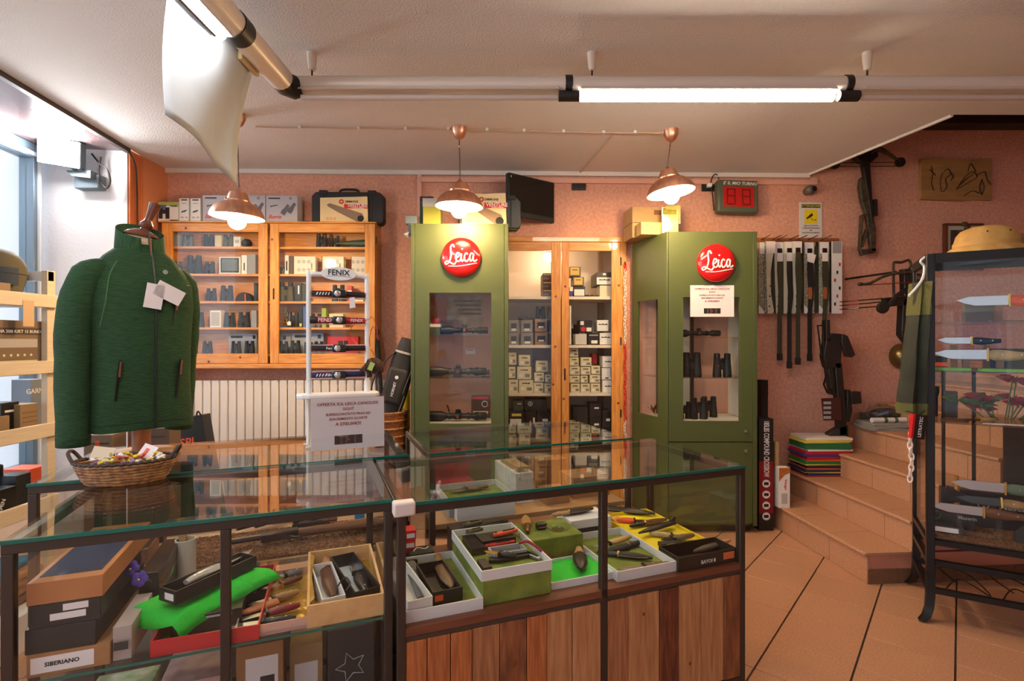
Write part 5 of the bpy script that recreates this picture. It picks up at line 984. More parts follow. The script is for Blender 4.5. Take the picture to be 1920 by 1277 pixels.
rows_ = [((432, 1182), (555, 1165), 'dark handled steak knife along the front of the foil tray', BLACK), ((440, 1172), (562, 1140), 'knife with burgundy handle in the foil tray', M('burgundy handle', (128, 28, 44), .4)), ((465, 1142), (560, 1115), 'stag handled knife in the foil tray', M('stag', (170, 128, 78), .5, noise=(24, .4))), ((490, 1112), (565, 1088), 'knife with brown and pale handle in the foil tray', WALNUT), ((505, 1092), (566, 1076), 'grey handled knife at the back of the foil tray', M('grey rubber handle', (1, 1, 1)))]
for a, b, lab, m in rows_: knife(lab, a, b, zf+.002, m, STEEL, .48, .026, 'drop')
sheath('orange leather sheath with a press stud in the foil tray', (442, 1160), (520, 1133), zf+.008, M('orange leather', (176, 100, 56), .5), .034, .016, loop=False)
gf = tray('gold wrapped floral box holding two boxed knives', None, CA, .212, .40, .062, ZA, GOLDM, GOLD, 'gift_tray', 'tray', th=.007, loc=AL_(.655, .025, 0)); zg = ZA+.012
put('crumpled_foil', MB().prism([(.007, .02), (.02, .05), (.012, .2), (.02, .36), (.007, .39)], .01, .06), GOLD, gf)
w1 = tray('white box with a brown leather sheath in the gold wrapped box', None, CA+.12, .066, .26, .045, zg, TRAYW, None, 'knife_box', 'box', loc=AL_(.695, .06, 0)); sheath('brown leather sheath with a cord and wrapped handle', (624, 1128), (610, 1048), zg+.006, LEATHER, .05, .026, handle=M('wrapped tan handle', (176, 120, 78), .3), loop=False, cat='knife')
put('cord_loop', MB().tube(smooth_pts([(.05, .05, .05), (.075, .06, .07), (.085, .03, .06), (.07, .015, .05)], 5), .0025, 6), BLACK, w1)
b1 = tray('black box with a sawback knife in the gold wrapped box', None, CA+.2, .08, .30, .05, zg, BLKCARD, M('marble card', (206, 206, 204), .5), 'knife_box', 'box', loc=AL_(.785, .06, 0)); sk = knife('sawback survival knife with a drilled black guard', (652, 1028), (692, 1122), zg+.01, M('black tube handle', (36, 36, 38), .25), STEEL, .6, .045)
for k in range(8): put('saw_tooth', MB().prism([(-.02+.008*k, -.0205), (-.016+.008*k, -.026), (-.012+.008*k, -.0205)], .007, .0105), STEEL, sk)
# boxes on the counter base
for x, y, w, d, h, m, lab in ((.12, .3, .16, .2, .2, M('floral carton', (196, 190, 160), .6, noise=(20, .5), rgb2=(120, 140, 80)), 'flowery carton on the base board under the red tray'), (.32, .3, .16, .2, .24, M('pink cupcake carton', (196, 156, 146), .6, noise=(24, .3)), 'pink printed carton on the base board'), (.5, .32, .13, .2, .3, CARD, 'brown carton with a shipping label on the base board'), (.63, .36, .1, .16, .24, KRAFT, 'narrow kraft carton on the base board'), (.77, .36, .15, .14, .26, M('dark grey bag', (70, 62, 58), .5), 'dark bag with white star drawing on the base board')):
    o = carton('stored_box', lab, 'box' if 'bag' not in lab else 'bag', AL_(x+.02, y, .084), w, d, h, m, CA)
    if 'shipping' in lab: plate(o, -.04, .05, .12, .26, -d/2, PAPER); plate(o, .0, .04, .15, .2, -d/2-.0004, DARKP)
    if 'star' in lab: put('star_drawing', MB().tube([(math.cos(a)*(.05 if k % 2 else .024), -d/2-.001, .13+math.sin(a)*(.05 if k % 2 else .024)) for k, a in enumerate([math.pi/5*i for i in range(10)])], .0015, 5, close=True), WHITE, o)
    if 'kraft' in lab: plate(o, -.035, .035, .1, .18, -d/2, PAPER)
# ------------------------------------------------------------------ counter C
def chips(mb, x0, x1, y0, y1, z, n):
    r = random.Random(9)
    for _ in range(n):
        s = r.uniform(.003, .006); m = Matrix.Translation((r.uniform(x0+.006, x1-.006), r.uniform(y0+.006, y1-.006), z)) @ Matrix.Rotation(r.uniform(0, 6), 4, Vector((r.random()-.5, r.random()-.5, r.random()+.1)))
        mb.box(-s, s, -s*.7, s*.7, -s*.5, s*.5, m)
    return mb
ZC = SHB
ck = put('cork_bed', chips(B(.34, CLn-.03, .03, .34, 0, .010), .34, CLn-.03, .03, .34, .010, 2600), M('cork granules', (150, 100, 58), .9, noise=(160, .5), rgb2=(96, 58, 30), bump=(160, 1)), None, (C_FL[0], C_FL[1], ZC), CA, kind='stuff'); tag(ck, 'bed of loose brown cork granules under the rifle', 'cork granules')
zk = ZC+.012
l_, L_, an_ = seg((462, 1018), (760, 972), zk+.02)
rf = thing('rifle', 'break-open rifle with walnut stock lying on the cork bed', 'rifle', (l_[0], l_[1], zk+.004), an_)
put('stock', MB().loft([[Vector((x, dy+wd*math.cos(a), .026+hh*math.sin(a))) for a in [2*math.pi*k/12 for k in range(12)]] for x, wd, hh, dy in ((-L_*.22, .018, .016, 0), (-L_*.1, .02, .018, -.004), (.0, .02, .018, -.008), (L_*.12, .032, .02, -.012), (L_*.36, .045, .022, -.02), (L_*.5, .05, .022, -.022))]), WALNUT, rf)
put('receiver', B(-L_*.42, -L_*.2, -.022, .02, .01, .045), DARKST, rf, bev=.006); put('barrel', MB().tube([(-L_*.42, 0, .03), (-L_*.62, 0, .03)], .012), DARKST, rf); put('trigger_guard', MB().tube(smooth_pts([(-L_*.26, -.02, .026), (-L_*.22, -.045, .026), (-L_*.16, -.04, .026), (-L_*.14, -.018, .026)], 5), .003), DARKST, rf); put('hammer', B(-L_*.2, -L_*.17, .016, .034, .018, .034), DARKST, rf)
def pistol(label, a, b, z, grip):
    l, L, an = seg(a, b, z); t = thing('revolver', label, 'revolver', (l[0], l[1], z), an)
    put('barrel', MB().tube([(-L*.5, .012, .016), (-L*.1, .012, .016)], .009, 10), DARKST, t); put('cylinder', MB().lathe([(.017, -.02), (.019, -.016), (.019, .016), (.017, .02)], 12, Matrix.Translation((-L*.02, .008, .018)) @ Matrix.Rotation(math.pi/2, 4, 'Y')), DARKST, t)
    put('frame', B(-L*.16, L*.16, -.014, .02, .01, .024), DARKST, t, bev=.004); put('trigger_guard', MB().tube([(L*.02+.016*math.cos(a), -.018+.014*math.sin(a), .016) for a in [2*math.pi*k/12 for k in range(12)]], .0025, 6, close=True), DARKST, t)
    put('grip', MB().loft([[Vector((x+dx, dy+.018*math.cos(a), .016+.013*math.sin(a))) for a in [2*math.pi*k/10 for k in range(10)]] for x, dx, dy in ((L*.12, 0, .002), (L*.26, 0, -.004), (L*.42, 0, -.018), (L*.5, 0, -.022))]), grip, t); return t
pistol('revolver with a light walnut grip lying on the cork bed', (446, 1000), (530, 978), zk, M('light walnut', (160, 98, 54), .35))
bx = tray('black box with a small pistol beside the rifle', None, CA+.05, .15, .08, .035, zk, BLKCARD, M('marble card', (1, 1, 1)), 'pistol_box', 'box', loc=(*PZ(548, 1000, zk)[:2], 0)); pistol('small pistol with a brown grip inside the black box', (562, 992), (625, 976), zk+.01, WALNUT)
o = carton('blue_packet', 'small bright blue packet behind the rifle butt', 'packet', (*PZ(674, 980, zk)[:2], zk), .042, .03, .045, M('bright blue packet', (50, 150, 200), .35), CA)
pb_ = tray('walnut case with a pale lining behind the paper tube', None, CA, .17, .15, .055, ZC, WALNUT, CREAM, 'wooden_case', 'case', loc=cloc(C_FL, .12, .14, 0)); put('silver_ornament', MB().tube(smooth_pts([(.03, .05, .03), (.07, .07, .035), (.12, .06, .03), (.15, .08, .03)], 5), .006, 8), STEEL, pb_)
for k, (x, y, w, lab) in enumerate(((.06, .38, .05, 'dark long case lying at the far side of the jacket stand counter'), (.3, .48, .06, 'black long case behind the walnut case'), (.7, .47, .05, 'flat dark case at the back of the cork-lined shelf'))): carton('long_case', lab, 'case', cloc(C_FL, x+.1, y, ZC), .26, w, .05, BLKCARD, CA)
# ================================================================== on the counter tops
# candy basket
bq = PZ(228, 905, CT); WK = M('wicker', (176, 122, 66), .6, noise=(60, .4), rgb2=(110, 66, 32)); WKD = M('dark wicker braid', (66, 44, 28), .6, noise=(80, .4))
bk_ = thing('candy_basket', 'oval wicker basket of sweets standing on the glass counter', 'basket', (bq.x, bq.y+.02, CT), CA-.05); RX, RYb = .135, .085
def oval(k, a): return (RX*k*math.cos(a), RYb*k*math.sin(a))
for j in range(7):
    kk = .8+.2*(j/6)**.7; z = .006+.0095*j
    put('wicker_coil', MB().tube([(*oval(kk, a), z+.0012*math.sin(a*9+j)) for a in [2*math.pi*i/44 for i in range(44)]], .0058, 7, close=True), WK, bk_)
put('basket_base', MB().prism([oval(.8, 2*math.pi*i/32) for i in range(32)], .002, .008), WK, bk_)
put('rim_braid', MB().tube([(*oval(1.02, a), .072+.002*math.sin(a*40)) for a in [2*math.pi*i/160 for i in range(160)]], .0055, 6, close=True), WKD, bk_)
for sgn in (-1, 1): put('basket_handle', MB().tube(smooth_pts([(sgn*RX*.97, -.03, .07), (sgn*RX*1.1, -.02, .1), (sgn*RX*1.12, .0, .108), (sgn*RX*1.1, .02, .1), (sgn*RX*.97, .03, .07)], 5), .0055, 7), WKD, bk_)
CM = [M('candy '+n_, c_, .3) for n_, c_ in (('yellow', (236, 208, 40)), ('white', (232, 228, 220)), ('violet', (150, 110, 160)), ('red', (206, 70, 50)), ('cream', (230, 210, 160)))]
cm_mesh = []
for m in CM:
    me = MB().ball((0, 0, 0), .0095, .0065, .006, 8, 6).prism([(-.017, -.006), (-.008, -.0015), (.008, -.0015), (.017, -.006), (.017, .006), (.008, .0015), (-.008, .0015), (-.017, .006)], -.0006, .0006).mesh('wrapped_sweet'); me.materials.append(m); cm_mesh.append(me)
rg = random.Random(5); bo = Matrix.Translation(bk_.location) @ Matrix.Rotation(CA-.05, 4, 'Z')
names = ('yellow', 'white', 'violet', 'red', 'cream')
for k in range(64):
    a = rg.uniform(0, 2*math.pi); r = rg.uniform(0, .84)**.6*.86; x, y = oval(r, a); z = .046+.032*(k/64)+.016*(1-r)
    p = bo @ Vector((x, y, z)); ci = rg.choice((0, 0, 0, 1, 1, 2, 3, 4))
    o = put('wrapped_sweet', cm_mesh[ci], None, None, p, (rg.uniform(-.6, .6), rg.uniform(-.6, .6), rg.uniform(0, 6))); tag(o, 'wrapped sweet in %s paper heaped in the wicker basket' % names[ci], 'sweet', 'sweets in the basket')
for x, y, r, lab in ((-.08, .02, .4, 'folded beige paper slip stuck among the sweets'), (.05, .01, -.3, 'white and red snack wrapper stuck among the sweets')):
    p = bo @ Vector((x, y+.02, .085)); o = put('paper_slip', B(-.03, .03, -.001, .001, -.02, .025), M('slip '+lab[:5], (214, 196, 166) if 'beige' in lab else (236, 214, 204), .5), None, p, (-.6, .2, r)); tag(o, lab, 'paper slip')
    if 'red' in lab: plate(o, -.012, .004, -.01, .012, -.001, ORANGE)
# headlamp stand
fa, fb = Vector((-.884, 2.25)), Vector((-.657, 2.345)); fang = math.atan2(fb.y-fa.y, fb.x-fa.x); fwid = (fb-fa).length; fc = (fa+fb)/2
fs = thing('headlamp_stand', 'white tubular stand displaying headlamps on the counter', 'display stand', (fc.x, fc.y, CT), fang); hw_ = fwid/2; ztop = P(0, 516, 2.3).z-CT; zpl = P(0, 738, 2.3).z-CT
put('tube_frame', MB().tube(smooth_pts([(-hw_, 0, .004), (-hw_, 0, .3), (-hw_, 0, ztop-.03), (-hw_+.008, 0, ztop-.008), (-hw_+.03, 0, ztop), (hw_-.03, 0, ztop), (hw_-.008, 0, ztop-.008), (hw_, 0, ztop-.03), (hw_, 0, .3), (hw_, 0, .004)], 5), .0105, 12), WHITEP, fs)
put('header_plate', MB().prism([(.075*math.cos(a), ztop+.004+.029*math.sin(a)) for a in [2*math.pi*k/28 for k in range(28)]], -.016, -.011, 'xz'), WHITEP, fs); text('FENIX', .034, INK, fs, (0, -.0168, ztop+.008)); put('header_line', MB().tube(smooth_pts([(-.055, -.0165, ztop-.01), (0, -.0165, ztop-.006), (.055, -.0165, ztop-.01)], 4), .0007, 5), INK, fs); put('yellow_mark', B(.02, .024, -.0172, -.016, ztop+.022, ztop+.026), YEL, fs)
put('shelf_plate', MB().prism([(-hw_-.05, -.03), (-hw_-.03, -.055), (hw_+.03, -.055), (hw_+.05, -.03), (hw_+.05, .03), (hw_+.03, .05), (-hw_-.03, .05), (-hw_-.05, .03)], zpl-.014, zpl+.004), WHITEP, fs, bev=.004)
put('foot_hook', MB().tube(smooth_pts([(-hw_-.003, -.012, zpl-.01), (-hw_-.003, -.016, .03), (-hw_-.012, -.02, .012), (-.02-hw_, -.02, .02)], 4), .004), WHITEP, fs)
put('foot', B(-hw_-.012, hw_+.012, -.02, .02, 0, .006), WHITEP, fs)
for k, (py, m, m2, word, lab) in enumerate(((552, M('black strap', (34, 30, 32), .8), WHITE, None, 'headlamp on black strap with white dashes and a tag'), (601, M('red strap', (206, 28, 34), .7), WHITE, 'FENIX', 'headlamp on red strap'), (653, M('black strap', (1, 1, 1)), WHITE, 'Fenix', 'headlamp on black strap with white lettering above the plate'), (702, M('navy strap', (28, 38, 84), .8), WHITE, 'Fenix', 'headlamp on navy strap, lowest on the stand'))):
    z = P(0, py, 2.29).z; wp_ = Matrix.Translation((fc.x, fc.y, 0)) @ Matrix.Rotation(fang, 4, 'Z') @ Vector((0, 0, z))
    t = thing('headlamp', lab, 'headlamp', wp_, fang, 'headlamps on the white stand'); n = 13
    fr_ = [Vector((-hw_+.012+(2*hw_-.024)*i/(n-1), -.014-.016*math.sin(math.pi*i/(n-1)), 0)) for i in range(n)]; bk2 = [Vector((p.x, .014+.014*math.sin(math.pi*i/(n-1)), .0)) for i, p in enumerate(fr_)][::-1]
    loop = fr_+bk2; vv = []; hs = .0125
    for p in loop: vv += [(p.x, p.y, -hs), (p.x, p.y, hs)]
    st_ = put('strap', MB().add(vv, [(2*i, 2*((i+1) % len(loop)), 2*((i+1) % len(loop))+1, 2*i+1) for i in range(len(loop))]), m, t); st_.modifiers.new('t', 'SOLIDIFY').thickness = .002
    put('strap_back', MB().add([(p.x, p.y-.002, -.011+.004) for p in bk2]+[(p.x, p.y-.002, .016) for p in bk2], [(i, i+1, n+i+1, n+i) for i in range(n-1)]), WHITE, t)
    for q in range(5):
        if word is None or k == 3: put('strap_dash', MB().prism([(-.095+q*.012, -.006), (-.09+q*.012, -.006), (-.085+q*.012, .006), (-.09+q*.012, .006)], -.029, -.0285, 'xz'), m2, st_, (0, -.0035+abs(.6-q*.2)*.004, 0))
    for zz in (-.0122, .0122): put('orange_edge', MB().tube([(p.x, p.y-.001, zz) for p in fr_], .0009, 5), ORANGE if k != 1 else INK, st_)
    if word:
        text(word, .024 if k == 1 else .017, m2, st_, (-.055 if k == 1 else -.035, -.0308, 0))
        if k == 1: text(word, .02, m2, st_, (.075, -.027, 0))
    ho = put('lamp_housing', B(-.03, .03, -.05, -.02, -.017, .017), BLACK, t, bev=.007); put('lamp_lens', MB().lathe([(.013, .0), (.0135, .006), (.011, .008), (.001, .0085)], 16, Matrix.Translation((-.008 if k != 1 else .0, -.049, .0)) @ Matrix.Rotation(math.pi/2, 4, 'X')), M('lamp reflector', (206, 206, 200), .15, .7), ho)
    if k == 0:
        put('price_tag', MB().prism([(0, 0), (.024, .004), (.02, .05), (-.002, .046)], -.0006, .0006, 'xz'), PAPER, t, (.045, -.033, -.062))
    if k == 1: put('battery_case', MB().tube([(-hw_+.004, -.024, 0), (-hw_+.03, -.026, 0)], .016, 12), BLACK, t)
    put('acrylic_holder', MB().box(-hw_, hw_, -.012, .014, -.019, -.0165), M('frosted acrylic', (220, 214, 206), .3), t)
sale_note('white sale notice in a clear sleeve leaning on the headlamp stand', (-.690, 2.185, CT+.004), .297, .215, math.atan2(.12, .27), 1.0, True).rotation_euler.x = -.05
# small red ribbon, plush boar, phone on the stand
rbn = thing('red_ribbon', 'thin red ribbon looped over the stand post', 'ribbon', (fb.x, fb.y-.012, 0)); z0 = P(0, 600, 2.33).z
put('ribbon_loop', MB().tube(smooth_pts([(-.05, -.01, z0-.01), (.01, -.015, z0), (.03, -.01, z0+.012), (.05, -.01, z0-.04), (.055, -.01, z0-.09), (.035, -.012, z0-.03), (.018, -.012, z0-.08), (.02, -.012, z0-.12)], 6), .004, 6, flat=.25), REDP, rbn); put('ribbon_tail', MB().tube(smooth_pts([(-.05, -.01, z0-.02), (-.07, -.012, z0-.05), (-.055, -.01, z0-.09), (-.03, -.01, z0-.115)], 6), .004, 6, flat=.25), REDP, rbn)
bp_ = P(700, 688, 2.3); FUR = M('brown plush', (96, 62, 36), .95, noise=(60, .6), rgb2=(50, 30, 18), bump=(160, 1))
pl = thing('plush_boar', 'small brown plush boar with a green label hanging on the stand', 'plush toy', bp_)
put('body', MB().loft([[Vector((x, r*.9*math.cos(a)*(1+.08*math.sin(5*a)), dz+r*math.sin(a)*(1+.08*math.cos(7*a)))) for a in [2*math.pi*k/16 for k in range(16)]] for x, r, dz in ((-.055, .006, -.012), (-.048, .012, -.01), (-.03, .022, .0), (-.01, .034, .006), (.01, .038, .004), (.03, .033, 0), (.042, .02, -.004), (.046, .006, -.004))]), FUR, pl)
for x, y in ((-.018, -.016), (-.018, .016), (.02, -.016), (.02, .016)): put('leg', MB().tube([(x, y, -.02), (x, y, -.046)], [.009, .007], 8), FUR, pl)
for y in (-.012, .012): put('ear', MB().prism([(0, 0), (.008, .018), (.016, 0)], -.002, .002, 'xz'), FUR, pl, (-.028, y, .02))
put('green_label', B(-.012, .01, -.039, -.037, -.014, .022), M('lime print', (1, 1, 1)), pl, (0, 0, 0), (0, .4, 0)); put('snout', MB().lathe([(.007, 0), (.006, .004)], 10, Matrix.Translation((-.056, 0, -.012)) @ Matrix.Rotation(-math.pi/2, 4, 'Y')), BLACK, pl); put('hanging_cord', MB().tube([(.02, 0, .03), (-.012, 0, .08)], .0015, 5), BLACK, pl)
# ================================================================== behind the counters, between stand and green cabinet
hs_ = P(722, 860, 3.3)
wb_ = thing('wicker_hamper', 'tall brown wicker hamper behind the counters', 'basket', (xat(722, 3.45), 3.50, 0)); zr_ = P(0, 770, 3.4).z
put('hamper_body', MB().lathe([(.1, 0), (.11, .1), (.125, zr_*.6), (.14, zr_-.03)], 20), M('hamper wicker', (150, 86, 34), .6, noise=(40, .5), rgb2=(92, 48, 18), stretch=(1, 1, 3)), wb_)
for j in range(12): put('wicker_coil', MB().tube([((.112+.028*j/11)*math.cos(a), (.112+.028*j/11)*math.sin(a), zr_*(.3+.68*j/11)) for a in [2*math.pi*i/24 for i in range(24)]], .008, 6, close=True), WK, wb_)
tbg = thing('tripod_bag', 'black padded tripod bag standing in the wicker hamper', 'bag', (xat(722, 3.4), 3.46, P(0, 790, 3.4).z), (0, .27, 0)); bl = .6
put('bag_body', MB().loft([[Vector((w*math.cos(a), .06*math.sin(a), z)) for a in [2*math.pi*k/16 for k in range(16)]] for z, w in ((-.15, .05), (.0, .07), (.2, .085), (.4, .08), (.5, .065), (.56, .055))]), M('black nylon', (32, 30, 30), .75, bump=(300, .2)), tbg); put('bag_pocket', B(-.065, .06, -.075, -.03, .12, .36), M('black nylon', (1, 1, 1)), tbg, bev=.02)
put('white_band', MB().lathe([(.0815, .46), (.0815, .472), (.07, .475)], 18), M('pale band', (170, 162, 154), .6), tbg).scale = (.86, .8, 1)
put('white_name', B(-.008, .012, -.0765, -.075, .16, .27), M('black nylon', (1, 1, 1)), tbg); text('HORNET', .024, WHITE, tbg, (.0, -.0775, .22), (math.pi/2, -math.pi/2, 0)); put('emblem', MB().lathe([(.012, 0), (.012, .001)], 14, Matrix.Rotation(math.pi/2, 4, 'X')), WHITE, tbg, (0, -.076, .3))
put('shoulder_strap', MB().tube(smooth_pts([(-.06, -.03, .46), (-.13, -.04, .34), (-.15, -.04, .2), (-.11, -.04, .08), (-.07, -.03, .0)], 6), .014, 8, flat=.35), BLKLEATHER, tbg)
for z in (.2, .02): put('piping', MB().tube([(.075, -.045, z+.17), (.06, -.052, z)], .002, 5), GREYC, tbg)
yt = tag(put('yellow_tube', MB().lathe([(.03, 0), (.033, .01), (.033, P(0, 738, 3.5).z), (.028, P(0, 738, 3.5).z+.005)], 18), M('yellow plastic', (206, 178, 24), .35), None, (xat(760, 3.72), 3.72, 0)), 'yellow plastic tube standing next to the green cabinet', 'tube'); put('cap', MB().lathe([(.034, 0), (.034, .02)], 18), YEL, yt, (0, 0, P(0, 738, 3.5).z-.02)); text('K', .05, INK, yt, (0, -.034, P(0, 798, 3.6).z))
mt = thing('folded_tripod', 'grey metal tripod leaning behind the black bag', 'tripod', (xat(718, 3.7), 3.8, .0), (0, -.06, 0)); zt_ = P(0, 622, 3.75).z
for dx in (-.018, .018): put('leg', MB().tube([(dx, 0, 0), (dx*.7, 0, zt_)], .011, 8), M('grey metal', (110, 104, 100), .4, .6), mt)
put('head', B(-.03, .03, -.02, .02, zt_-.02, zt_+.02), DARKST, mt, bev=.004); put('sleeve', MB().tube([(.02, -.01, zt_*.65), (.014, -.01, zt_-.06)], .016, 8), SOFTBLACK, mt)
# ================================================================== jacket on the stand
KNIT = M('green rib knit', (40, 76, 36), .95, noise=(220, .3), rgb2=(28, 56, 28), stretch=(.15, .15, 1.3), bump=(260, .5)); KNITC = M('green collar knit', (50, 88, 46), .95, noise=(160, .35), rgb2=(30, 58, 30), stretch=(1.4, 1.4, .1), bump=(200, .4))
jb = Vector((-1.49, 2.08)); JR = math.radians(50)
ms = thing('jacket_stand', 'wooden tailor bust stand carrying the green jacket', 'mannequin', (jb.x, jb.y, CT), JR)
PW = M('turned wood', (190, 118, 62), .4, noise=(8, .2), stretch=(6, 6, 1)); CAPW = M('dark turned wood', (104, 56, 36), .25)
put('round_base', MB().lathe([(.13, 0), (.135, .008), (.128, .016), (.03, .02)], 32), M('pale wooden base', (196, 150, 106), .5), ms); put('pole', MB().lathe([(.032, .018), (.032, .25)], 16), PW, ms)
zn = P(0, 446, 2.06).z-CT
put('bust', MB().loft([[Vector((a_*math.cos(t_), b_*math.sin(t_)+y_, z_)) for t_ in [2*math.pi*k/20 for k in range(20)]] for z_, a_, b_, y_ in ((.14, .14, .1, 0), (.45, .14, .105, 0), (.66, .14, .09, .01), (.73, .1, .075, .02), (.77, .062, .06, .02), (zn+.012, .058, .056, .012))]), M('cream bust cloth', (226, 196, 156), .8), ms)
put('neck_cap', MB().lathe([(.055, 0), (.066, .006), (.06, .014), (.04, .026), (.022, .034)], 24), CAPW, ms, (0, .01, zn+.006), (.1, .1, 0)); put('knob', MB().lathe([(.018, .03), (.014, .04), (.022, .052), (.024, .06), (.014, .075), (.013, .085), (.022, .15), (.0225, .152)], 20), CAPW, ms, (0, .01, zn+.004), (.1, .32, 0))
jk = thing('knit_jacket', 'green knitted zip jacket with price tags on the wooden bust', 'jacket', (jb.x, jb.y, CT), JR)
zs_ = P(0, 497, 2.06).z-CT; zh = P(0, 806, 2.0).z-CT
def ring(z, a, b, y, n=32, p=2.3):
    out = []
    for k in range(n):
        t_ = 2*math.pi*k/n; c, s = math.cos(t_), math.sin(t_)
        out.append(Vector((a*abs(c)**(2/p)*(1 if c >= 0 else -1), y+b*abs(s)**(2/p)*(1 if s >= 0 else -1), z+.004*math.sin(t_*3))))
    return out
put('torso', MB().loft([ring(zh, .172, .125, 0), ring(zh+.012, .176, .129, 0), ring(zh+.2, .168, .13, 0), ring(zh+.36, .172, .132, 0), ring(zs_-.16, .18, .132, .0), ring(zs_-.07, .178, .12, .005), ring(zs_-.02, .155, .1, .012), ring(zs_+.03, .12, .085, .016), ring(zs_+.062, .085, .074, .016), ring(zs_+.075, .075, .07, .014)], cap=False), KNIT, jk)
cr = []
for z_, k_ in ((0, 1.0), (.03, .98), (.07, .95), (.085, .94), (.084, .9), (.03, .93)):
    rr = [Vector((.086*k_*math.cos(t_), .014+.08*k_*math.sin(t_), zs_+.055+z_*(1+.25*math.sin(t_))+(.018*math.sin(t_)))) for t_ in [-math.pi/2+.2+(2*math.pi-.4)*k/22 for k in range(23)]]; cr.append(rr)
v = [p for r in cr for p in r]; n = 23
co = put('collar', MB().add(v, [(j*n+i, j*n+i+1, (j+1)*n+i+1, (j+1)*n+i) for j in range(5) for i in range(22)]), KNITC, jk); co.modifiers.new('t', 'SOLIDIFY').thickness = .004
for sg in (-1, 1):
    cz = P(0, 846, 1.92).z-CT if sg < 0 else .06
    path = smooth_pts(([(-.105, .01, zs_-.012), (-.168, .0, zs_-.055), (-.206, .0, zs_-.2), (-.212, .005, zs_-.42), (-.212, .0, cz+.02)] if sg < 0 else [(.1, .02, zs_-.012), (.15, .03, zs_-.06), (.17, .055, zs_-.2), (.165, .08, zs_-.42), (.16, .09, cz+.02)]), 5); N = len(path); R0 = [.035, .07, .073, .07, .064]
    rings = []
    for i, p in enumerate(path):
        u = i/(N-1)*4; j = min(3, int(u)); r = R0[j]+(R0[j+1]-R0[j])*(u-j); d = (path[min(i+1, N-1)]-path[max(i-1, 0)]).normalized(); sx_ = d.cross(Vector((0, 1, 0))).normalized(); fy = sx_.cross(d).normalized()
        rings.append([p+sx_*r*.78*math.cos(a)*(1+.03*math.sin(i*1.7+a*2))+fy*r*1.05*math.sin(a) for a in [2*math.pi*k/18 for k in range(18)]])
    sv_ = put('sleeve', MB().loft(rings, cap=False), KNIT, jk); sv_.modifiers.new('t', 'SOLIDIFY').thickness = .003
    put('cuff_seam', MB().tube([p+Vector((0, 0, .028)) for p in rings[-1]], .0018, 5, close=True), M('dark seam', (20, 40, 22), .9), sv_)
ZIP = M('black zip', (16, 18, 16), .5); fy_ = -.131
put('front_zip', MB().tube([(.01, -.058, zs_+.13), (.012, -.07, zs_+.06), (.012, -.098, zs_+.01), (.012, -.123, zs_-.07), (.012, -.1335, zs_-.16), (.012, -.133, zh+.3), (.012, -.13, zh+.01)], .0042, 6), ZIP, jk)
PULL = M('leather zip pull', (120, 70, 46), .5)
put('zip_pull', MB().tube([(.012, -.069, zs_+.10), (.012, -.082, zs_+.03)], .0055, 6, flat=.5), PULL, jk)
for x, z, h in ((-.1, zh+.12, .15), (.1, zh+.12, .15), (.085, zs_-.24, .12)):
    fyp = -.1325+.012*(abs(x)/.115)**2; pk = put('pocket_zip', MB().tube([(x-.012, fyp+.006, z), (x+.004, fyp+.006, z+h)], .007, 6, flat=.5), ZIP, jk); put('pocket_pull', MB().tube([(x+.004, fyp-.004, z+h-.004), (x-.002, fyp-.007, z+h-.06)], .0055, 6, flat=.5), PULL, pk)
put('sleeve_seam', MB().tube(smooth_pts([(-.1, -.088, zs_+.0), (-.128, -.112, zs_-.06), (-.142, -.122, zs_-.16), (-.155, -.105, zs_-.25)], 5), .002, 5), M('light seam', (66, 104, 60), .9), jk)
put('hem_seam', MB().tube([p*1.004+Vector((0, 0, .03)) for p in ring(zh+.0, .176, .129, 0)], .0016, 5, close=True), M('dark seam', (1, 1, 1)), jk); put('round_badge', MB().lathe([(.009, 0), (.009, .002)], 12, Matrix.Rotation(math.pi/2, 4, 'X')), GREYC, jk, (.05, -.113, zs_-.03))
for x, z, r, w, h in ((.005, zs_-.13, .15, .06, .095), (.055, zs_-.115, -1.1, .06, .1)): put('price_tag', B(-w/2, w/2, -.0008, .0008, -h/2, h/2), PAPER, jk, (x, -.143, z), (0, r, 0))
# ================================================================== left shelving by the window
XS = -2.25; BEECH = M('beech rail', (224, 204, 172), .5, noise=(8, .1), stretch=(10, 1, 10)); WSH = M('white shelf board', (226, 224, 220), .5)
sh = thing('shelf_unit', 'white shelf unit with beech front rails before the window', 'shelving', (XS, 0, 0))
y0, y1 = 1.75, 2.55
for x in (0, -.36): put('post', B(x-.03, x+.0, y1-.045, y1, 0, 1.65), BEECH if x == 0 else WSH, sh, bev=.002); put('post', B(x-.03, x, y0, y0+.045, 0, 1.65), WSH, sh, bev=.002)
put('top_bar', B(-.36, 0, y1-.04, y1-.01, 1.6, 1.645), WSH, sh); LV = [(553, 577), (676, 700), (793, 819), (930, 958)]; SZ = []
for pt, pb in LV:
    z1_ = P(0, pt, 2.5).z; z0_ = P(0, pb, 2.5).z; SZ.append(z0_+.016); put('front_rail', B(.0, .018, y0, y1, z0_, z1_), BEECH, sh, bev=.003); put('shelf_board', B(-.38, 0, y0, y1-.05, z0_, z0_+.016), WSH, sh)
put('hanging_tag', B(.019, .02, 2.36, 2.415, SZ[0]-.11, SZ[0]+.01), M('red edged tag', (206, 170, 130), .6), sh)
def sbox(px0, px1, row, h, mat, lab, dep=.14, xoff=.0, name='device_box', cat='box'):
    X = XS-.03-xoff; ya, yb = X*F/(px0-CX), X*F/(px1-CX); w = abs(yb-ya)
    o = carton(name, lab, cat, (X-dep/2, (ya+yb)/2, SZ[row]), w, dep, h, mat, math.pi/2); return o, w, -dep/2
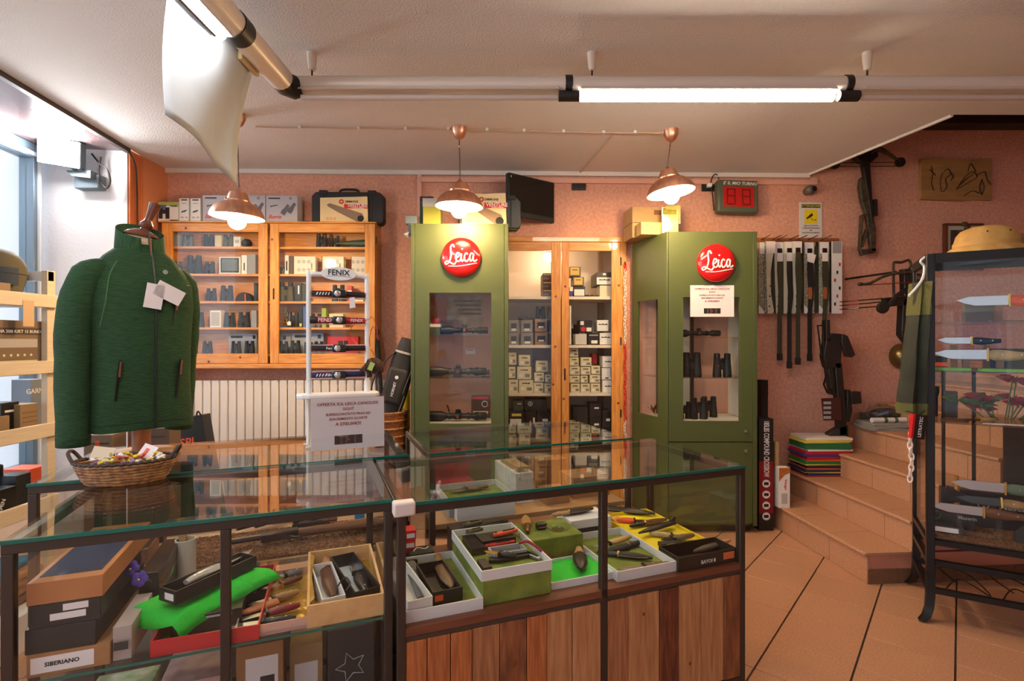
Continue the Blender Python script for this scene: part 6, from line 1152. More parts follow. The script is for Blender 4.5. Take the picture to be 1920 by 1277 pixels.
o, w, y = sbox(-30, 78, 1, .235, M('taupe device carton', (118, 96, 74), .5), 'large taupe device box with a black lettered band on the shelf unit')
plate(o, -w/2, w/2, .17, .2, y, M('dark taupe print', (64, 50, 40), .5)); text('ALPHA 200i K/KT 15 BUNDLE', .02, WHITE, o, (.02, y-.0015, .184)); plate(o, -w/2, w*.42, .11, .15, y, M('pale band', (1, 1, 1))); plate(o, -w/2, w*.42, .045, .05, y, CREAM)
for k in range(7): put('printed_icon', MB().lathe([(.006, 0), (.006, .0008)], 10, Matrix.Rotation(math.pi/2, 4, 'X')), CREAM, o, (-w*.42+k*w*.12, y, .075))
o, w, y = sbox(-25, 20, 0, .085, M('brown device carton', (142, 112, 84), .6), 'small brown carton in front of the olive cap', .03)
o, w, y = sbox(38, 72, 2, .15, M('khaki device carton', (140, 112, 78), .55), 'khaki hang-hole carton on the shelf unit'); 
for k in range(5): plate(o, -w*.4, w*.4, .02+.022*k, .024+.022*k, y, BRP)
o, w, y = sbox(2, 36, 2, .165, BLKCARD, 'black device carton beside the khaki carton', .12, .03); plate(o, -w*.3, w*.3, .12, .13, y, WHITE)
o, w, y = sbox(-20, 18, 2, .11, M('khaki device carton', (1, 1, 1)), 'low khaki carton in front of the black device carton', .02, -.005)
o, w, y = sbox(58, 84, 2, .25, M('blue-grey device carton', (116, 126, 140), .5), 'blue-grey carton with white maker name behind the khaki carton', .1, .16); text('GARMIN', .035, WHITE, o, (0, y-.0015, .19))
o, w, y = sbox(-8, 32, 3, .14, BLKCARD, 'black hang carton with white maker name on the lowest shelf'); text('GARMIN', .026, WHITE, o, (-.03, y-.0015, .05), (math.pi/2, -1.2, 0)); o, w, y = sbox(30, 58, 3, .17, BLKCARD, 'black hang carton behind another on the lowest shelf', .1, .05)
o, w, y = sbox(55, 90, 3, .15, M('orange device', (226, 96, 56), .4), 'bright orange plastic case on the lowest shelf', .14, .18)
cp_ = thing('olive_cap', 'olive cap with ear flaps on the top shelf by the window', 'cap', (XS-.14, XS*F/(34-CX)*1.02, SZ[0]), .3)
put('crown', MB().loft([[Vector((a_*math.cos(t_), b_*math.sin(t_), z_)) for t_ in [2*math.pi*k/24 for k in range(24)]] for z_, a_, b_ in ((.0, .075, .085), (.04, .078, .09), (.09, .09, .105), (.13, .1, .118), (.17, .1, .115), (.21, .085, .095), (.24, .055, .06), (.255, .01, .01))]), M('cap olive', (92, 84, 62), .85, noise=(10, .2)), cp_)
put('cap_seam', MB().tube([(.1*math.cos(t_), .117*math.sin(t_), .135) for t_ in [2*math.pi*k/24 for k in range(24)]], .003, 5, close=True), M('cap seam', (48, 44, 34), .8), cp_); put('front_peak', MB().loft([[Vector((.098*math.cos(t_)*k_, .115*math.sin(t_)*k_, z_)) for t_ in [-1.9+.2*k for k in range(9)]] for k_, z_ in ((1.02, .08), (1.04, .12), (1.02, .16), (1.0, .13))], cap=False), M('cap navy', (44, 54, 66), .8), cp_)
for px, py, c_, lab in ((20, 852, (40, 36, 36), 'black device stand with red dot behind the shelf rail'),):
    q = thing('device_stand', lab, 'device', (XS-.2, XS*F/(18-CX)*1.05, SZ[3])); put('pedestal', B(-.04, .04, -.04, .04, 0, .1), BLACK, q); put('device', B(-.03, .03, -.035, .035, .1, .22), BLACK, q, bev=.01); put('red_dot', MB().lathe([(.01, 0), (.01, .002)], 12, Matrix.Translation((.031, 0, .17)) @ Matrix.Rotation(math.pi/2, 4, 'Y')), REDP, q)
cl_ = tag(put('folded_cloth', B(-.1, .1, -.14, .14, 0, .04), M('blue cloth', (40, 110, 150), .9), None, (XS+.0, 2.2, .30), .2, .015), 'folded blue cloth on a pile below the shelf rails', 'cloth')
for k in range(4): tag(put('folded_trousers', B(-.12, .12, -.16, .16, 0, .034), M('brown cloth %d' % (k % 2), ((110, 70, 40), (130, 86, 52))[k % 2], .9), None, (XS+.0, 2.2, .16+.035*k), .1*math.sin(k*2), .014), 'folded brown garment in the pile below the shelf rails', 'garment', 'folded brown garments')
tag(put('low_bench', B(-.2, .2, -.3, .3, 0, .16), WSH, None, (XS+.0, 2.2, 0), 0, .004), 'low white bench under the folded garments', 'bench')
# cartons and the black bag behind counter C
for px0, px1, pt, Y, lab, m in ((174, 222, 812, 2.75, 'taupe carton with orange print behind the bust pole', M('taupe device carton', (1, 1, 1))), (256, 326, 800, 2.8, 'brown device carton behind the jacket', M('brown taupe carton', (104, 82, 66), .6))):
    z_ = P(0, pt, Y).z; x = (xat(px0, Y)+xat(px1, Y))/2; w = (px1-px0)/F*Y; o = carton('device_carton', lab, 'box', (x, Y, 0), w, .12, z_, m, CA*.3); plate(o, -w*.4, w*.4, z_-.05, z_-.04, -.06, M('dark taupe print', (1, 1, 1)))
    if 'orange' in lab: plate(o, -w*.1, w*.05, z_-.14, z_-.03, -.06, ORANGE); text('A 200i K', .03, CREAM, o, (w*.3, -.0615, z_-.12), (math.pi/2, -math.pi/2, 0))
    else: text('garmin', .03, CREAM, o, (0, -.0615, z_-.1))
cb_ = thing('shopping_bag', 'black carrier bag with orange name before the radiator', 'bag', (xat(372, 3.3), 3.35, 0), (0, -.14, .05)); zt2 = P(0, 782, 3.3).z
put('bag_body', MB().prism([(-.15, 0), (.15, 0), (.135, zt2), (-.135, zt2)], -.05, .05, 'xz'), M('black carrier card', (26, 24, 24), .5), cb_); text('CRISPI', .075, ORANGE, cb_, (-.04, -.0515, zt2-.16), shear=.1)
put('bag_emblem', MB().tube([(-.08, -.051, zt2-.1), (-.06, -.051, zt2-.05), (-.03, -.051, zt2-.05), (-.02, -.051, zt2-.08), (-.05, -.051, zt2-.11)], .004, 5, close=True), ORANGE, cb_); put('bag_handle', MB().tube(smooth_pts([(.1, -.05, zt2), (.12, -.06, zt2+.03), (.13, -.05, zt2)], 5), .005), BLKLEATHER, cb_)
# black cable at the pier
tag(put('wall_cable', MB().tube(smooth_pts([tuple(P(240, 283, 3.44)), tuple(P(250, 300, 3.48)), tuple(P(256, 330, 3.52)), tuple(P(258, 440, 3.54)), tuple(P(258, 700, 3.54))], 6), .005), BLACK), 'black cable running down the orange boards', 'cable')
# ================================================================== right wall: straps, crossbows, pictures
WR_ = WR
cq = WP(1519, 356, .05); cm_ = thing('dome_camera', 'small grey round security camera above the warning sign', 'camera', cq, WR); put('mount', MB().lathe([(.03, -.0), (.033, .02), (.03, .05)], 16, Matrix.Translation((0, .05, 0)) @ Matrix.Rotation(math.pi/2, 4, 'X')), M('grey camera', (96, 84, 78), .4), cm_); put('eye', MB().ball((0, 0, 0), .04, .034, .036, 16, 10), M('grey camera', (1, 1, 1)), cm_); put('lens', MB().lathe([(.02, 0), (.02, .008), (.012, .01)], 16, Matrix.Translation((.012, -.028, 0)) @ Matrix.Rotation(math.pi/2, 4, 'X')), BLACK, cm_)
sg = WP(1520, 446, .004); sgn = tag(put('warning_sign', B(-.09, .09, -.003, .003, 0, (446-379)/F*4.0), M('white sign', (214, 206, 200), .4), None, sg, WR, .002), 'white video surveillance warning sign with a yellow square', 'sign'); sh_ = (446-379)/F*4.0
plate(sgn, -.074, .074, sh_*.84, sh_*.94, -.003, INK); text('ATTENZIONE!', .024, M('yellow print', (1, 1, 1)), sgn, (0, -.0045, sh_*.89), shear=.1); plate(sgn, -.05, .05, sh_*.4, sh_*.79, -.003, YEL)
put('camera_symbol', MB().prism([(-.038, sh_*.55), (-.03, sh_*.52), (.016, sh_*.62), (.008, sh_*.7)], -.0048, -.0036, 'xz').tube([(-.002, -.0042, sh_*.57), (.01, -.0042, sh_*.5), (.036, -.0042, sh_*.5)], .002, 5).box(.036, .039, -.0048, -.0036, sh_*.47, sh_*.53), DARKP, sgn)
for k, s in enumerate(('AREA SOTTOPOSTA', 'A VIDEOSORVEGLIANZA', 'PER', 'RAGIONI DI SICUREZZA', '')):
    if s: text(s, .0125, INK, sgn, (0, -.0036, sh_*(.335-.065*k)))
# strap rack
RKD = .10; rz = WP(1500, 449, .02).z
rk = thing('strap_rail', 'long wooden rail on the wall carrying gun straps', 'rail', (0, 3.965, rz), WR); put('rail_board', B(wx(1421, .02), wx(1573, .02), -.02, 0, -.018, .012), M('brown rail', (156, 92, 50), .5), rk)
sx = [1432, 1453, 1463, 1485, 1500, 1520, 1545]
for x in sx: put('peg', MB().tube([(wx(x, .06), -.012, -.004), (wx(x, .06), -.15, .006)], .003, 6), DARKST, rk)
SPEC = M('speckled card', (70, 68, 52), .7, noise=(120, .5), rgb2=(196, 186, 160)); PALE = M('pale leaf card', (196, 192, 170), .6); OLV = M('olive strap', (62, 58, 40), .8); DKS = M('dark strap', (34, 30, 26), .75)
stl = [(1432, 'P', 0, 0, 'speckled brown card strap next to the green cabinet'), (1438, 'X', 0, 0, 'narrow black and white patterned card strap'), (1445, 'L', 0, 0, 'pale leaf-print card strap, hung behind another'), (1461, 'L', 675, 1, 'pale leaf-print card strap with a short olive tail'), (1479, 'K', 690, 1, 'pale card strap with black marks and the longest dark tail'), (1495, 'L', 683, 1, 'pale leaf-print card strap with tilted price tag'), (1517, 'P', 676, 1, 'speckled card strap with a leather patch and dark tail'), (1545, 'P', 640, 1, 'speckled card strap with a leather patch by the rail end'), (1569, 'R', 0, 0, 'white card strap with red patches at the rail end')]
for i, (px, ty, tail, tagf, lab) in enumerate(stl):
    d = .055+.024*(i % 3); p = WP(px, 455, d); w = .08 if ty != 'X' else .034; hgt = (588-452)/F*3.9
    t = thing('gun_strap', lab+' on the wooden rail', 'strap', (p.x, p.y, WP(px, 588, d).z), WR, 'gun straps on the rail')
    if ty == 'L':
        o = [(-w*.5, hgt), (w*.35, hgt), (w*.35, hgt*.92), (-w*.05, hgt*.55), (w*.0, hgt*.3), (w*.3, .02), (w*.2, .0), (-w*.3, .0), (-w*.4, hgt*.4)]
        card = put('backing_card', MB().prism(o, -.002, .002, 'xz'), PALE, t)
        for k in range(3): put('leaf_print', MB().lathe([(.008, 0), (.006, .0007)], 10, Matrix.Rotation(math.pi/2, 4, 'X')), M('olive print', (96, 96, 68), .7), card, (-.01+.003*k, -.002, hgt*(.1+.14*k)))
    else:
        m = {'P': SPEC, 'X': M('patterned card', (206, 200, 190), .7, noise=(70, .6), rgb2=(30, 28, 28)), 'K': PALE, 'R': WHITE}[ty]
        card = put('backing_card', B(-w/2, w/2, -.002, .002, 0, hgt), m, t)
        if ty == 'P': put('white_corner', MB().prism([(-w/2, 0), (w*.2, 0), (-w/2, .07)], -.0028, -.002, 'xz'), PAPER, card)
        if ty == 'K':
            for k in range(5): plate(card, -.012+.006*(k % 2), .006+.006*(k % 2), hgt*(.2+.15*k), hgt*(.2+.15*k)+.012, -.002, INK)
        if ty == 'R':
            for k in range(6): plate(card, -.022+.018*(k % 3), -.008+.018*(k % 3), .06+.06*k, .085+.06*k, -.002, REDP if k % 2 else INK, 'red_patch')
    if ty != 'X': put('card_head', B(-w*.42, w*.42, -.0035, -.002, hgt-.09, hgt-.002), PAPER if ty != 'R' else GREYC, card)
    if tagf:
        put('strap_band', MB().prism([(-.016, hgt-.06), (.016, hgt-.06), (.03, hgt*.62), (.034, hgt*.4), (.026, hgt*.2), (.012, -.01), (-.014, -.01), (-.01, hgt*.3), (-.02, hgt*.6)], -.012, -.005, 'xz'), OLV if i % 2 else DKS, t); put('price_tag', B(-.022, .022, -.0145, -.0125, hgt-.15, hgt-.085), PAPER, t, rot=(0, .25 if 'tilted' in lab else 0, 0)); put('buckle', B(-.016, .016, -.013, -.004, hgt-.085, hgt-.05), DARKST, t)
    if 'leather' in lab: put('leather_patch', MB().prism([(-.012, .2), (.012, .2), (.016, .16), (.012, .11), (-.012, .11), (-.016, .16)], -.016, -.012, 'xz'), M('orange leather', (1, 1, 1)), t)
    if tail:
        zt_ = WP(px, tail, d).z-t.location.z; put('strap_tail', B(-.016, .016, -.011, -.004, zt_, .01), OLV if i % 2 else DKS, t); put('tail_keeper', B(-.019, .019, -.014, -.001, zt_-.003, zt_+.05), DKS, t)
for i, px in enumerate((1454, 1471, 1488, 1507, 1532, 1557)):
    p = WP(px, 455, .045); zb_ = WP(px, 586, .045).z; hh_ = (586-460)/F*3.9; t = thing('gun_strap', 'plain dark olive padded strap hanging between the printed cards on the rail', 'strap', (p.x, p.y, zb_), WR, 'plain padded straps on the rail')
    put('padded_band', MB().prism([(-.02, hh_), (.02, hh_), (.03, hh_*.6), (.032, hh_*.3), (.02, 0), (-.02, 0), (-.03, hh_*.3), (-.026, hh_*.6)], -.005, .005, 'xz'), OLV if i % 2 else M('deep olive strap', (50, 50, 34), .8), t, bev=.003); put('hang_loop', B(-.01, .01, -.003, .003, hh_-.002, hh_+.035), DKS, t)
# ---------------- crossbows
CAMO = M('camouflage stock', (84, 70, 50), .6, noise=(26, .5), rgb2=(40, 34, 26)); CBK = M('crossbow black', (30, 26, 24), .45)
def pxo(pts, c, Y): return [((x-c[0])/F*Y, (c[1]-y)/F*Y) for x, y in pts]
Y1 = WY(1640, .07); c1_ = (1627, 380); q = P(*c1_, Y1)
cb1 = thing('crossbow', 'camouflage compound crossbow hanging beside the wooden plaque', 'crossbow', q, 0)
put('barrel', MB().prism(pxo([(1614, 300), (1628, 300), (1636, 420), (1632, 420), (1620, 340)], c1_, Y1), -.02, .02, 'xz'), CBK, cb1, bev=.004)
put('stock', MB().prism(pxo([(1612, 335), (1620, 330), (1628, 380), (1630, 405), (1622, 404), (1614, 378), (1610, 350)], c1_, Y1), -.018, .022, 'xz'), CAMO, cb1, bev=.004)
for nm, pts in (('grip_bar', [(1613, 404), (1622, 400), (1616, 418), (1613, 470), (1610, 470)]), ('stock_bar', [(1622, 402), (1634, 400), (1640, 430), (1640, 472), (1632, 472), (1628, 440)]), ('butt_plate', [(1611, 468), (1640, 466), (1640, 474), (1614, 480)]), ('brace', [(1613, 462), (1617, 464), (1628, 432), (1624, 428)])):
    put(nm, MB().prism(pxo(pts, c1_, Y1), -.016, .016, 'xz'), CAMO, cb1, bev=.003)
put('quiver_mount', MB().prism(pxo([(1635, 375), (1641, 375), (1642, 405), (1635, 408)], c1_, Y1), -.025, .01, 'xz'), CBK, cb1)
for sg_, pts in ((1, [(1627, 290), (1640, 281), (1652, 284), (1668, 294), (1686, 306)]), (-1, [(1615, 290), (1604, 281), (1592, 286), (1576, 296), (1560, 310)])):
    put('bow_limb', MB().tube([(x, -.02, z) for x, z in pxo(pts, c1_, Y1)], [.022, .026, .022, .016, .012], 8, flat=.7), CAMO, cb1)
    x, z = pxo([(1684, 306) if sg_ > 0 else (1562, 310)], c1_, Y1)[0]; put('cam_wheel', MB().lathe([(.035, -.012), (.038, 0), (.035, .012)], 16, Matrix.Translation((x, -.02, z)) @ Matrix.Rotation(math.pi/2, 4, 'X')), CBK, cb1)
put('riser', MB().prism(pxo([(1608, 284), (1640, 280), (1642, 296), (1630, 306), (1612, 306), (1600, 296)], c1_, Y1), -.03, .03, 'xz'), CBK, cb1, bev=.004)
for zz in (308, 315): put('bow_string', MB().tube([(*(lambda a: (a[0], -.03, a[1]))(pxo([(1562, zz)], c1_, Y1)[0]),), (*(lambda a: (a[0], -.03, a[1]))(pxo([(1686, zz-1)], c1_, Y1)[0]),)], .003, 5), CBK, cb1)
put('wall_hook', MB().tube([(0, .06, .28), (0, -.0, .28)], .006), DARKST, cb1)
# plaque and frame
pq = WP(1791, 337, .015); pw_, ph_ = 134/F*4.07, 78/F*4.07
pqo = tag(put('wooden_plaque', MB().prism([(-pw_/2, -ph_/2+.006), (-pw_*.2, -ph_/2), (pw_*.1, -ph_/2-.004), (pw_*.3, -ph_/2+.006), (pw_/2, -ph_/2+.002), (pw_/2-.004, ph_/2), (pw_*.1, ph_/2-.008), (-pw_*.2, ph_/2), (-pw_/2, ph_/2-.004)], -.012, .012, 'xz'), M('burnt pale wood', (176, 132, 78), .7, noise=(5, .25), stretch=(1, 6, 6)), None, pq, WR), 'pale wooden plaque with burnt animal drawings on the stair wall', 'plaque')
BURN = M('burnt line', (44, 26, 16), .8)
for pts in ([(-.2, .1), (-.19, .04), (-.2, -.03), (-.18, -.09)], [(-.215, .07), (-.17, .03)], [(-.1, .06), (-.07, .08), (-.05, .04), (-.09, .0), (-.08, -.06), (-.11, -.1)], [(-.11, .05), (-.13, -.02), (-.12, -.1)], [(-.05, .05), (-.03, .02), (-.05, -.01)], [(.0, -.08), (.05, .0), (.12, .06), (.16, .02), (.1, -.02), (.02, -.07)], [(.09, .06), (.11, .12), (.15, .06)], [(.16, .03), (.22, .06), (.24, .0), (.27, -.04)], [(.2, .0), (.22, -.06), (.2, -.12), (.18, -.06), (.2, .0)], [(.06, -.13), (.12, -.09), (.18, -.11)]):
    put('burnt_drawing', MB().tube(smooth_pts([(x, -.0128, z) for x, z in pts], 4), .007, 5, flat=.3), BURN, pqo)
for k in range(6): put('burnt_feather', MB().tube([(.0+.018*k, -.0128, -.07+.016*k), (.07+.012*k, -.0128, .0+.008*k)], .003, 4, flat=.4), BURN, pqo)
fq = WP(1805, 463, .02); fw_, fh_ = 72/F*4.07, 86/F*4.07
fr_ = thing('picture_frame', 'brown framed photograph partly behind the sun helmet', 'picture', fq, WR)
for a in ((-fw_/2, fw_/2, -fh_/2, -fh_/2+.018), (-fw_/2, fw_/2, fh_/2-.018, fh_/2), (-fw_/2, -fw_/2+.018, -fh_/2, fh_/2), (fw_/2-.018, fw_/2, -fh_/2, fh_/2)): put('frame_bar', B(a[0], a[1], -.018, .012, a[2], a[3]), M('brown frame', (96, 52, 30), .4), fr_)
put('mat_board', B(-fw_/2+.01, fw_/2-.01, -.004, .002, -fh_/2+.01, fh_/2-.01), M('mat board', (200, 190, 170), .7), fr_); put('photograph', B(-fw_/2+.05, fw_/2-.05, -.006, -.003, -fh_/2+.05, fh_/2-.05), M('dark photograph', (84, 66, 58), .4, noise=(20, .5)), fr_)
hq = WP(1806, 450, .08); hn = thing('dried_garland', 'dark dried garland hanging over the picture frame', 'garland', hq); 
for k in range(9): put('dried_bulb', MB().ball((.03*math.sin(k*1.9), -.01*math.cos(k), .12-.03*k), .022, .02, .018, 8, 6), M('dried dark', (70, 50, 38), .8), hn)
# crossbow 2 with arrows, behind the hanging jacket
Y2 = 3.5; c2p = (1700, 580); q = P(*c2p, Y2)
cb2 = thing('crossbow', 'black recurve crossbow with red string hanging behind the dark jacket', 'crossbow', q)
def P3(pts, y=0): return [(x, y, z) for x, z in pxo(pts, c2p, Y2)]
put('bow_limb', MB().tube(smooth_pts(P3([(1606, 534), (1625, 532), (1655, 518), (1690, 512), (1735, 512)], -.03), 5), .012, 8, flat=.8), CAMO, cb2); put('limb_tip', MB().ball(P3([(1608, 534)], -.03)[0], .02, .014, .012), CBK, cb2)
put('bow_string', MB().tube(P3([(1610, 536), (1690, 531), (1735, 528)], -.03), .0035, 5), M('red string', (120, 40, 30), .6), cb2); put('barrel', MB().prism(pxo([(1690, 505), (1704, 505), (1712, 580), (1716, 640), (1700, 640), (1692, 560)], c2p, Y2), -.025, .025, 'xz'), CBK, cb2, bev=.004)
put('stock', MB().prism(pxo([(1688, 560), (1716, 560), (1722, 640), (1700, 648), (1685, 628)], c2p, Y2), -.03, .03, 'xz'), CBK, cb2, bev=.006); put('wall_hanger', MB().tube(smooth_pts(P3([(1676, 560), (1675, 500), (1678, 492), (1690, 492), (1704, 488), (1708, 498), (1702, 508)], 0), 5), .009, 6), M('brown strap', (66, 46, 36), .7), cb2)
put('lower_limb', MB().tube(smooth_pts(P3([(1696, 540), (1672, 555), (1655, 575), (1645, 582)], -.05), 5), [.014]*15+[.02], 8), CBK, cb2); put('cam_wheel', MB().lathe([(.035, -.014), (.04, 0), (.035, .014)], 16, Matrix.Translation(P3([(1645, 578)], -.05)[0]) @ Matrix.Rotation(math.pi/2, 4, 'X')), CBK, cb2)
put('front_grip', MB().prism(pxo([(1655, 560), (1695, 556), (1700, 572), (1660, 576)], c2p, Y2), -.03, .02, 'xz'), CBK, cb2)
put('wall_rod', MB().tube([P3([(1680, 510)], 0)[0], P3([(1680, 506)], .54)[0]], .008), DARKST, cb2)
for k, (a, b) in enumerate((((1578, 566), (1690, 557)), ((1578, 573), (1690, 563)), ((1578, 580), (1692, 571)))):
    p0, p1 = P(*a, 3.6), P(*b, 3.5); ar = thing('crossbow_bolt', 'dark crossbow bolt with red fletching beside the strap rack', 'bolt', p0, 0, 'crossbow bolts'); put('shaft', MB().tube([(0, 0, 0), tuple(p1-p0)], .0045, 6), CBK, ar)
    d = (p1-p0).normalized(); put('fletching', MB().tube([tuple(d*.02), tuple(d*.1)], [.004, .011], 6, flat=.3), ORANGE if k < 2 else PAPER, ar); put('nock', MB().tube([tuple(d*-.012), (0, 0, 0)], .005, 6), REDP, ar)
hl = tag(put('steel_bowl', MB().lathe([(.1, -.02), (.1, 0), (.092, .04), (.06, .072), (.001, .082)], 24), M('old brass', (120, 100, 60), .3, .8), None, tuple(P(1694, 668, 4.0)), (math.pi/2, 0, 0)), 'round old brass bowl on the wall behind the dark jacket', 'bowl')
# crossbow 3 standing on the stairs
Y3 = 3.82; c3p = (1556, 815); q = P(*c3p, Y3)
cb3 = thing('crossbow', 'black tactical crossbow standing on the stairs under the straps', 'crossbow', q)
def pr3(nm, pts, y0=-.03, y1=.03, m=CBK): return put(nm, MB().prism(pxo(pts, c3p, Y3), y0, y1, 'xz'), m, cb3, bev=.004)
pr3('rail', [(1561, 680), (1574, 680), (1582, 770), (1584, 815), (1570, 815), (1566, 740)]); pr3('body', [(1545, 640), (1556, 625), (1572, 626), (1575, 640), (1572, 690), (1546, 690), (1540, 668)]); pr3('foregrip', [(1548, 690), (1558, 690), (1562, 740), (1556, 740)])
pr3('limb_pocket', [(1572, 626), (1582, 630), (1596, 665), (1590, 670), (1578, 668), (1570, 640)], -.05, -.02); pr3('upper_bar', [(1545, 600), (1552, 600), (1553, 640), (1545, 640)]); pr3('scope_mount', [(1584, 732), (1590, 730), (1594, 770), (1588, 790), (1582, 790)])
pr3('scope', [(1588, 735), (1606, 733), (1608, 755), (1590, 757)], -.05, .02); pr3('foot', [(1550, 812), (1570, 800), (1586, 796), (1586, 818), (1552, 818)])
for a, b in (((1530, 610), (1537, 668)), ((1539, 610), (1542, 668))): put('side_bar', MB().tube([P3_ for P3_ in [(x, -.02, z) for x, z in pxo([a, b], c3p, Y3)]], .006, 6), CBK, cb3)
put('cross_bar', MB().tube([(x, -.02, z) for x, z in pxo([(1529, 611), (1541, 610)], c3p, Y3)], .006, 6), CBK, cb3); put('stirrup', MB().tube([(x, -.03, z) for x, z in pxo([(1546, 700), (1540, 720), (1546, 735), (1556, 728)], c3p, Y3)], .007, 6), DARKST, cb3)
pr3('catalogue', [(1530, 745), (1566, 744), (1568, 786), (1534, 786)], -.065, -.06, M('dark red print', (64, 28, 24), .4))
for k in range(4): pr3('printed_line', [(1534, 751+9*k), (1548, 751+9*k), (1548, 756+9*k), (1534, 756+9*k)], -.0665, -.065, GREYC)
# hanging dark jacket and its hanger on the cabinet corner
Yj = 2.46; jq = P(1712, 770, Yj); hj = thing('hanging_jacket', 'dark green jacket hanging at the corner of the knife showcase', 'jacket', jq)
jp = []
for v_ in range(13):
    u = v_/12; yy = 775-(775-530)*u; xl = 1686+(1718-1686)*max(0, (u-.12)/.88)**.9; xr = 1733
    pl_, pr_ = P(xl, yy, Yj)-jq, P(xr, yy, Yj)-jq; c = (pl_+pr_)/2; hw2 = (pr_.x-pl_.x)/2
    jp.append([Vector((c.x+hw2*math.cos(a), .05*math.sin(a)*(1+.35*math.sin(a*5+u*3)), c.z)) for a in [2*math.pi*k/28 for k in range(28)]])
put('jacket_body', MB().loft(jp), M('dark olive fleece', (46, 48, 36), .95, noise=(8, .3), bump=(240, .3)), hj); put('shoulder_yoke', MB().loft([[Vector((p.x*1.015+.0, p.y*1.08, p.z)) for p in r] for r in jp[9:]]), M('olive yoke', (84, 82, 40), .9), hj)
put('hem_band', MB().loft([[Vector((p.x*1.02, p.y*1.06, p.z)) for p in r] for r in jp[:2]]), M('olive yoke', (1, 1, 1)), hj); put('hanger', MB().tube(smooth_pts([tuple(P(1704, 555, Yj-.06)-jq), tuple(P(1718, 540, Yj-.05)-jq), tuple(P(1730, 522, Yj-.02)-jq), tuple(P(1733, 500, Yj)-jq), tuple(P(1726, 490, Yj)-jq), tuple(P(1738, 480, Yj)-jq)], 5), .006, 6), WHITEP, hj)
# ================================================================== on the stairs
def step_pt(k, v, u): # point on step k (1-based), v metres from its nosing, u along
    p = Vector((1.9, 2.78))+sv*(GO*(k-1)+v)+su*u; return (p.x, p.y, RIS*k)
tb_q = P(1434, 1003, 3.56); th_ = P(0, 785, 3.56).z
tw = carton('crossbow_box', 'tall black and red crossbow box standing beside the green cabinet', 'box', (xat(1434.5, 3.56)+.008, 3.62, 0), 27/F*3.56, .12, th_, BLKCARD, 0); ww = 27/F*3.56
plate(tw, -ww/2, ww/2, .12, th_*.62, -.06, M('deep red print', (124, 10, 16), .45)); text('185LBS COMPOUND CROSSBOW', .052, WHITE, tw, (0, -.0615, .565), (math.pi/2, math.pi/2, 0), sx=.5)
for k in range(4): put('round_icon', MB().lathe([(.027, 0), (.027, .0008)], 20, Matrix.Rotation(math.pi/2, 4, 'X')), WHITE, tw, (0, -.0603, .1+.075*k)); put('icon_picture', B(-.016, .016, -.0618, -.061, .09+.075*k, .11+.075*k), INK, tw)
b2 = carton('black_long_box', 'slim black box standing behind the crossbow box', 'box', (xat(1430, 3.8), 3.80, 0), .05, .06, P(0, 712, 3.8).z, BLKCARD, 0); plate(b2, -.02, .02, .9, 1.0, -.04, DARKST)
cd = carton('flat_carton', 'flat kraft carton standing on edge beside the white box', 'box', (1.835, 3.64, RIS), .025, .12, .44, KRAFT, 0)
wbx = carton('cutlery_box', 'white box with wood-grain print standing on the first step', 'box', (xat(1471, 3.52)+.005, 3.56, RIS), .075, .06, .275, WHITE, .0); put('wood_print', MB().prism([(-.0375, .275), (.0375, .275), (.0375, .24), (.0, .225), (-.0375, .18)], -.0308, -.03, 'xz'), M('wood print', (190, 110, 50), .5, noise=(10, .4), stretch=(1, 1, 8)), wbx); text('Wenger', .022, REDP, wbx, (.008, -.031, .16), (math.pi/2, math.pi/2, 0)); plate(wbx, -.02, .02, .03, .1, -.03, GP)
fz = RIS*2; cols = [((150, 40, 30), .012), ((30, 46, 100), .014), ((200, 190, 80), .008), ((28, 40, 70), .016), ((190, 80, 50), .012), ((40, 36, 40), .02), ((206, 190, 90), .008), ((24, 120, 50), .02), ((210, 90, 50), .014), ((180, 24, 36), .02), ((40, 60, 140), .016), ((190, 20, 36), .022), ((226, 214, 206), .014), ((30, 110, 60), .044), ((214, 190, 120), .008), ((230, 206, 40), .014), ((232, 222, 214), .016)]
fcx, fcy = PZ(1500, 880, fz)[:2]; cn = ('brick red', 'navy', 'pale yellow', 'dark blue', 'rust orange', 'black', 'straw', 'green', 'orange', 'crimson', 'royal blue', 'cherry red', 'white', 'thick green', 'buff', 'bright yellow', 'white paper')
z = fz
for k, (c_, h) in enumerate(cols):
    o = put('document_folder', B(-.165, .165, -.11, .11, 0, h*.98), M('folder '+cn[k], c_, .5), None, (2.27+.012*math.sin(k*1.7), 3.82, z), .03*math.sin(k*2.3)+.02, .002)
    tag(o, '%s document folder in the pile on the second step%s' % (cn[k], ', undermost' if k == 0 else ', topmost' if k == len(cols)-1 else ''), 'folder'); z += h
for k, (z0_, z1_, x) in enumerate(((fz, fz+.08, .02), (fz+.08, fz+.2, -.02), (fz+.2, z, .06))): pass
# papers, bag on a higher step
p4 = step_pt(4, .12, .98)
for k in range(4): tag(put('newspaper', B(-.14, .14, -.11, .11, 0, .012), M('newsprint', (150, 144, 136), .8), None, (p4[0]+.005*k, p4[1]-.02, p4[2]+.0125*k), .08*math.sin(k*2), .002), 'grey newspaper in the pile on the fourth step', 'newspaper', 'newspapers on the stairs')
rl = thing('paper_roll', 'white paper roll with green bands on the newspapers', 'paper roll', (p4[0]+.02, p4[1]-.06, p4[2]+.05), .08); put('roll', MB().tube([(-.13, 0, .018), (.13, 0, .018)], .018, 14), PAPER, rl)
for x in (-.03, .05): put('green_band', MB().tube([(x-.012, 0, .018), (x+.012, 0, .018)], .019, 14), M('green stem', (1, 1, 1)), rl)
pbg = thing('plastic_bag', 'crumpled clear plastic bag of dark goods on the stairs', 'bag', (p4[0]+.06, p4[1]+.03, p4[2]+.05)); rg2 = random.Random(2)
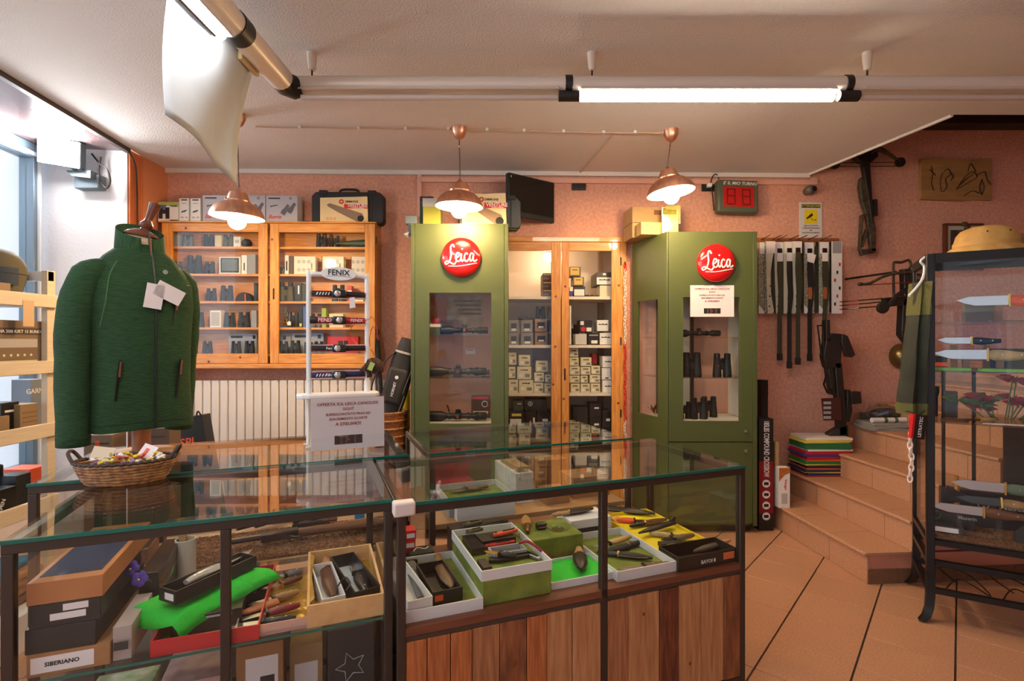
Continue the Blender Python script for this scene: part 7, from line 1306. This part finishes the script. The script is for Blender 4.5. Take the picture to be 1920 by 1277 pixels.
put('goods', MB().ball((0, 0, .05), .12, .06, .045, 12, 8), M('dark goods', (58, 54, 52), .5), pbg)
bmv = MB().ball((0, 0, .06), .135, .075, .06, 14, 10); bmv.v = [(x+rg2.uniform(-.012, .012), y+rg2.uniform(-.012, .012), max(.002, z_+rg2.uniform(-.012, .012))) for x, y, z_ in bmv.v]; put('plastic_film', bmv.mesh('plastic_film', 0), FILM, pbg)
tag(put('card_pad', B(-.15, .15, -.006, .006, 0, .1), M('taupe card', (112, 98, 88), .7), None, (p4[0]+.08, p4[1]+.13, p4[2]), .1), 'taupe card leaning on the wall behind the plastic bag', 'card')
# ================================================================== knife showcase on the right
VR = math.radians(-30); V1 = Vector((math.cos(VR), math.sin(VR))); V2 = Vector((-math.sin(VR), math.cos(VR)))
VF = Vector((1.939, 2.42)); VL, VD = .95, .40; BLKF = M('black steel frame', (26, 23, 22), .4, .3)
vt = thing('knife_showcase', 'black steel showcase with glass shelves of knives by the stairs', 'showcase', (VF.x, VF.y, 0), VR); ztp = P(0, 476, 2.42).z; pz_ = .032
for x, y in ((0, 0), (VL-pz_, 0), (0, VD-pz_), (VL-pz_, VD-pz_)):
    put('post', B(x, x+pz_, y, y+pz_, .2, ztp), BLKF, vt, bev=.003); dx = -1 if x == 0 else 1; dy = -1 if y == 0 else 1
    xm, ym = x+pz_/2, y+pz_/2
    lg = []
    for s_, z_, r_ in ((0, .21, .017), (.0, .12, .017), (.006, .06, .016), (.022, .022, .016), (.045, .008, .014)): lg.append([Vector((xm+dx*s_*.8+r_*a, ym+dy*s_*.8+r_*b, z_)) for a, b in ((-1, -1), (1, -1), (1, 1), (-1, 1))])
    put('curved_foot', MB().loft(lg), BLKF, vt)
for z in (.145, .275, .39-.02, ztp-.03):
    for y in (0, VD-.025): put('rail', B(pz_, VL-pz_, y, y+.025, z-.012, z+.012 if z < 1 else ztp), BLKF, vt)
    for x in (0, VL-.025): put('rail', B(x, x+.025, pz_, VD-pz_, z-.012, z+.012 if z < 1 else ztp), BLKF, vt)
put('top_panel', B(.01, VL-.01, .01, VD-.01, ztp-.004, ztp), M('dark top', (40, 34, 32), .4), vt); put('front_pane', B(pz_, VL-pz_, .008, .011, .39, ztp-.03), GL, vt); put('side_pane', B(.008, .011, pz_, VD-pz_, .39, ztp-.03), GL, vt); put('side_pane', B(VL-.011, VL-.008, pz_, VD-pz_, .39, ztp-.03), GL, vt); put('back_pane', B(pz_, VL-pz_, VD-.011, VD-.008, .39, ztp-.03), GL, vt)
VZ = [1.395, 1.17, .93]
for z in VZ: put('glass_shelf', B(.034, VL-.034, .02, VD-.02, z-.006, z), GLT, vt)
put('bottom_shelf', B(.026, VL-.026, .026, VD-.026, .37, .385), M('dark base board', (1, 1, 1)), vt)
for k in range(4): put('scroll_wire', MB().tube(smooth_pts([(.08+.2*k, .05, .147), (.16+.2*k, .2, .15), (.24+.2*k, .06, .147), (.2+.2*k, .3, .15), (.1+.2*k, .34, .147), (.14+.2*k, .15, .147)], 5), .003, 5), BLKF, vt)
for x in (.12, .24): put('back_bar', B(x, x+.014, VD-.03, VD-.016, .39, 1.17), BLKF, vt)
def VP_(x, y, z): p = VF+V1*x+V2*y; return (p.x, p.y, z)
def vknife(lab, x, y, z, L, rot, hm, bm=None, tilt=0, w=.04, lift=0, bf=.55, style='clip'):
    # blade points along local -x; tilt 1.57 sets the blade upright facing the front
    t = thing('knife', lab, 'knife', VP_(x, y, z+lift), (tilt, 0, VR+rot)); bm = bm or STEEL; xb = -L/2+L*bf
    put('blade', MB().prism([(-L/2, .1*w), (-L/2+L*.13, .42*w), (xb, .45*w), (xb, -.45*w), (-L/2+L*.2, -.45*w), (-L/2+L*.08, -.2*w)], -.002, .002), bm, t, bev=.0008)
    rings = []
    for k in range(9):
        u = k/8; xx = xb+(L/2-xb)*u; ww2 = w*(.42+.1*math.sin(u*5.5)); th2 = .009; 
        if k in (0, 8): ww2 *= .8; th2 *= .7
        rings.append([Vector((xx, -w*.1*math.sin(u*2.6)+ww2*math.cos(c_), th2*math.sin(c_))) for c_ in [2*math.pi*j/12 for j in range(12)]])
    put('handle', MB().loft(rings), hm, t); put('guard', B(xb-.004, xb+.004, -w*.6, w*.6, -.008, .008), BRASS, t, bev=.001)
    for u in (.3, .7): put('rivet', MB().lathe([(.003, -.0098), (.003, .0098)], 8), STEEL, t, (xb+(L/2-xb)*u, 0, 0))
    return t
UP = math.pi/2
def vstand(lab, x, y, z, h, mat=None):
    t = thing('knife_stand', lab, 'stand', VP_(x, y, z), VR); m = mat or M('brown acrylic', (120, 86, 52), .4)
    for dx in (-.06, .06): put('upright', B(dx-.012, dx+.012, -.012, .012, 0, h), m, t); 
    put('cross_piece', B(-.09, .09, -.02, .02, 0, .008), m, t); return t
vstand('brown two-post stand on the topmost glass shelf', .34, .12, VZ[0], .075); vknife('broad knife with an orange handle on the topmost glass shelf', .30, .12, VZ[0], .34, 0, ORANGE, None, UP, .05, .1)
vstand('brown stand with bone knife on the shelf of green cards', .22, .1, VZ[1], .05); vknife('long polished bowie blade with pale handle above the green cards', .22, .1, VZ[1], .36, 0, M('bone', (1, 1, 1)), None, UP, .05, .075)
vknife('slim folding knife behind the polished bowie blade', .2, .25, VZ[1], .24, .0, BLACK, None, UP, .035, .14); vstand('tall brown stand behind the polished bowie blade', .2, .225, VZ[1], .12)
for x, y, w, lab in ((.1, .08, .14, 'flat lime green card at the corner post'), (.3, .05, .2, 'flat lime green card in front on the second glass shelf')): tag(put('lime_card', B(-w/2, w/2, -.03, .03, 0, .012), M('lime card', (110, 180, 60), .5), None, VP_(x, y, VZ[1]), VR), lab, 'card')
o = carton('black_carton', 'black carton with orange print on the second glass shelf', 'box', VP_(.085, .3, VZ[1]), .08, .05, .06, BLKCARD, VR); plate(o, -.04, .04, .01, .03, -.03, ORANGE)
o = carton('knife_carton', 'black lettered knife carton behind on the second glass shelf', 'box', VP_(.36, .3, VZ[1]), .18, .05, .1, BLKCARD, VR); plate(o, -.07, .07, .05, .056, -.03, GP)
o = carton('grey_carton', 'grey upright carton on the topmost glass shelf', 'box', VP_(.25, .3, VZ[0]), .12, .06, .12, M('grey-brown carton', (1, 1, 1)), VR)
# third shelf: leaves, corkscrew, pocket knives
fl2 = thing('flower_arrangement', 'dark red artificial poinsettias on the third glass shelf', 'flowers', VP_(.34, .27, VZ[2])); RPET = M('crimson petal', (150, 20, 50), .7); rg3 = random.Random(4)
for k in range(18):
    c = Vector((rg3.uniform(-.24, .26), rg3.uniform(-.05, .05), .05+rg3.uniform(0, .16))); put('stem', MB().tube([(c.x*.4, 0, 0), tuple(c)], .003, 5), STEM, fl2)
    for j in range(6): put('petal', MB().prism([(0, 0), (.028, .019), (.066, 0), (.028, -.019)], -.0006, .0006), RPET if k % 4 else STEM, fl2, c, (.9+.3*math.sin(j), .3*math.cos(j), j*1.05))
vknife('cork handled spiral tool on the third glass shelf', .2, .1, VZ[2], .17, .5, M('cork', (1, 1, 1)), DARKST, .0, .03, .012); tag(put('white_feather', MB().prism([(-.09, 0), (-.05, .014), (.06, .018), (.09, 0), (.05, -.012), (-.05, -.01)], 0, .002), PAPER, None, VP_(.3, .07, VZ[2]), VR+.1), 'white paper blade lying on the third glass shelf', 'paper')
tag(put('wire_ring', MB().tube([(.05*math.cos(a), .035*math.sin(a), .003) for a in [2*math.pi*k/20 for k in range(20)]], .003, 6, close=True), M('brown cord', (1, 1, 1)), None, VP_(.12, .1, VZ[2]), VR), 'brown cord ring lying on the third glass shelf', 'cord')
mk = thing('multi_tool', 'open steel multi tool on a clear puck, third glass shelf', 'tool', VP_(.44, .08, VZ[2]), VR); put('puck', MB().lathe([(.05, 0), (.05, .012)], 24), GLT, mk)
for k in range(3): put('tool_arm', B(-.012, .1, -.008, .008, .014+.006*k, .018+.006*k), STEEL, mk, (0, 0, 0), (0, -.3*k, .7*k-1.9))
for x, lab in ((.07, 'slim black flashlight standing by the corner post'), (.13, 'black boxy flashlight standing on the third glass shelf')): tag(put('flashlight', MB().lathe([(.012, 0), (.012, .1), (.018, .12), (.018, .15)], 14) if x < .1 else B(-.025, .025, -.02, .02, 0, .13), BLACK, None, VP_(x, .24, VZ[2]), VR, .003), lab, 'flashlight')
# bottom shelf on cork
zc_ = .385; cbk = put('cork_bed', chips(B(.03, VL-.03, .03, VD-.03, 0, .012), .03, VL-.03, .03, VD-.03, .012, 2600), M('cork granules', (1, 1, 1)), None, (VF.x, VF.y, zc_), VR, kind='stuff'); tag(cbk, 'loose brown cork granules covering the showcase floor', 'cork granules'); zc_ += .014
for x, y, w, h, lab, wd in ((.32, .3, .44, .17, 'long black carton with white maker name at the showcase back', 'Maserin'), (.12, .2, .18, .09, 'low black carton with green emblem by the corner post', 'Maserin')):
    o = carton('knife_carton', lab, 'box', VP_(x, y, zc_), w, .06, h, BLKCARD, VR); text(wd, .04 if w > .3 else .022, GP, o, (.06, -.0315, h*.65))
    put('emblem', MB().tube([(math.cos(a)*.02-.06, -.031, h*.65+math.sin(a)*.02) for a in [2*math.pi*k/16 for k in range(16)]], .002, 5, close=True), GP if w > .3 else M('green stem', (1, 1, 1)), o)
vs_ = thing('acrylic_stand', 'clear acrylic stand on the cork of the showcase floor', 'stand', VP_(.2, .07, zc_), VR)
for dx in (-.07, .07):
    for yy in (-.02, .02): put('upright', B(dx-.005, dx+.005, yy-.002, yy+.002, 0, .12 if yy > 0 else .1), GLT, vs_)
put('cross_bar', B(-.07, .07, -.002, .002, .01, .018), GLT, vs_)
vknife('large bowie knife with rosewood handle held on the clear stand', .2, .07, zc_, .36, 0, WALNUT, None, UP, .045, .125); vknife('green handled chef blade raised before the black carton', .3, .18, zc_, .36, .0, M('grey-green handle', (96, 112, 90), .6), None, UP, .05, .22); vknife('stag handled knife in clear wrap before the black carton', .28, .14, zc_, .3, .02, M('stag', (1, 1, 1)), DARKST, UP-.2, .04, .16)
gb = tag(put('cloth_pouch', MB().loft([[Vector((a_*math.cos(t_), b_*math.sin(t_), z_)) for t_ in [2*math.pi*k/16 for k in range(16)]] for z_, a_, b_ in ((0, .13, .07), (.03, .13, .06), (.07, .1, .035), (.1, .05, .01))]), M('black nylon', (1, 1, 1)), None, VP_(.46, .12, zc_), VR), 'black cloth pouch with white print on the showcase floor', 'pouch'); put('white_print', B(-.05, .05, -.001, .0, -.004, .004).box(.01, .02, -.001, 0, -.014, .014), GP, gb, (0, -.063, .03), (-.3, 0, 0))
o = carton('backdrop_board', 'dark green upright panel at the back of the showcase', 'panel', VP_(.62, .33, zc_), .3, .02, .42, M('bottle green', (24, 84, 40), .5), VR); o = carton('backdrop_board', 'dark brown upright board behind the showcase shelves', 'panel', VP_(.42, .365, zc_), .13, .012, .5, DKW, VR)
o = carton('axe_box', 'low black box with an orange photo by the corner post', 'box', VP_(.09, .1, zc_), .12, .05, .035, BLKCARD, VR); plate(o, -.05, .04, .006, .028, -.025, PAPER)
ax_ = thing('hatchet', 'small hatchet with ochre handle standing by the corner post', 'hatchet', VP_(.13, .27, zc_), (0, .2, VR)); put('handle', MB().tube([(0, 0, 0), (.01, 0, .12), (-.02, 0, .24)], [.014, .012, .009], 10), M('ochre handle', (176, 120, 50), .5), ax_); put('head', MB().prism([(-.03, .1), (.03, .12), (.03, .16), (-.04, .18)], -.012, .012, 'xz'), BLACK, ax_)
# on top of the showcase
STR = M('straw', (206, 164, 92), .7, noise=(14, .25), rgb2=(176, 130, 66), stretch=(1, 1, .3)); hq_ = VP_(.25, .17, ztp)
sh2 = thing('sun_helmet', 'straw sun helmet lying on top of the knife showcase', 'hat', hq_, VR+.2)
def hr(k, z): return [Vector((.125*k*math.cos(t_), .105*k*math.sin(t_), z)) for t_ in [2*math.pi*i/32 for i in range(32)]]
put('brim', MB().loft([hr(1.32, .004), hr(1.3, .012), hr(1.0, .04), hr(.96, .036), hr(1.2, .006)], cap=False, close=True), STR, sh2); put('crown', MB().loft([hr(1.0, .036), hr(.99, .06), hr(.93, .09), hr(.78, .115), hr(.5, .13), hr(.1, .134)]), STR, sh2); put('hat_band', MB().loft([hr(1.03, .036), hr(1.025, .056), hr(.99, .057)], cap=False), M('straw band', (190, 144, 76), .7), sh2)
for a in (-1.9, -1.2): put('vent_hole', MB().ball((.125*math.cos(a), .103*math.sin(a), .095), .004, n=8, k=6), INK, sh2)
gh = thing('felt_hat', 'grey felt hat behind the sun helmet', 'hat', VP_(.56, .24, ztp), VR); put('brim', MB().loft([hr(1.2, .004), hr(1.2, .01), hr(.8, .02), hr(.8, .012)], cap=False, close=True), M('grey felt', (112, 100, 88), .9), gh); put('crown', MB().loft([hr(.95, .012), hr(.93, .1), hr(.8, .14), hr(.4, .155), hr(.05, .145)]), M('grey felt', (1, 1, 1)), gh); put('ribbon', MB().loft([hr(.96, .02), hr(.955, .045), hr(.9, .046)], cap=False), BLACK, gh)
bd = tag(put('flat_board', B(-.15, .15, -.01, .01, 0, .12), M('brown board', (112, 78, 50), .7), None, VP_(.36, .385, ztp), VR), 'brown board standing behind the hats on the showcase', 'board')
chain('plastic_chain', 'short red and white plastic chain hanging on the knife showcase', 1708, 778, 905, 0, ((760, 800),), Yfix=2.38)
pk = thing('hang_packet', 'small black and red lettered packet hung on the showcase chain', 'packet', P(1721, 800, 2.36), (0, .12, 0)); put('packet_body', B(-.03, .03, -.008, .008, -.055, .055), BLKCARD, pk); text('LETRATEC', .02, WHITE, pk, (.005, -.0095, 0), (math.pi/2, -math.pi/2, 0)); put('red_edge', B(-.032, -.022, -.0085, .0085, -.055, .055), REDP, pk); put('hang_hook', MB().tube([(0, 0, .055), (.04, .02, .075)], .002, 5), DARKST, pk)
